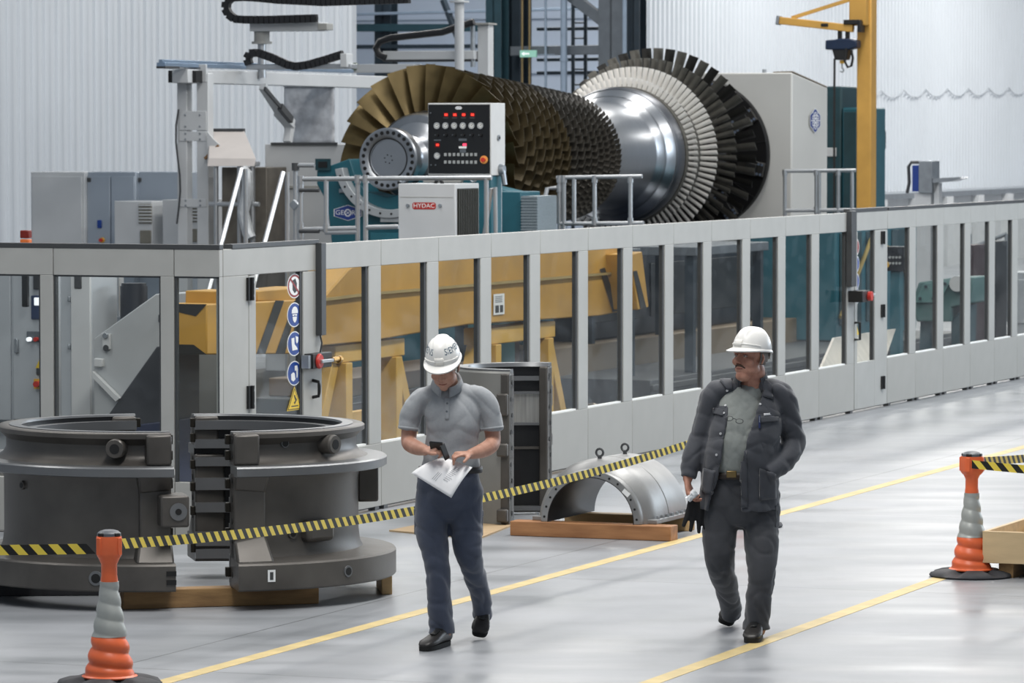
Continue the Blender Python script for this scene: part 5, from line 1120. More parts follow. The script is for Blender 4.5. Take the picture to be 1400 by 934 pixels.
# ================================================================== BIG CASING HALVES
CAST = mat('cast_steel', '#5d5a56', 0.42, 0.35, 0.14, 2.5, bump=.05, bscale=90, dirt='#484542', rvar=.08)
CASTM = mat('machined_steel', '#77797b', 0.34, 0.6, 0.08, 3)
CASTD = mat('dark_inner_steel', '#323335', 0.35, 0.7, 0.15, 4)
def ringseg(mb, prof, a0, a1, n=56): mb.lathe(prof, n, a0, a1, closed_prof=True)
def casing_half(name, label, cx, cy, rot, side, z0):
    """half shell standing on its flange; its split plane holds the local y axis, the shell lies on the +x (side=1) or -x side"""
    t = thing(name, label, 'turbine casing', (cx, cy, z0), rot)
    a0, a1 = (-PI / 2, PI / 2) if side > 0 else (PI / 2, PI * 1.5)
    mb = MB(); ringseg(mb, [(.80, 0), (1.19, 0), (1.20, .01), (1.20, .16), (1.19, .172), (.97, .19), (.80, .19)], a0, a1); mb.build('base_flange', CAST, t, smooth=30)
    mb = MB(); ringseg(mb, [(.85, .185), (.985, .185), (.965, .22), (.955, .3), (.955, .64), (.97, .70), (1.0, .72), (.85, .72)], a0, a1); mb.build('shell_wall', CAST, t, smooth=40)
    mb = MB(); ringseg(mb, [(.85, .71), (1.13, .71), (1.14, .716), (1.14, .765), (1.13, .775), (1.06, .778), (.85, .778)], a0, a1); mb.build('middle_flange', CASTM, t, smooth=30)
    mb = MB(); ringseg(mb, [(.85, .776), (1.02, .776), (.965, .80), (.94, .84), (.94, .90), (.97, .93), (.995, .945), (.995, .972), (.985, .98), (.92, .98), (.92, .972), (.85, .972)], a0, a1); mb.build('upper_neck', CAST, t, smooth=40)
    mb = MB(); ringseg(mb, [(.845, .972), (.92, .972), (.92, .985), (.85, .985)], a0, a1); mb.build('top_seat', CASTM, t, smooth=30)
    # stepped bore: machined lands with dark grooves between
    for k, (za, zb) in enumerate(((.02, .085), (.105, .2), (.33, .395), (.48, .56), (.64, .70), (.76, .82), (.885, .945))):
        mb = MB(); ringseg(mb, [(.775, za), (.856, za), (.856, zb), (.775, zb)], a0, a1, 40); mb.build('bore_land', CASTM, t, smooth=30)
    mb = MB(); ringseg(mb, [(.848, .01), (.853, .01), (.853, .975), (.848, .975)], a0, a1, 40); mb.build('bore_wall', CASTD, t, smooth=30)
    # joint flanges along the split, front and rear
    for e in (-1, 1):
        s = side
        mb = MB(); y0, y1 = e * .80, e * 1.02
        mb.box(0, s * .2, y0, e * 1.0, .17, .72); mb.box(0, s * .16, y0, e * 1.03, .78, .972)
        mb.prism([(0, e * .9, .17), (s * .24, e * .9, .17), (s * .24, e * 1.13, .17), (0, e * 1.15, .17)], [(0, e * .9, .30), (s * .2, e * .9, .34), (s * .2, e * 1.0, .34), (0, e * 1.02, .30)])
        mb.prism([(0, e * .9, .72), (s * .22, e * .9, .72), (s * .22, e * 1.06, .72), (0, e * 1.08, .72)], [(0, e * .9, .62), (s * .2, e * .9, .60), (s * .2, e * 1.0, .60), (0, e * 1.01, .62)])
        mb.build('joint_flange', CAST, t, bevel=.015)
        for zk in (.08, .3, .42, .56, .68, .84, .93):
            mb = MB(); mb.cyl((-s * .004, e * .93, zk), (s * .02, e * .93, zk), .02, n=10); mb.build('joint_hole', MATS['hole_black'], t)
        for zk in (.06, .31, .47, .62, .80, .9):
            mb = MB(); mb.box(-s * .03, s * .0, e * .80, e * .845, zk, zk + .06); mb.build('joint_key', HUB, t, bevel=.004)
    def radial(ang, z, r_in, r_out, r, nm, m, hole=None):
        d = Vector((math.cos(ang), math.sin(ang), 0)); mb = MB(); p0 = d * r_in + Vector((0, 0, z)); p1 = d * r_out + Vector((0, 0, z)); mb.cyl(p0, p1 - d * .015, r, n=24); mb.cyl(p1 - d * .015, p1, r, r * .9, n=24); o = mb.build(nm, m, t)
        if hole:
            mb = MB(); mb.cyl(p1 - d * .02, p1 + d * .002, hole, n=18); mb.build('bore_hole', MATS['hole_black'], o)
    f = -PI / 2
    if side > 0:
        radial(f + .72, .885, .9, 1.04, .062, 'pipe_boss', CAST, .032); radial(f + .37, .905, .9, .955, .03, 'port_ring', CASTM, .022)
        radial(f + .42, .33, .9, .97, .035, 'port_ring', CAST, .02); radial(f + .66, .09, 1.1, 1.206, .04, 'port_ring', CASTM, .025)
        mb = MB(); a = f + .62; d = Vector((math.cos(a), math.sin(a), 0)); e = Vector((-d.y, d.x, 0)); mb.obox(d * .97 + Vector((0, 0, .34)), .1, .24, .14, Matrix((d, e, Vector((0, 0, 1)))).transposed()); mb.build('cast_pad', CAST, t, bevel=.03)
        mb = MB(); mb.box(.94, 1.08, -.14, .2, .46, .715); mb.build('side_bracket', CAST, t, bevel=.015)
        mb = MB(); p = Vector((.21, -1.184, .095)); mb.obox(p, .05, .004, .075, Matrix.Rotation(.18, 3, 'Z')); mb.obox(p + Vector((.0, -.002, 0)), .022, .004, .048, Matrix.Rotation(.18, 3, 'Z'), 1); mb.build('paper_tag', [SIGNW, DARKRAIL], t, smooth=0, label='small paper tag')
    else:
        radial(f - .35, .885, .9, 1.04, .062, 'pipe_boss', CAST, .032); radial(f - .03 - .1, .915, .9, .955, .028, 'port_ring', CASTM, .02)
        radial(f - .42, .085, 1.1, 1.206, .05, 'port_ring', CASTM, .03); radial(f - 1.15, .62, .9, .97, .03, 'port_ring', CAST, .018)
        mb = MB(); mb.box(-.09, .09, -1.17, -.9, .40, .60); o = mb.build('clamp_block', CAST, t, bevel=.015)
        mb = MB(); mb.cyl((0.02, -1.16, .5), (.02, -1.18, .5), .055, n=24); mb.cyl((.02, -1.178, .5), (.02, -1.184, .5), .02, n=14, mi=1); mb.build('round_plate', [CASTM, MATS['hole_black']], o)
        mb = MB(); mb.obox(Vector((-.03, -1.128, .745)), .07, .004, .035); mb.build('paper_tag', SIGNW, t, smooth=0, label='small torn paper tag')
        for zk in (.045, .1): 
            mb = MB(); mb.box(-.06, 0.002, -1.206, -1.15, zk, zk + .03); mb.build('pin_notch', MATS['hole_black'], t)
    return t
rotc = math.atan2(-.38, 1.9)
ROTC = math.atan(.40 / 1.9)          # split planes lean back to the left
c1 = atY(290, 589, 28.55); c2 = atY(212, 589, 28.55)
ZC = .125
casing_half('casing_half', 'dark cast steel casing half with a small paper tag low on its flange', c1[0], 28.5, ROTC, 1, ZC)
casing_half('casing_half', 'dark cast steel casing half cut by the left edge, behind the nearer orange cone', c2[0] - .02, 28.5, ROTC, -1, ZC)
WOOD = mat('rough_timber', '#9a7a50', 0.65, 0, 0.2, 3, bump=.15, bscale=30, stretch=(1, 6, 6), dirt='#6f5334')
WOODL = mat('pale_timber', '#c3a273', 0.6, 0, 0.12, 3, bump=.1, bscale=30, stretch=(1, 6, 6))
def timber(name, p, sx, sy, sz, rz, m, label, cat='timber', bevel=.006):
    mb = MB(); mb.box(-sx / 2, sx / 2, -sy / 2, sy / 2, 0, sz); o = mb.build(name, m, bevel=bevel); o.location = p; o.rotation_euler = (0, 0, rz); return tag(o, label, cat)
a = ground(165, 834); b = ground(432, 826); L_ = math.hypot(b[0] - a[0], b[1] - a[1])
timber('timber_beam', ((a[0] + b[0]) / 2, (a[1] + b[1]) / 2 + .08, 0), L_, .14, .12, math.atan2(b[1] - a[1], b[0] - a[0]), WOOD, 'stained timber beam under the fronts of both big casing halves')
a = ground(524, 812); timber('timber_block', (a[0], a[1] + .2, 0), .07, .5, .12, .1, WOODL, 'pale timber block under the outer edge of the tagged casing half')
timber('timber_block', (-1.62, 28.95, 0), .2, .3, .12, 0, WOOD, 'timber block hidden under the middle of the tagged casing half')
a = ground(20, 822); timber('timber_beam', (-3.0, 28.35, 0), .9, .16, .12, .05, RUBBER, 'black rubber strip under the casing half at the left edge', 'strip')

# ---- upright half shell behind the first man
SH = mat('shell_grey', '#8f8f8c', .45, .4, .12, 3)
c0 = atY(726, 600, 33.85)
t = thing('casing_half', 'tall upright half shell with polished bore bands, standing behind the man in grey', 'turbine casing', (c0[0], 33.85, .012), math.radians(-16.4))
def seg(prof, m, nm, n=48, **kw):
    mb = MB(); mb.lathe(prof, n, PI / 2, PI * 1.5, closed_prof=True); return mb.build(nm, m, t, **kw)
seg([(.53, 0), (.575, 0), (.575, .93), (.56, .95), (.56, .96), (.585, .97), (.585, 1.15), (.575, 1.165), (.53, 1.165)], SH, 'shell_wall', smooth=30)
seg([(.48, 1.15), (.575, 1.15), (.575, 1.18), (.49, 1.18)], CASTM, 'top_rim', smooth=30)
for za, zb, r, m in ((1.04, 1.075, .475, CASTM), (.70, .94, .50, mat('bright_band', '#a5a5a2', .3, .6, .2, 9, stretch=(6, 6, .3))), (.935, .955, .47, CASTM), (.69, .71, .47, CASTM), (.02, .055, .46, CASTM), (.50, .52, .50, CAST)):
    seg([(r, za), (.532, za), (.532, zb), (r, zb)], m, 'bore_band', smooth=30)
seg([(.524, .05), (.534, .05), (.534, 1.15), (.524, 1.15)], CASTD, 'bore_wall', smooth=30)
for e in (-1, 1):
    mb = MB(); mb.box(-.07, 0, e * .46, e * .60, .0, 1.15)
    for za, zb in ((.02, .12), (.52, .62), (.83, 1.0)): mb.box(-.09, -.005, e * .59, e * .64, za, zb)
    mb.build('joint_flange', CAST, t, bevel=.012)
    for k in range(9):
        z = .08 + k * .125; mb = MB(); mb.cyl((-.01, e * (.52 + .03 * (k % 2)), z), (.004, e * (.52 + .03 * (k % 2)), z), .018, n=10); mb.build('joint_hole', MATS['hole_black'], t)
mb = MB(); mb.box(-.06, -.005, .10, .30, .33, .46)
mb = MB()
R3 = Matrix.Rotation(PI, 3, 'Z')
mb.box(-.50, -.40, -.1, .12, .38, .42); mb.box(-.50, -.40, -.1, .12, .50, .54); mb.box(-.5, -.4, -.1, -.05, .42, .5); mb.box(-.5, -.4, .08, .12, .42, .5); mb.build('square_port', CAST, t, bevel=.008)
# plywood under it
mb = MB(); q = [ground(532, 727), ground(600, 713), ground(702, 719), ground(655, 738)]
mb.prism([Vector(p) for p in q], [Vector(p) + Vector((0, 0, .012)) for p in q]); tag(mb.build('plywood_sheet', mat('plywood', '#b39a78', .6, 0, .1, 3, stretch=(1, 5, 1)), smooth=0), 'thin brown plywood sheet on the floor under the upright half shell', 'plywood')

# ---- arched cover on timbers
pl = ground(744, 712, .11); pr = ground(876, 718, .11)
ul, vl2 = loc(pl[0], pl[1]); ur, vr2 = loc(pr[0], pr[1]); ua0 = (ul + ur) / 2 - .04; va0 = (vl2 + vr2) / 2; RO = abs(vl2 - vr2) / 2 - .005
ac = hthing('arched_cover', 'half round grey steel cover with a bolted rim, lying on timbers by the fence', 'turbine cover', ua0 + .5, va0, .11)
AM = Matrix(((0, 0, 1, 0), (1, 0, 0, va0), (0, 1, 0, .11), (0, 0, 0, 1)))
COV = mat('cover_grey', '#9a9b9b', .42, .45, .12, 2.5, bump=.06, bscale=50, dirt='#808181')
def aseg(prof, m, nm, n=40, **kw): mb = MB(); mb.lathe(prof, n, 0, PI, AM, closed_prof=True); return mb.build(nm, m, ac, **kw)
aseg([(RO - .05, ua0), (RO, ua0), (RO + .01, ua0 + .02), (RO + .01, ua0 + .06), (RO - .05, ua0 + .06)], COV, 'front_rim', smooth=30, bevel=.004)
aseg([(RO - .05, ua0 + .05), (RO + .0, ua0 + .05), (RO + .05, ua0 + .1), (RO + .075, ua0 + .18), (RO + .075, ua0 + .42), (RO + .07, ua0 + .425), (RO + .07, ua0 + .435), (RO + .075, ua0 + .44), (RO + .07, ua0 + .86), (RO + .03, ua0 + .94), (RO - .03, ua0 + 1.0), (RO - .05, ua0 + 1.0)], COV, 'shell', smooth=40)
aseg([(RO - .055, ua0 + .004), (RO - .048, ua0 + .004), (RO - .048, ua0 + .998), (RO - .055, ua0 + .998)], CASTD, 'inner_lining', smooth=40)
for k in range(15):
    a = PI * (k + .5) / 15; c = Vector((ua0, va0 + (RO - .025) * math.cos(a), .11 + (RO - .025) * math.sin(a))); mb = MB(); mb.cyl(c + Vector((.01, 0, 0)), c + Vector((-.003, 0, 0)), .009, n=8); mb.build('rim_hole', MATS['hole_black'], ac)
for s in (-1, 1):
    mb = MB(); mb.box(ua0 + .08, ua0 + .95, va0 + s * (RO - .04), va0 + s * (RO + .1), .11, .145); mb.build('foot_flange', COV, ac, bevel=.006)
    for k in range(8):
        mb = MB(); u = ua0 + .15 + k * .105; mb.cyl((u, va0 + s * (RO + .088), .145), (u, va0 + s * (RO + .088), .165), .013, n=8); mb.build('flange_bolt', STEEL, ac)
for du in (.2, .75):
    mb = MB(); zt = .11 + RO + .07; mb.cyl((ua0 + du, va0, zt), (ua0 + du, va0, zt + .025), .016, n=10)
    pts = [(ua0 + du, va0 + .028 * math.sin(q * PI / 6), zt + .05 - .028 * math.cos(q * PI / 6)) for q in range(13)]; mb.tube(pts, .009, 8); mb.build('eye_bolt', DARKRAIL, ac)
a = PI * .22; c = Vector((ua0 - .004, va0 - (RO - .025) * math.cos(a), .11 + (RO - .025) * math.sin(a))); mb = MB(); mb.obox(c, .003, .035, .06, Matrix.Rotation(-(PI / 2 - a) + .0, 3, 'X')); mb.build('paper_tag', SIGNW, ac, smooth=0, label='white paper tag')
a = ground(697, 733); b = ground(917, 741); d = math.hypot(b[0] - a[0], b[1] - a[1])
REDW = mat('reddish_timber', '#a87950', .6, 0, .15, 3, bump=.1, bscale=30, stretch=(1, 6, 6), dirt='#8a5d3a')
timber('timber_beam', ((a[0] + b[0]) / 2 + .03, (a[1] + b[1]) / 2 + .1, 0), d, .16, .11, math.atan2(b[1] - a[1], b[0] - a[0]), REDW, 'reddish timber beam under the front of the arched cover')
p = W(ua0 + .85, va0); timber('timber_beam', (p.x, p.y, 0), 1.0, .14, .11, PHI - PI / 2, WOODL, 'timber beam under the rear of the arched cover')

# ---- wooden crate at the right edge
p = ground(1343, 790); cu, cv = loc(p[0], p[1])
crt = hthing('wooden_crate', 'open pale wooden crate at the right edge beside the orange cone', 'crate', cu + .6, cv - .5, 0)
zt = .315
for nm, bx in (('front_board', (cu, cu + .03, cv - 1.1, cv, .1, zt)), ('rear_board', (cu + 1.2, cu + 1.23, cv - 1.1, cv, .1, zt)), ('side_board', (cu + .03, cu + 1.2, cv - .03, cv, .1, zt)), ('side_board', (cu + .03, cu + 1.2, cv - 1.1, cv - 1.07, .1, zt)), ('bottom_board', (cu + .03, cu + 1.2, cv - 1.07, cv - .03, .1, .13))):
    mb = MB(); mb.box(*bx); mb.build(nm, mat('crate_pine', '#cdb48c', .6, 0, .1, 3, bump=.08, bscale=30, stretch=(6, 1, 6)), crt, bevel=.003)
for (a, b) in ((cu + .05, cv - .07), (cu + 1.1, cv - .07), (cu + .05, cv - 1.0), (cu + 1.1, cv - 1.0)):
    mb = MB(); mb.box(a, a + .07, b - .0, b + .04, .1, zt + (.04 if a > cu + .5 else -.01)); mb.build('corner_post', MATS['crate_pine'], crt, bevel=.003)
for b in (cv - .2, cv - .95):
    mb = MB(); mb.box(cu + .05, cu + 1.2, b, b + .1, 0, .1); mb.build('skid', WOOD, crt)

# ================================================================== BELT CONES AND HAZARD TAPES
REFL = mat('reflective_grey', '#a9aca8', .45, .3, .08, 12)
CAPG = mat('cap_grey', '#53585e', .45, 0, .08)
def cone(label, x, y, rz):
    t = thing('barrier_cone', label, 'cone', (x, y, 0), rz, 'belt barrier cones')
    def spiral(z0, z1, n=24, m=64, amp=1.0, top_flat=False):
        R = []
        for i in range(n + 1):
            z = z0 + (z1 - z0) * i / n; ring = []
            for k in range(m):
                a = 2 * PI * k / m; base = .138 + (.05 - .138) * min(1, max(0, (z - .055) / .46)) ** .82
                ph = a + z * 2 * PI / .085 * 1.0
                w = amp * .0085 * (1 - .35 * (z - .06) / .5) * (abs(math.sin(ph / 2)) * 2 - 1.1) * min(1, max(0, (z - .07) / .03)) * min(1, max(0, (.56 - z) / .03))
                ring.append((math.cos(a) * (base + w), math.sin(a) * (base + w), z))
            R.append(ring)
        return R
    mb = MB(); mb.rings(spiral(.045, .272, 44)); mb.build('cone_body', ORANGE, t, smooth=60)
    mb = MB(); mb.lathe([(.125, .045), (.15, .045), (.152, .052), (.14, .06)], 48); mb.build('cone_rim', ORANGE, t)
    mb = MB(); R = spiral(.268, .565, 56, amp=.62); R = [[(p[0] * 1.03, p[1] * 1.03, p[2]) for p in r] for r in R]; mb.rings(R); mb.build('reflective_sleeve', REFL, t, smooth=60)
    mb = MB(); mb.lathe([(.046, .56), (.047, .575), (.043, .60), (.043, .66), (.062, .70)], 32); mb.build('cone_neck', ORANGE, t)
    mb = MB(); R = []
    for z, s in ((.69, .80), (.705, .96), (.72, 1), (.80, 1), (.812, .97)):
        ring = []
        for k in range(32):
            a = 2 * PI * k / 32; c, s_ = math.cos(a), math.sin(a); q = .068 * s / (abs(c) ** 4 + abs(s_) ** 4) ** .25; ring.append((c * q, s_ * q, z))
        R.append(ring)
    mb.rings(R); h = mb.build('belt_head', ORANGE, t, smooth=40)
    for k in range(4):
        a = PI / 4 + k * PI / 2; d = Vector((math.cos(a), math.sin(a), 0)); mb = MB(); mb.obox(d * .079 + Vector((0, 0, .76)), .012, .03, .095, Matrix.Rotation(a, 3, 'Z')); mb.build('head_rib', ORANGE, h, bevel=.004)
    mb = MB(); mb.lathe([(0, .846), (.03, .846), (.05, .84), (.064, .828), (.066, .81), (0, .81)], 36); cp_ = mb.build('head_cap', CAPG, t)
    for k in range(4):
        a = PI / 4 + k * PI / 2; d = Vector((math.cos(a), math.sin(a), 0)); mb = MB(); mb.obox(d * .058 + Vector((0, 0, .822)), .022, .04, .02, Matrix.Rotation(a, 3, 'Z')); mb.build('cap_slot', BLACK, cp_, bevel=.005)
    # lobed rubber foot
    mb = MB(); R = []; m = 96
    for z, s in ((0, .97), (.012, 1), (.03, .97), (.045, .80), (.052, .58), (.052, .3)):
        ring = []
        for k in range(m):
            a = 2 * PI * k / m; q = .285 * s; lob = .5 + .5 * math.cos(5 * a)
            zz = z - (.026 * max(0, lob - .55) / .45 if .55 < s < .99 and z > .02 else 0)
            ring.append((math.cos(a) * q, math.sin(a) * q, zz))
        R.append(ring)
    mb.rings(R); mb.build('rubber_foot', RUBBER, t, smooth=50)
    return t
g1 = ground(150, 937); g2 = ground(1328, 788); g3 = ground(1019, 720)
cone('orange spiral cone with a grey sleeve in front of the big casing half', g1[0], g1[1], .1)
cone('orange spiral cone beside the wooden crate', g2[0], g2[1], .35)
cone('orange spiral cone mostly hidden behind the man in the dark jacket', g3[0], g3[1], .5)
def tape(p0, p1, sag, label, w=.056, pitch=.104, slant=.05):
    p0, p1 = Vector(p0), Vector(p1); L_ = (p1 - p0).length; n = int(L_ / (pitch / 4)); d = (p1 - p0).normalized()
    def P(s): f = s / L_; return p0.lerp(p1, f) - Vector((0, 0, sag * 4 * f * (1 - f)))
    mb = MB(); k = 0; s = -slant
    while s < L_:
        for c in (0, 1):
            a, b = s + c * pitch / 2, s + (c + 1) * pitch / 2
            cl = lambda q: min(max(q, 0), L_)
            # slanted cell: lower edge leads
            q = [P(cl(a + slant)) - Vector((0, 0, w / 2)), P(cl(b + slant)) - Vector((0, 0, w / 2)), P(cl(b)) + Vector((0, 0, w / 2)), P(cl(a)) + Vector((0, 0, w / 2))]
            if cl(b + slant) - cl(a) > 1e-4: mb.add(q, [(0, 1, 2, 3)], c)
        s += pitch
    c0 = sum((Vector(v) for v in mb.v), Vector()) / len(mb.v)
    mb.v = [tuple(Vector(v) - c0) for v in mb.v]
    o = mb.build('hazard_tape', [mat('tape_black', '#0d0d0d', .6), TAPEY], smooth=0, solid=.0015); o.location = c0
    return tag(o, label, 'barrier tape')
hz_ = .765
tape((g1[0] - .07, g1[1] - .02, hz_ - .02), (g1[0] - 2.4, g1[1] - .05, hz_ - .02), .01, 'black and yellow tape running to the left edge from the nearer cone', slant=-.05)
tape((g1[0] + .06, g1[1] + .05, hz_), (g3[0] - .06, g3[1] - .05, hz_), .15, 'long black and yellow tape stretched behind both men')
tape((g2[0] - .01, g2[1] - .09, hz_ - .0), (g2[0] + 2.2, g2[1] - .9, hz_ - .06), .03, 'nearer of the two black and yellow tapes at the cone by the crate')
tape((g2[0] + .06, g2[1] + .04, hz_ + .01), (g2[0] + 3.0, g2[1] + 6.5, hz_ + .01), .1, 'farther of the two black and yellow tapes at the cone by the crate')
# ================================================================== PEOPLE
def catmull(P, k):
    out = []
    n = len(P)
    for i in range(n - 1):
        p0 = P[max(i - 1, 0)]; p1 = P[i]; p2 = P[i + 1]; p3 = P[min(i + 2, n - 1)]
        for q in range(k):
            t = q / k
            out.append([0.5 * ((2 * b) + (-a + c) * t + (2 * a - 5 * b + 4 * c - d) * t * t + (-a + 3 * b - 3 * c + d) * t ** 3) for a, b, c, d in zip(p0, p1, p2, p3)])
    out.append(list(P[-1])); return out
def limb(mb, pts, n=20, sub=4, front=(0, -1, 0), caps=True, cap1=True):
    """pts: (point, r_side, r_front); an elliptical loft with rounded ends"""
    P = catmull([[*p, a, b] for p, a, b in pts], sub); F = Vector(front); R = []
    C = [Vector(p[:3]) for p in P]
    def ring(c, t, a, b):
        s = t.cross(F)
        if s.length < 1e-4: s = t.orthogonal()
        s.normalize(); f = s.cross(t)
        return [c + s * (a * math.cos(2 * PI * i / n)) + f * (b * math.sin(2 * PI * i / n)) for i in range(n)]
    T = [(C[min(i + 1, len(C) - 1)] - C[max(i - 1, 0)]).normalized() for i in range(len(C))]
    if caps:
        a, b = P[0][3], P[0][4]; h = min(a, b)
        for q in (.15, .5, .8): R.append(ring(C[0] - T[0] * h * math.sqrt(max(0, 1 - q * q)) * .8, T[0], a * q, b * q))
    for i in range(len(C)): R.append(ring(C[i], T[i], P[i][3], P[i][4]))
    if caps and cap1:
        a, b = P[-1][3], P[-1][4]; h = min(a, b)
        for q in (.8, .5, .15): R.append(ring(C[-1] + T[-1] * h * math.sqrt(max(0, 1 - q * q)) * .8, T[-1], a * q, b * q))
    mb.rings(R)
def remeshed(mb, name, m, parent, voxel=.008, smooth=3, disp=None, origin=None, label=None):
    me = mb.mesh('tmp', 0); ob = bpy.data.objects.new('tmp', me); COL.objects.link(ob)
    r = ob.modifiers.new('r', 'REMESH'); r.mode = 'VOXEL'; r.voxel_size = voxel; r.use_smooth_shade = True
    if smooth:
        s = ob.modifiers.new('s', 'SMOOTH'); s.factor = .5; s.iterations = smooth
    dg = bpy.context.evaluated_depsgraph_get(); dg.update()
    nm = bpy.data.meshes.new_from_object(ob.evaluated_get(dg))
    bpy.data.objects.remove(ob); bpy.data.meshes.remove(me)
    o0 = Vector(origin) if origin is not None else Vector((0, 0, 0))
    if disp:
        N = [v.normal.copy() for v in nm.vertices]
        for v, nn in zip(nm.vertices, N): v.co = v.co + nn * disp(v.co)
    if o0.length:
        for v in nm.vertices: v.co = v.co - o0
    nm.polygons.foreach_set('use_smooth', [True] * len(nm.polygons)); nm.update()
    nm.name = name
    nm.materials.clear()
    for q in (m if isinstance(m, (list, tuple)) else [m]): nm.materials.append(q)
    o = bpy.data.objects.new(name, nm); COL.objects.link(o)
    if parent is not None:
        o.parent = parent
        if parent.name in ORIG: ORIG[o.name] = ORIG[parent.name]
    if label: o['label'] = label
    return o
def folds(sc1, a1, sc2=None, a2=0.0, seed=0.0):
    """soft drape plus narrow creases running across the noise directions"""
    def f(p):
        q = Vector((p.x * sc1[0] + seed, p.y * sc1[1], p.z * sc1[2])); w2 = mnoise.noise(q * .9 + Vector((3, 1, 7)))
        d = a1 * .55 * w2
        k1 = Vector(((p.x + p.z * .7) * sc1[0] * 1.3 + seed, p.y * sc1[1], (p.z - p.x * .5) * sc1[2] * .7)); d -= a1 * .65 * max(0, 1 - 4.5 * abs(mnoise.noise(k1)))
        if sc2:
            k2 = Vector(((p.x - p.z * .8) * sc2[0] * .8, p.y * sc2[1] * .8 + seed, (p.z + p.x * .6) * sc2[2] * .8)); d -= a2 * max(0, 1 - 4.0 * abs(mnoise.noise(k2)))
        return d
    return f
SKIN = mat('skin_tone', '#bd917d', .5, 0, .08, 18, bump=.05, bscale=160, dirt='#ab7d69')
SKIN2 = mat('ruddy_skin_tone', '#bf8e79', .5, 0, .10, 18, bump=.05, bscale=160, dirt='#9c6a57')
POLO = mat('grey_polo_cloth', '#989ca0', .85, 0, .05, 60, bump=.12, bscale=500, sheen=.2)
TEE = mat('grey_tee_cloth', '#868b88', .9, 0, .06, 40, bump=.1, bscale=400, sheen=.2)
JACK = mat('charcoal_workwear', '#3a3d44', .75, 0, .10, 14, bump=.1, bscale=350, sheen=.25)
PANT1 = mat('blue_grey_workwear', '#3a4254', .8, 0, .12, 14, bump=.1, bscale=350, sheen=.3)
PANT2 = mat('charcoal_trouser_cloth', '#3b3d42', .8, 0, .12, 14, bump=.1, bscale=350, sheen=.25)
SHOE = mat('black_leather', '#232120', .45, 0, .2, 14, bump=.15, bscale=90)
SOLE = mat('black_sole', '#151514', .8, 0, .1)
HELM = mat('white_helmet_shell', '#efeeea', .32, 0, .02, 6)
HAIRM = mat('grey_hair', '#7a736d', .8, 0, .25, 80, bump=.4, bscale=220)
BELTM = mat('black_belt', '#17161a', .5)
def hand(mb, wrist, d, nrm, curls, thumb=1, scale=1.0, spread=.04, thumb_curl=.5, thumb_out=.75):
    """palm, four fingers and a thumb as separate chains; nrm is the way the fingers curl, thumb=+1/-1 picks the side"""
    w = Vector(wrist); d = Vector(d).normalized(); nrm = Vector(nrm); nrm = (nrm - d * nrm.dot(d)).normalized(); s = d.cross(nrm) * thumb; k = scale
    limb(mb, [(w - d * .02 * k, .026 * k, .021 * k), (w + d * .02 * k, .032 * k, .018 * k), (w + d * .055 * k, .041 * k, .016 * k), (w + d * .088 * k, .040 * k, .013 * k)], 14, 3, front=nrm)
    for i, (off, ln) in enumerate(((.030, .072), (.010, .080), (-.011, .074), (-.030, .058))):
        c = curls[i]; p = w + d * (.090 - .004 * abs(i - 1)) * k + s * off * k; ang = 0.0; pts = [(p - d * .012 * k, .0092 * k, .0092 * k)]
        dd = (d + s * (1.5 - i) * spread).normalized()
        for q, (fr, cc) in enumerate(((.45, c), (.30, c * 1.1), (.25, c * .75))):
            ang += cc; v = dd * math.cos(ang) + nrm * math.sin(ang); p = p + v * ln * fr * k; r = (.0090 - .0010 * q) * k; pts.append((p, r, r))
        limb(mb, pts, 10, 3, front=s)
    p = w + d * .03 * k + s * .030 * k; v = (d * .7 + s * thumb_out).normalized(); pts = [(p - v * .01 * k, .013 * k, .013 * k)]
    for q, ln in enumerate((.036, .03, .024)):
        v = (v + nrm * thumb_curl * .5 + d * .22 - s * .1 * q).normalized(); p = p + v * ln * k; r = (.0118 - .0012 * q) * k; pts.append((p, r, r))
    limb(mb, pts, 10, 3, front=nrm)
    return w, d, nrm, s
def head_parts(mb, M, full=1.0):
    X = lambda x, f, z: M @ Vector((x, -f, z)); R = M.to_3x3()
    mb.ball(X(0, -.012, .035), .077, .097, .088, 24, 16, R)
    mb.ball(X(0, .022, -.025), .066, .075, .075, 20, 12, R)
    mb.ball(X(0, .038, -.066), .054 * full, .052, .044, 18, 12, R)
    mb.ball(X(0, .074, -.096), .026 * full, .021, .020, 14, 10, R)
    limb(mb, [(X(0, .086, .022), .009, .008), (X(0, .099, .0), .010, .009), (X(0, .113, -.026), .0145, .0125)], 12, 3)
    for s in (-1, 1):
        mb.ball(X(s * .013, .100, -.031), .009, .011, .008, 10, 8, R)
        mb.ball(X(s * .030, .082, .026), .027, .012, .010, 12, 8, R)
        mb.ball(X(s * .043, .060, -.024), .027 * full, .028, .026, 14, 10, R)
        mb.ball(X(s * .033, .0795, -.001), .017, .008, .0055, 12, 8, R)       # lower lid
        mb.ball(X(s * .044 * full, .022, -.062), .020, .045, .032, 12, 8, R)
        limb(mb, [(X(s * .078, -.012, .022), .006, .016), (X(s * .086, -.016, .0), .007, .018), (X(s * .081, -.006, -.030), .006, .011)], 10, 3)
    limb(mb, [(X(-.024, .084, -.058), .005, .006), (X(0, .095, -.055), .008, .009), (X(.024, .084, -.058), .005, .006)], 10, 4)
    limb(mb, [(X(-.020, .083, -.070), .005, .006), (X(0, .092, -.072), .009, .008), (X(.020, .083, -.070), .005, .006)], 10, 4)
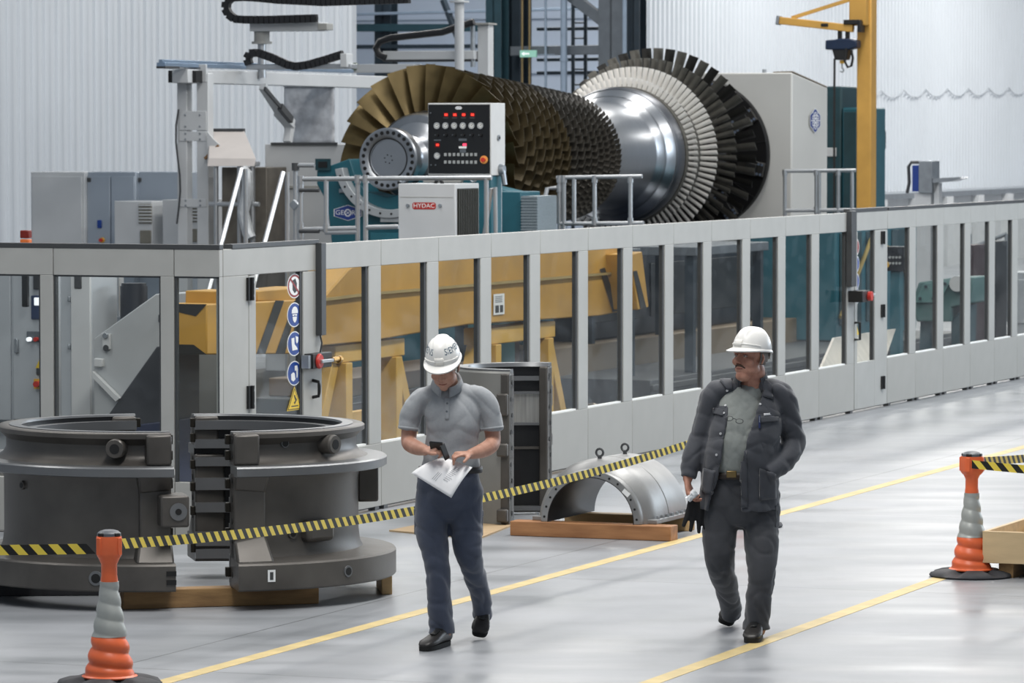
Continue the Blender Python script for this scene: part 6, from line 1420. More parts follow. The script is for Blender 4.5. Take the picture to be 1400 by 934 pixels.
def face_details(parent, M, brow, mous=False, hair=True):
    R = M.to_3x3(); X = lambda x, f, z: M @ Vector((x, -f, z)); o0 = ORIG[parent.name]
    EYEW = mat('eye_white', '#9c9089', .3, 0, .02); EYED = mat('eye_iris', '#2e241d', .25); LIP = mat('lip_tone', '#8f5648', .5, 0, .08)
    for s in (-1, 1):
        mb = MB(); mb.ball(X(s * .032, .0765, .008), .0125, .0125, .0115, 14, 10, R); mb.ball(X(s * .032, .0855, .0075), .005, .004, .005, 10, 8, R, mi=1); mb.build('eye', [EYEW, EYED], parent, smooth=80)
        mb = MB(); limb(mb, [(X(s * .014, .093, .024), .003, .0035), (X(s * .032, .094, .030), .003, .0045), (X(s * .05, .082, .024), .002, .003)], 8, 3); mb.build('eyebrow', brow, parent, smooth=80)
        mb = MB(); limb(mb, [(X(s * .018, .087, .013), .003, .003), (X(s * .032, .0905, .0175), .003, .003), (X(s * .047, .08, .012), .003, .003)], 8, 3); mb.build('eyelid', MATS['lip_tone'], parent, smooth=80)
    mb = MB(); limb(mb, [(X(-.023, .0885, -.0635), .0035, .0025), (X(0, .1005, -.0635), .005, .0035), (X(.023, .0885, -.0635), .0035, .0025)], 10, 4); mb.build('mouth', LIP, parent, smooth=80)
    if mous:
        mb = MB(); limb(mb, [(X(-.034, .078, -.060), .003, .004), (X(-.018, .094, -.048), .006, .007), (X(0, .100, -.046), .005, .007), (X(.018, .094, -.048), .006, .007), (X(.034, .078, -.060), .003, .004)], 10, 4); mb.build('moustache', mat('brown_grey_moustache', '#4f3d33', .8, 0, .25, 60), parent, smooth=80)
    if hair:
        mb = MB(); prof = []; Rr = []
        for i in range(29):
            a = math.radians(-98 + 196 * i / 28); col = []
            for z, q in ((-.035, .985), (-.01, 1.02), (.02, 1.035), (.06, 1.03)):
                zz = z + (.02 if abs(a) < 1.2 and z < -.03 else 0); rx = .079 * q; ry = .098 * q
                col.append(X(rx * math.sin(a), -ry * math.cos(a) - .008, zz))
            Rr.append(col)
        mb.rings(Rr, False, False, False); mb.build('hair', HAIRM, parent, smooth=80, solid=.006)
def helmet(parent, M, text=None, label=None):
    """hard hat in head space: dome with a raised crown, gutter rim, peak in front"""
    ns, nt = 18, 72; rx, ry, H = .100, .124, .122; c0 = Vector((0, .010, .062)); G = []
    def pt(th, s, off=0.0):
        q = max(0.0, math.cos(s * PI / 2)) ** .78; fx, fy = math.sin(th), -math.cos(th)
        z = H * math.sin(s * PI / 2) ** 1.05
        p = Vector((fx * rx * q, fy * ry * q, z))
        cr = max(0, 1 - (abs(p.x) / .038) ** 4) * min(1, max(0, (s - .25) / .3)) * .007
        n = Vector((p.x / rx ** 2, p.y / ry ** 2, p.z / H ** 2)).normalized()
        return c0 + p + n * (off + cr)
    rows = []
    for e, dz in ((1.0, -.014), (1.0, -.008)):   # rim outline with the peak
        row = []
        for k in range(nt):
            th = 2 * PI * k / nt; f = max(0, math.cos(th)) ** 1.6; bk = max(0, -math.cos(th)) ** 3
            ext = .009 + .044 * f; d = Vector((math.sin(th), -math.cos(th), 0))
            row.append(c0 + Vector((math.sin(th) * (rx + ext * .8), -math.cos(th) * (ry + ext), dz - .012 * f - .004 * bk)))
        rows.append(row)
    row = []
    for k in range(nt):
        th = 2 * PI * k / nt; f = max(0, math.cos(th)) ** 1.6; row.append(c0 + Vector((math.sin(th) * (rx + .004), -math.cos(th) * (ry + .006 + .008 * f), -.002)))
    rows.append(row)
    for i in range(ns): rows.append([pt(2 * PI * k / nt, i / ns * .985 + .005) for k in range(nt)])
    mb = MB(); mb.rings([[M @ p for p in r] for r in rows], True, False, True)
    h = mb.build('hard_hat', HELM, parent, smooth=50, solid=.004, label=label)
    mb = MB(); A = []
    for k in range(25):
        th = -1.25 + 2.5 * k / 24; A.append(M @ (pt(th, .10 + .05 * math.cos(th * 1.2), .004)))
    mb.tube(A, .004, 6); mb.build('gutter_ridge', HELM, h, smooth=60)
    mb = MB(); R = []
    for k in range(7):
        th = -.27 + .54 * k / 6; R.append([M @ pt(th, s, .005) for s in (.06, .16, .27)])
    mb.rings(R, False, False, False); mb.build('badge_plate', mat('helmet_badge', '#e2e0da', .4, 0, .02), h, smooth=60, solid=.003)
    # inner strap cradle at the nape
    mb = MB(); R = []
    for k in range(13):
        th = PI - .75 + 1.5 * k / 12; R.append([M @ (c0 + Vector((math.sin(th) * (rx - .006), -math.cos(th) * (ry - .004), z))) for z in (-.012, -.05)])
    mb.rings(R, False, False, False); mb.build('nape_strap', mat('nape_strap_grey', '#d5d4cf', .5), h, smooth=60, solid=.004)
    if text:
        for sd in (1, -1):
            vs, fs = text_geo(text, .050); mb = MB(); out = []
            for x, y in vs:
                th = sd * math.radians(70) + x / .112; s = .42 + y / .17
                out.append(M @ pt(th, s, .0032))
            mb.add(out, fs); mb.build('lettering', mat('helmet_print', '#1d4964', .5), h, smooth=0)
    return h
def shoe(parent, toe, heel, up, w=.05, name='shoe', lift=0.0):
    toe, heel = Vector(toe), Vector(heel); ax = (toe - heel); L_ = ax.length; ax.normalize(); up = Vector(up); up = (up - ax * up.dot(ax)).normalized(); sd = ax.cross(up)
    def P(l, s, h): return heel + ax * (l * L_) + sd * s + up * h
    R = []
    for l, ww, hb, ht in ((.0, .55, .03, .07), (.03, .72, .022, .10), (.12, .78, .02, .105), (.28, .78, .02, .105), (.42, .80, .02, .097), (.55, .9, .02, .085), (.70, 1.0, .02, .07), (.85, .97, .02, .062), (.95, .74, .02, .05), (1.0, .4, .024, .036)):
        ring = []
        for k in range(18):
            a = 2 * PI * k / 18; c, s = math.cos(a), math.sin(a); q = abs(c) ** .75 * (1 if c > 0 else -1); h = (hb + ht) / 2 + (ht - hb) / 2 * (abs(s) ** .8) * (1 if s > 0 else -1)
            ring.append(P(l, q * w * ww, h))
        R.append(ring)
    mb = MB(); mb.rings(R); o = mb.build(name, SHOE, parent, smooth=60)
    A, B = [], []
    for k in range(28):
        t = 2 * PI * k / 28; l = .5 + .51 * math.cos(t); ww = (.78 + .26 * max(0, math.cos(t)) * (1 if l < .8 else .9)) * w * abs(math.sin(t)) ** .55 * (1 if math.sin(t) > 0 else -1)
        A.append(P(l, ww * 1.04, 0)); B.append(P(l, ww * 1.08, .026))
    mb = MB(); mb.prism(A, B); mb.build('sole', SOLE, o, smooth=40)
    mb = MB()
    for q in range(4):
        l = .36 + q * .075; h = .104 - q * .009; mb.beam(P(l, -.022, h), P(l, .022, h), .008, .006, up=tuple(up))
    limb(mb, [(P(.36, 0, .103), .02, .006), (P(.62, 0, .083), .018, .006)], 8, 2, front=tuple(up)); mb.build('laces', BLACK, o, smooth=40)
    return o
def strip_patch(mb, pts, th=.004):
    """thin cloth flap over a list of points (front polygon)"""
    A = [Vector(p) for p in pts]; mb.prism(A, [p + Vector((0, th, 0)) for p in A])

# ------------------------------------------------------------------ man in the grey polo shirt
Y1 = 25.62
def J(px, py, dy=0.0): return Vector(atY(px, py, Y1 + dy))
o1 = Vector((atY(612, 880, Y1)[0], Y1, 0.0))
m1 = thing('person', 'man in a white helmet and grey polo shirt, reading a phone and holding a paper', 'person', o1); ORIG[m1.name] = o1
HM1 = Matrix.Translation(J(607, 502.5, -.06)) @ Matrix.Rotation(math.radians(-9), 4, 'Z') @ Matrix.Rotation(math.radians(23), 4, 'X') @ Matrix.Rotation(math.radians(-3), 4, 'Y')
sh = 1 / 234.0
mb = MB(); head_parts(mb, HM1)
limb(mb, [(J(617, 552, .03), .062, .060), (J(615, 535, .015), .058, .058), (J(611, 515, -.01), .056, .060)], 18, 3)
limb(mb, [(J(616, 648, 0), .15, .095), (J(617, 610, 0), .14, .095), (J(618, 575, .0), .145, .10), (J(617, 552, .02), .13, .075), (J(617, 545, .03), .07, .06)], 22, 4)
# arms
aL = [(J(570, 564, .025), .036, .036), (J(561, 582, .03), .046, .046), (J(559, 603, .01), .046, .045), (J(563, 609, -.05), .046, .046), (J(572, 613, -.13), .042, .041), (J(582, 616, -.215), .030, .026)]
aR = [(J(664, 563, .025), .036, .036), (J(671, 581, .03), .046, .046), (J(674, 602, .02), .046, .046), (J(669, 611, -.05), .047, .046), (J(657, 617, -.12), .042, .040), (J(643, 621, -.19), .030, .026)]
limb(mb, aL, 16, 4); limb(mb, aR, 16, 4)
wl = J(584, 616, -.225); hand(mb, wl, J(602, 611, -.30) - wl, J(600, 628, -.22) - J(600, 600, -.32), (1.0, 1.05, 1.1, 1.15), thumb=-1, thumb_curl=.1, thumb_out=.5)
wr = J(641, 621, -.20); hand(mb, wr, J(618, 621, -.31) - wr, Vector((-.15, .1, -1)), (.12, .55, .75, .85), thumb=1, thumb_curl=.55, thumb_out=.6)
# legs inside the trousers
legL = [(J(592, 668, .0), .105, .105), (J(589, 705, -.01), .102, .105), (J(592, 740, -.06), .092, .098), (J(597, 772, -.10), .078, .085), (J(600, 806, -.10), .075, .083), (J(602, 835, -.09), .075, .085), (J(604, 857, -.09), .078, .088), (J(604, 867, -.09), .080, .092)]
legR = [(J(638, 668, .0), .105, .105), (J(638, 705, .0), .102, .105), (J(639, 738, -.03), .092, .098), (J(642, 762, -.02), .080, .088), (J(651, 792, .12), .070, .078), (J(657, 815, .24), .062, .072), (J(659, 832, .32), .062, .074), (J(659, 842, .36), .060, .072)]
def scaled(L, q): return [(p, a * q, b * q) for p, a, b in L]
limb(mb, scaled(legL, .72), 16, 3); limb(mb, scaled(legR, .72), 16, 3)
limb(mb, [(J(604, 850, -.09), .04, .045), (J(605, 872, -.09), .038, .045)], 12, 2); limb(mb, [(J(659, 828, .32), .04, .045), (J(659, 842, .40), .036, .04)], 12, 2)
b1 = remeshed(mb, 'body', SKIN, m1, .0052, 2, origin=o1)
face_details(m1, HM1, HAIRM)
helmet(m1, HM1, 'SIEMENS', 'white hard hat with dark blue lettering on its sides')
# polo shirt
mb = MB()
limb(mb, [(J(616, 642, 0), .176, .125), (J(617, 628, -.005), .168, .13), (J(618, 605, -.005), .158, .13), (J(619, 580, -.01), .160, .134), (J(617, 560, .0), .160, .126), (J(615, 546, .01), .135, .10), (J(613, 534, .02), .095, .080)], 30, 5)
limb(mb, [(J(602, 537, .02), .050, .075), (J(588, 540, .02), .058, .080), (J(573, 547, .025), .066, .076), (J(564, 562, .025), .068, .072), (J(560, 576, .025), .068, .070), (J(558, 589, .025), .068, .072)], 22, 4, cap1=False)
limb(mb, [(J(628, 535, .02), .050, .075), (J(645, 538, .02), .060, .080), (J(660, 547, .025), .068, .076), (J(669, 562, .025), .069, .072), (J(672, 576, .03), .069, .070), (J(673, 589, .03), .070, .072)], 22, 4, cap1=False)
SHIRT1 = remeshed(mb, 'polo_shirt', POLO, m1, .007, 5, folds((5, 4, 4), .009, (8, 5, 6), .0045, 2.3), origin=o1)
def collar(parent, m, c, rx, ry, z0, drop, open_, tip, tilt=0.0, thick=.005, yaw=0.0, stand=.02):
    """folded collar: a band round the neck that falls outward into two front points"""
    mb = MB(); R = []; n = 30
    for i in range(n + 1):
        a = open_ + (2 * PI - 2 * open_) * i / n
        q = abs(i / n - .5) * 2; e = q ** 3
        fx, fy = math.sin(a + yaw), -math.cos(a + yaw); c_ = Vector(c)
        top = c_ + Vector((fx * rx, fy * ry, z0 + stand - .018 * e - tilt * fy * .0))
        mid = c_ + Vector((fx * (rx + .008), fy * (ry + .010), z0 + stand + .002 - .02 * e))
        low = c_ + Vector((fx * (rx + .028 + .018 * e), fy * (ry + .026 + tip * e), z0 - drop - .028 * e))
        R.append([top, mid, low])
    mb.rings(R, False, False, False); return mb.build('collar', m, parent, smooth=60, solid=thick)
from mathutils.bvhtree import BVHTree
def caster(obj, origin):
    me = obj.data; o0 = Vector(origin); vs = [v.co + o0 for v in me.vertices]; return BVHTree.FromPolygons(vs, [tuple(p.vertices) for p in me.polygons])
def drape(parent, bvh, quad, name, m, off=.003, th=.006, nx=8, ny=8, label=None, bulge=0.0):
    """a patch of cloth laid over the garment between four corner directions"""
    R = []
    for j in range(ny + 1):
        row = []
        for i in range(nx + 1):
            f, g = i / nx, j / ny
            px = (quad[0][0] * (1 - f) + quad[1][0] * f) * (1 - g) + (quad[3][0] * (1 - f) + quad[2][0] * f) * g
            py = (quad[0][1] * (1 - f) + quad[1][1] * f) * (1 - g) + (quad[3][1] * (1 - f) + quad[2][1] * f) * g
            d = Vector(ray(px, py)).normalized(); h = bvh.ray_cast(Vector((0, 0, CAMH)), d)
            row.append((h[0] + h[1] * (off + bulge * math.sin(PI * f) * math.sin(PI * g))) if h[0] is not None and h[0].y < 30 else None)
        R.append(row)
    last = None
    flat = [p for r in R for p in r if p is not None]
    if not flat: return None
    for r in R:
        for i in range(len(r)):
            if r[i] is None:
                r[i] = min(flat, key=lambda q: abs(q.z - (last or flat[0]).z)).copy() if last is None else last.copy()
            last = r[i]
    mb = MB(); mb.rings(R, False, False, False); return mb.build(name, m, parent, smooth=60, solid=th, label=label)
def stud(parent, bvh, px, py, r, name, m, h=.006):
    d = Vector(ray(px, py)).normalized(); q = bvh.ray_cast(Vector((0, 0, CAMH)), d)
    if q[0] is None: return
    mb = MB(); mb.cyl(q[0] - q[1] * .004, q[0] + q[1] * h, r, n=12); return mb.build(name, m, parent)
b1s = caster(SHIRT1, o1)
def collar2(parent, m, c, r, stand, fall, tilt, open_, yaw, th=.006, tip=1.0):
    mb = MB(); R = []; n = 36
    for i in range(n + 1):
        a = open_ + (2 * PI - 2 * open_) * i / n; q = abs(i / n - .5) * 2; e = q ** 4; fx, fy = math.sin(a + yaw), -math.cos(a + yaw); c_ = Vector(c)
        tz = fy * tilt
        R.append([c_ + Vector((fx * r, fy * r, tz + stand)), c_ + Vector((fx * (r + .010), fy * (r + .012), tz + stand + .003)), c_ + Vector((fx * (r + .024 + .008 * e * tip), fy * (r + .024 + .030 * e * tip), tz - fall - .016 * e))])
    mb.rings(R, False, False, False); return mb.build('collar', m, parent, smooth=60, solid=th)
collar2(m1, POLO, J(611.5, 523, .0), .070, .018, .016, .048, .26, -.12)
pk = drape(m1, b1s, ((608, 543), (615, 543), (614, 574), (608.5, 574)), 'placket', POLO, .002, .005, 4, 10)
for px, py in ((611.5, 552), (611, 563)): stud(m1, b1s, px, py, .006, 'button', GREYST)
for q in (((545, 582), (576, 586), (576, 589.5), (545, 586)), ((656, 586), (688, 582), (688, 585.5), (656, 589.5))): drape(m1, b1s, q, 'sleeve_hem', POLO, .001, .004, 12, 2)
# belt and trousers
mb = MB(); R = []
for z_, w_ in ((637.5, 0), (646, 0)):
    c = J(616, z_, 0); R.append([c + Vector((.184 * math.cos(2 * PI * i / 40), .132 * math.sin(2 * PI * i / 40), 0)) for i in range(40)])
mb.rings(R, True, False, False); bt = mb.build('belt', BELTM, m1, smooth=50, solid=.006)
p = J(612, 641.5, -.135); mb = MB(); mb.box(p.x - .025, p.x + .025, p.y - .008, p.y + .003, p.z - .02, p.z + .02); mb.build('buckle', STEEL, bt, bevel=.003)
mb = MB()
limb(mb, [(J(616, 643, .0), .178, .128), (J(614, 660, .0), .192, .135), (J(613, 680, .0), .196, .135), (J(613, 694, .0), .16, .12)], 28, 4)
limb(mb, legL, 22, 4, cap1=False); limb(mb, legR, 22, 4, cap1=False)
tr = remeshed(mb, 'trousers', PANT1, m1, .008, 4, folds((4.5, 4, 5), .012, (6, 5, 10), .005, 5.1), origin=o1)
def pocket(parent, c, w, h, m, ry=0.0, name='cargo_pocket'):
    mb = MB(); R3 = Matrix.Rotation(ry, 3, 'Z'); mb.obox(c, w, .012, h, R3); mb.obox(Vector(c) + Vector((0, -.003, h * .38)), w * 1.05, .016, h * .28, R3); return mb.build(name, m, parent, bevel=.006)
pocket(m1, J(656, 716, -.035), .07, .15, PANT1, 1.1); pocket(m1, J(570.5, 714, -.035), .07, .15, PANT1, -1.1)
# shoes
gt, gh = ground(579, 891), ground(612, 881); shoe(m1, (gt[0], gt[1], .002), (gh[0], gh[1] - .02, .002), (0, 0, 1), .052)
gt = ground(654, 874); gh = atY(661, 846, gt[1] + .16); shoe(m1, (gt[0] + .002, gt[1], .012), gh, (0, -.9, .42), .054)
# phone and paper
c = J(600, 609, -.315); ph = thing('phone', 'black phone with an opened flip cover in the hands of the man in grey', 'phone', c); ORIG[ph.name] = c
ex = (J(609, 611, -.33) - J(588, 609, -.29)).normalized(); eu = Vector((0, -.55, .85)); eu = (eu - ex * eu.dot(ex)).normalized(); R3 = Matrix((ex, eu, ex.cross(eu))).transposed()
mb = MB(); mb.obox(J(597, 609.5, -.305), .085, .05, .012, R3); mb.obox(J(597, 608, -.312), .075, .04, .005, R3, 1); mb.build('phone_body', [BLACK, mat('phone_screen', '#20242b', .1)], ph, bevel=.003)
ex = (J(612, 629, -.315) - J(604, 608, -.33)).normalized(); eu = Vector((-.5, -.75, -.1)); eu = (eu - ex * eu.dot(ex)).normalized(); R3 = Matrix((ex, eu, ex.cross(eu))).transposed()
mb = MB(); mb.obox(J(608, 618, -.325), .092, .05, .008, R3); mb.build('flip_cover', BLACK, ph, bevel=.003)
PA = [J(562, 647, -.30), J(617, 681, -.36), J(646, 639, -.27), J(600, 627, -.19)]
def pp(u, v):
    p = PA[0] * (1 - u) * (1 - v) + PA[1] * u * (1 - v) + PA[2] * u * v + PA[3] * (1 - u) * v
    return p + Vector((0, -.02, .012)) * math.sin(PI * v) + Vector((0, 0, .028)) * math.sin(PI * u) * 0 + Vector((0, .0, .02)) * math.sin(PI * (1 - u)) * v * (1 - u)
c = (PA[0] + PA[2]) / 2; pa = thing('paper_sheet', 'white printed sheet of paper hanging under the phone hands of the man in grey', 'paper', c); ORIG[pa.name] = c
mb = MB(); mb.rings([[pp(i / 12, k / 12) for k in range(13)] for i in range(13)], False, False, False); mb.build('sheet', mat('paper_white', '#e9eaec', .7, 0, .02), pa, smooth=80, solid=.0008)
mb = MB(); f_ = Vector((0, -.003, .001))
for k in range(10): 
    v = .30 + k * .055; L0 = .12 + .02 * (k % 3)
    mb.add([pp(.62 + L0, v) + f_, pp(.62 + L0, v + .012) + f_, pp(.62, v + .012) + f_, pp(.62, v) + f_], [(0, 1, 2, 3)])
for k in range(3):
    u = .42 + k * .04; mb.add([pp(u, .16) + f_, pp(u + .01, .16) + f_, pp(u + .01, .42) + f_, pp(u, .42) + f_], [(0, 1, 2, 3)])
mb.build('print', mat('print_grey', '#9b9da3', .7), pa, smooth=0)

# ------------------------------------------------------------------ man in the dark jacket
Y2 = 26.0
def K(px, py, dy=0.0): return Vector(atY(px, py, Y2 + dy))
o2 = Vector((atY(1018, 880, Y2)[0], Y2, 0.0))
m2 = thing('person', 'man in a white helmet and open charcoal work jacket, looking aside, one hand in pocket', 'person', o2); ORIG[m2.name] = o2
HM2 = Matrix.Translation(K(1026, 489.5, -.03)) @ Matrix.Rotation(math.radians(-45), 4, 'Z') @ Matrix.Rotation(math.radians(-5), 4, 'X') @ Matrix.Scale(1.06, 4)
mb = MB(); head_parts(mb, HM2, 1.12)
limb(mb, [(K(1028, 540, .03), .078, .07), (K(1030, 524, .02), .072, .070), (K(1030, 504, .0), .068, .072)], 18, 3)
HM2i = HM2
mb.ball(HM2 @ Vector((0, -.05, -.105)), .045, .045, .03, 14, 10, HM2.to_3x3())   # soft under-chin
limb(mb, [(K(1012, 660, 0), .17, .12), (K(1014, 620, -.03), .18, .145), (K(1018, 580, -.01), .17, .13), (K(1024, 550, .03), .115, .075), (K(1028, 536, .03), .08, .07)], 22, 4)
bL = [(K(978, 548, .03), .045, .045), (K(967, 575, .03), .048, .048), (K(957, 603, .02), .045, .045), (K(945, 632, -.02), .04, .04), (K(940, 656, -.06), .029, .026)]
bR = [(K(1064, 548, .03), .045, .045), (K(1075, 575, .06), .048, .048), (K(1083, 604, .08), .045, .045), (K(1070, 630, -.03), .042, .042), (K(1049, 647, -.11), .03, .027)]
limb(mb, bL, 16, 4); limb(mb, bR, 16, 4)
wl = K(939.5, 656, -.065); hand(mb, wl, K(944, 690, -.10) - wl, Vector((.75, -.25, .1)), (.55, .65, .75, .85), thumb=-1, thumb_curl=.55, thumb_out=.45, scale=1.06)
wr = K(1047, 648, -.12); hand(mb, wr, Vector((-.55, .75, -.35)), Vector((-.3, .3, -.8)), (.4, .4, .4, .4), thumb=1)
gL = [(K(986, 676, .02), .118, .115), (K(984, 712, .02), .112, .112), (K(983, 742, .0), .100, .105), (K(984, 768, .02), .090, .096), (K(991, 796, .20), .078, .086), (K(997, 818, .36), .068, .076), (K(1000, 832, .45), .068, .078), (K(1000, 841, .49), .066, .076)]
gR = [(K(1040, 676, .02), .118, .115), (K(1041, 712, .0), .112, .112), (K(1041, 748, -.06), .100, .104), (K(1041, 782, -.10), .088, .094), (K(1038, 815, -.10), .082, .088), (K(1036, 840, -.08), .080, .086), (K(1034, 853, -.07), .082, .090), (K(1034, 861, -.07), .084, .094)]
limb(mb, scaled(gL, .7), 16, 3); limb(mb, scaled(gR, .7), 16, 3)
limb(mb, [(K(1000, 828, .45), .04, .045), (K(1000, 842, .5), .036, .04)], 12, 2); limb(mb, [(K(1034, 848, -.07), .04, .045), (K(1033, 866, -.07), .038, .045)], 12, 2)
remeshed(mb, 'body', SKIN2, m2, .0052, 2, origin=o2)
face_details(m2, HM2, HAIRM, True)
helmet(m2, HM2 @ Matrix.Translation((0, 0, -.010)) @ Matrix.Scale(.97, 4), None, 'plain white hard hat')
# t-shirt with belly
mb = MB()
limb(mb, [(K(1008, 641, -.0), .160, .138), (K(1008, 634, -.02), .170, .152), (K(1010, 610, -.03), .178, .165), (K(1014, 580, -.015), .172, .15), (K(1020, 554, .005), .165, .12), (K(1026, 545, .02), .110, .09), (K(1027, 537, .01), .084, .082)], 28, 5)
remeshed(mb, 'tee_shirt', TEE, m2, .008, 5, folds((6, 4, 5), .007, (15, 9, 10), .003, 8.2), origin=o2)
# jacket: an open shell with sleeves
def asin_(x): return math.asin(max(-.98, min(.98, x)))
rowsJ = [  # py, centre px, rx, ry, dy, left edge px, right edge px
    (522, 1028, .085, .085, .02, 1006, 1044), (530, 1027, .115, .100, .02, 1001, 1042), (541, 1025, .165, .130, .02, 996, 1039), (562, 1022, .205, .165, .0, 993, 1031), (590, 1018, .222, .185, -.02, 989, 1022),
    (615, 1014, .228, .195, -.03, 985, 1014), (640, 1012, .232, .192, -.02, 981, 1009), (665, 1011, .238, .185, -.01, 974, 1009), (682, 1010, .242, .182, .0, 968, 1010), (697, 1010, .244, .182, .0, 964, 1011)]
outer, inner = [], []
NA = 48
P = catmull([list(map(float, r)) for r in rowsJ], 3)
solid = []
for py, cx, rx, ry, dy, xl, xr in P:
    c = K(cx, py, dy); s_ = Y2 / 6000
    aL_, aR_ = asin_((xl - cx) * s_ / rx), asin_((xr - cx) * s_ / rx); o_, i_ = [], []
    for k in range(NA + 1):
        a = aR_ + (2 * PI - (aR_ - aL_)) * k / NA; d = Vector((math.sin(a), -math.cos(a), 0))
        o_.append(c + Vector((d.x * rx, d.y * ry, 0))); i_.append(c + Vector((d.x * (rx - .02), d.y * (ry - .02), 0)))
    solid.append(o_ + i_[::-1])
mb = MB(); mb.rings(solid)
limb(mb, [(K(1006, 530, .02), .050, .080), (K(992, 532, .02), .062, .085), (K(978, 539, .025), .078, .090), (K(970, 555, .03), .080, .086), (K(964, 578, .03), .076, .080), (K(956, 602, .02), .070, .074), (K(945, 630, -.02), .062, .064), (K(940, 654, -.05), .050, .052)], 22, 4, cap1=False)
limb(mb, [(K(1044, 528, .02), .050, .080), (K(1058, 531, .02), .064, .085), (K(1069, 541, .03), .080, .090), (K(1074, 560, .045), .082, .086), (K(1080, 582, .06), .079, .084), (K(1085, 604, .08), .077, .080), (K(1077, 625, -.01), .072, .074), (K(1060, 640, -.10), .064, .062), (K(1047, 648, -.145), .058, .052)], 22, 4, cap1=False)
JK = remeshed(mb, 'jacket', JACK, m2, .0075, 3, folds((4.5, 4, 4), .012, (7, 5, 8), .005, 1.7), origin=o2)
bj = caster(JK, o2)
collar2(m2, JACK, K(1027, 518, .015), .080, .028, .026, .034, .74, -.12, .008, -.3)
drape(m2, bj, ((1002, 516), (984, 521), (994, 533), (1001, 532)), 'collar_leaf', JACK, .010, .008, 6, 6)
drape(m2, bj, ((1042, 516), (1056, 527), (1055, 546), (1037, 541)), 'collar_leaf', JACK, .010, .008, 6, 6)
drape(m2, bj, ((975, 557), (990, 561), (989, 569), (974, 565)), 'pocket_flap', JACK, .006, .008)
drape(m2, bj, ((1037, 571), (1063, 569), (1063, 576), (1037, 578)), 'pocket_flap', JACK, .006, .008)
drape(m2, bj, ((1012, 606), (1020, 598), (1022, 694), (1012, 695)), 'placket', JACK, .004, .008, 4, 16)
drape(m2, bj, ((1038, 640), (1060, 648), (1060, 682), (1038, 684)), 'side_pocket', JACK, .006, .008)
drape(m2, bj, ((963, 640), (978, 644), (974, 676), (960, 672)), 'side_pocket', JACK, .006, .008)
drape(m2, bj, ((1043.5, 566), (1056, 564.5), (1056, 568), (1043.5, 569.5)), 'name_strip', mat('strip_grey', '#b9bcc0', .6), .008, .003, 5, 2)
for px, py in ((994, 534), (992, 555), (990, 565), (985.5, 593), (980, 622), (1039, 553)): stud(m2, bj, px, py, .0075, 'snap_button', mat('snap_silver', '#d9dadb', .3, .5))
hq = bj.ray_cast(Vector((0, 0, CAMH)), Vector(ray(1037.5, 578)).normalized()); p = hq[0] + hq[1] * .012
pen = MB(); pen.cyl(p + Vector((0, 0, -.035)), p + Vector((0, 0, .04)), .006, n=10); pen.box(p.x - .002, p.x + .002, p.y - .012, p.y - .004, p.z, p.z + .036, 1)
pen.v = [tuple(Vector(v) - p) for v in pen.v]; o = pen.build('pen', [mat('pen_blue', '#27335f', .3), STEEL]); o.location = p; tag(o, 'dark blue pen clipped in the chest pocket of the charcoal jacket', 'pen')
# glasses hung on the shirt
p = K(1004, 574, -.19); g_ = MB()
for s in (-1, 1): g_.tube([p + Vector((s * .03 + .022 * math.cos(q * PI / 8), -.0 - .004 * math.sin(q), -.008 * s + .014 * math.sin(q * PI / 8))) for q in range(17)], .0022, 6)
g_.tube([p + Vector((-.012, 0, .004)), p + Vector((0, -.003, .008)), p + Vector((.012, 0, 0))], .0022, 6); g_.tube([p + Vector((-.055, 0, .008)), p + Vector((-.06, .03, .015))], .0022, 6)
g_.v = [tuple(Vector(v) - p) for v in g_.v]; o = g_.build('glasses', DARKRAIL); o.location = p; tag(o, 'thin rimmed glasses hanging on the tee shirt of the man in the jacket', 'glasses')
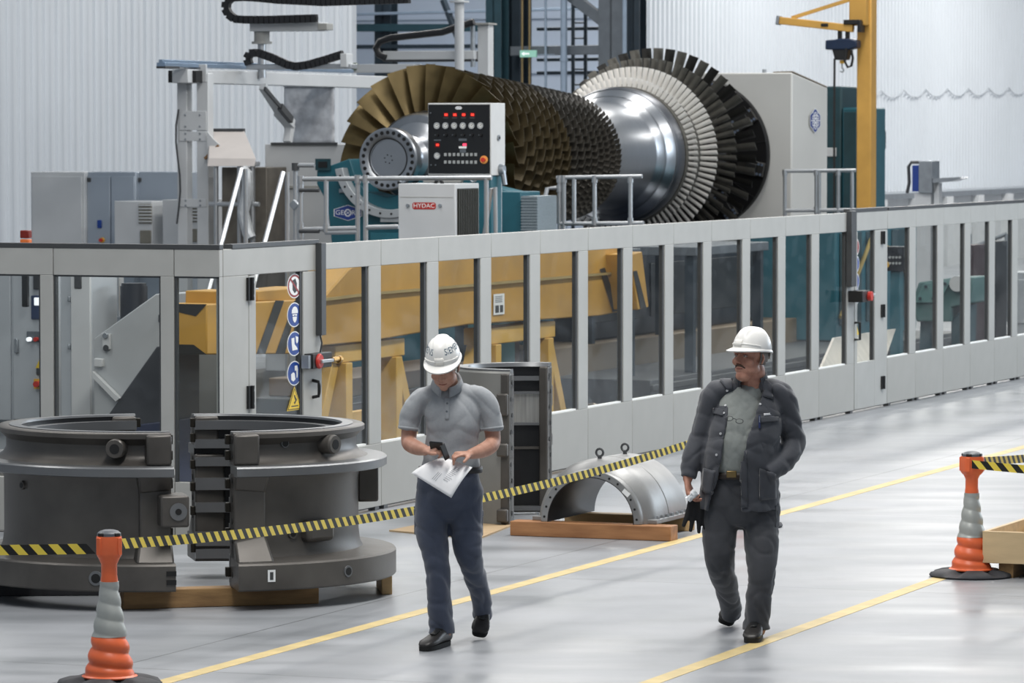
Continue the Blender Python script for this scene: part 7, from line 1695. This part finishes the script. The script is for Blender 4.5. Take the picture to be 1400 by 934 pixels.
# belt, trousers, shoes
mb = MB(); R = []
for z_ in (644, 653):
    c = K(1008, z_, -.005); R.append([c + Vector((.186 * math.cos(2 * PI * i / 40), .160 * math.sin(2 * PI * i / 40), 0)) for i in range(40)])
mb.rings(R, True, False, False); bt = mb.build('belt', mat('brown_belt', '#2a211b', .5), m2, smooth=50, solid=.006)
p = K(1000, 648.5, -.165); mb = MB(); mb.box(p.x - .03, p.x + .03, p.y - .01, p.y + .004, p.z - .02, p.z + .02); mb.build('buckle', mat('brass_buckle', '#7d6a45', .35, .7), bt, bevel=.004)
mb = MB()
limb(mb, [(K(1008, 651, .0), .172, .142), (K(1010, 668, .0), .195, .148), (K(1012, 688, .0), .205, .142), (K(1012, 702, .0), .17, .12)], 28, 4)
limb(mb, gL, 22, 4, cap1=False); limb(mb, gR, 22, 4, cap1=False)
remeshed(mb, 'trousers', PANT2, m2, .008, 4, folds((4.5, 4, 5), .012, (6, 5, 10), .005, 9.4), origin=o2)
pocket(m2, K(1062, 706, -.045), .06, .13, PANT2, 1.1)
gt, gh = ground(1027, 880), ground(1034, 868); shoe(m2, (gt[0], gt[1], .002), (gh[0], gh[1] - .08, .002), (0, 0, 1), .058)
gt = ground(990, 857); gh = atY(1001, 836, gt[1] + .17); gtv = Vector((gt[0], gt[1], .012)); shoe(m2, gtv, gh, (0, -.85, .5), .056)
# what he holds: a crumpled clear cup and dark gloves
c = K(946, 678, -.12); mb = MB(); R = []
for k in range(9):
    z = .035 - .07 * k / 8; ring = []
    for i in range(20):
        a = 2 * PI * i / 20; q = .024 + .004 * mnoise.noise(Vector((math.cos(a) * 2, math.sin(a) * 2, k * .9))) * 2.2 - .006 * k / 8; ring.append(Vector((math.cos(a) * q, math.sin(a) * q, z)) )
    R.append([Matrix.Rotation(.8, 3, 'Y') @ p for p in ring])
mb.rings(R); o = mb.build('crumpled_cup', mat('clear_white_plastic', '#dfe3e6', .2, 0, .05), smooth=40); o.location = c; tag(o, 'crumpled whitish plastic cup in the lowered hand of the man in the jacket', 'cup')
c = K(953, 694, -.05); mb = MB()
for k, (dx, ln, ti) in enumerate(((-.03, .17, -.3), (-.01, .2, -.14), (.012, .21, .0), (.03, .19, .1))):
    mb_p = [(Vector((dx, .01 * k, .06)), .022, .014), (Vector((dx + ti * .06, .01 * k, -.02)), .02, .013), (Vector((dx + ti * ln, .01 * k, .06 - ln)), .012, .01)]
    limb(mb, mb_p, 10, 4)
mb.v = [tuple(v) for v in mb.v]
o = remeshed(mb, 'work_gloves', mat('black_glove_cloth', '#1b1b1d', .8, 0, .15, 30), None, .006, 2); o.location = c; tag(o, 'pair of black work gloves dangling beside the thigh of the man in the jacket', 'gloves')
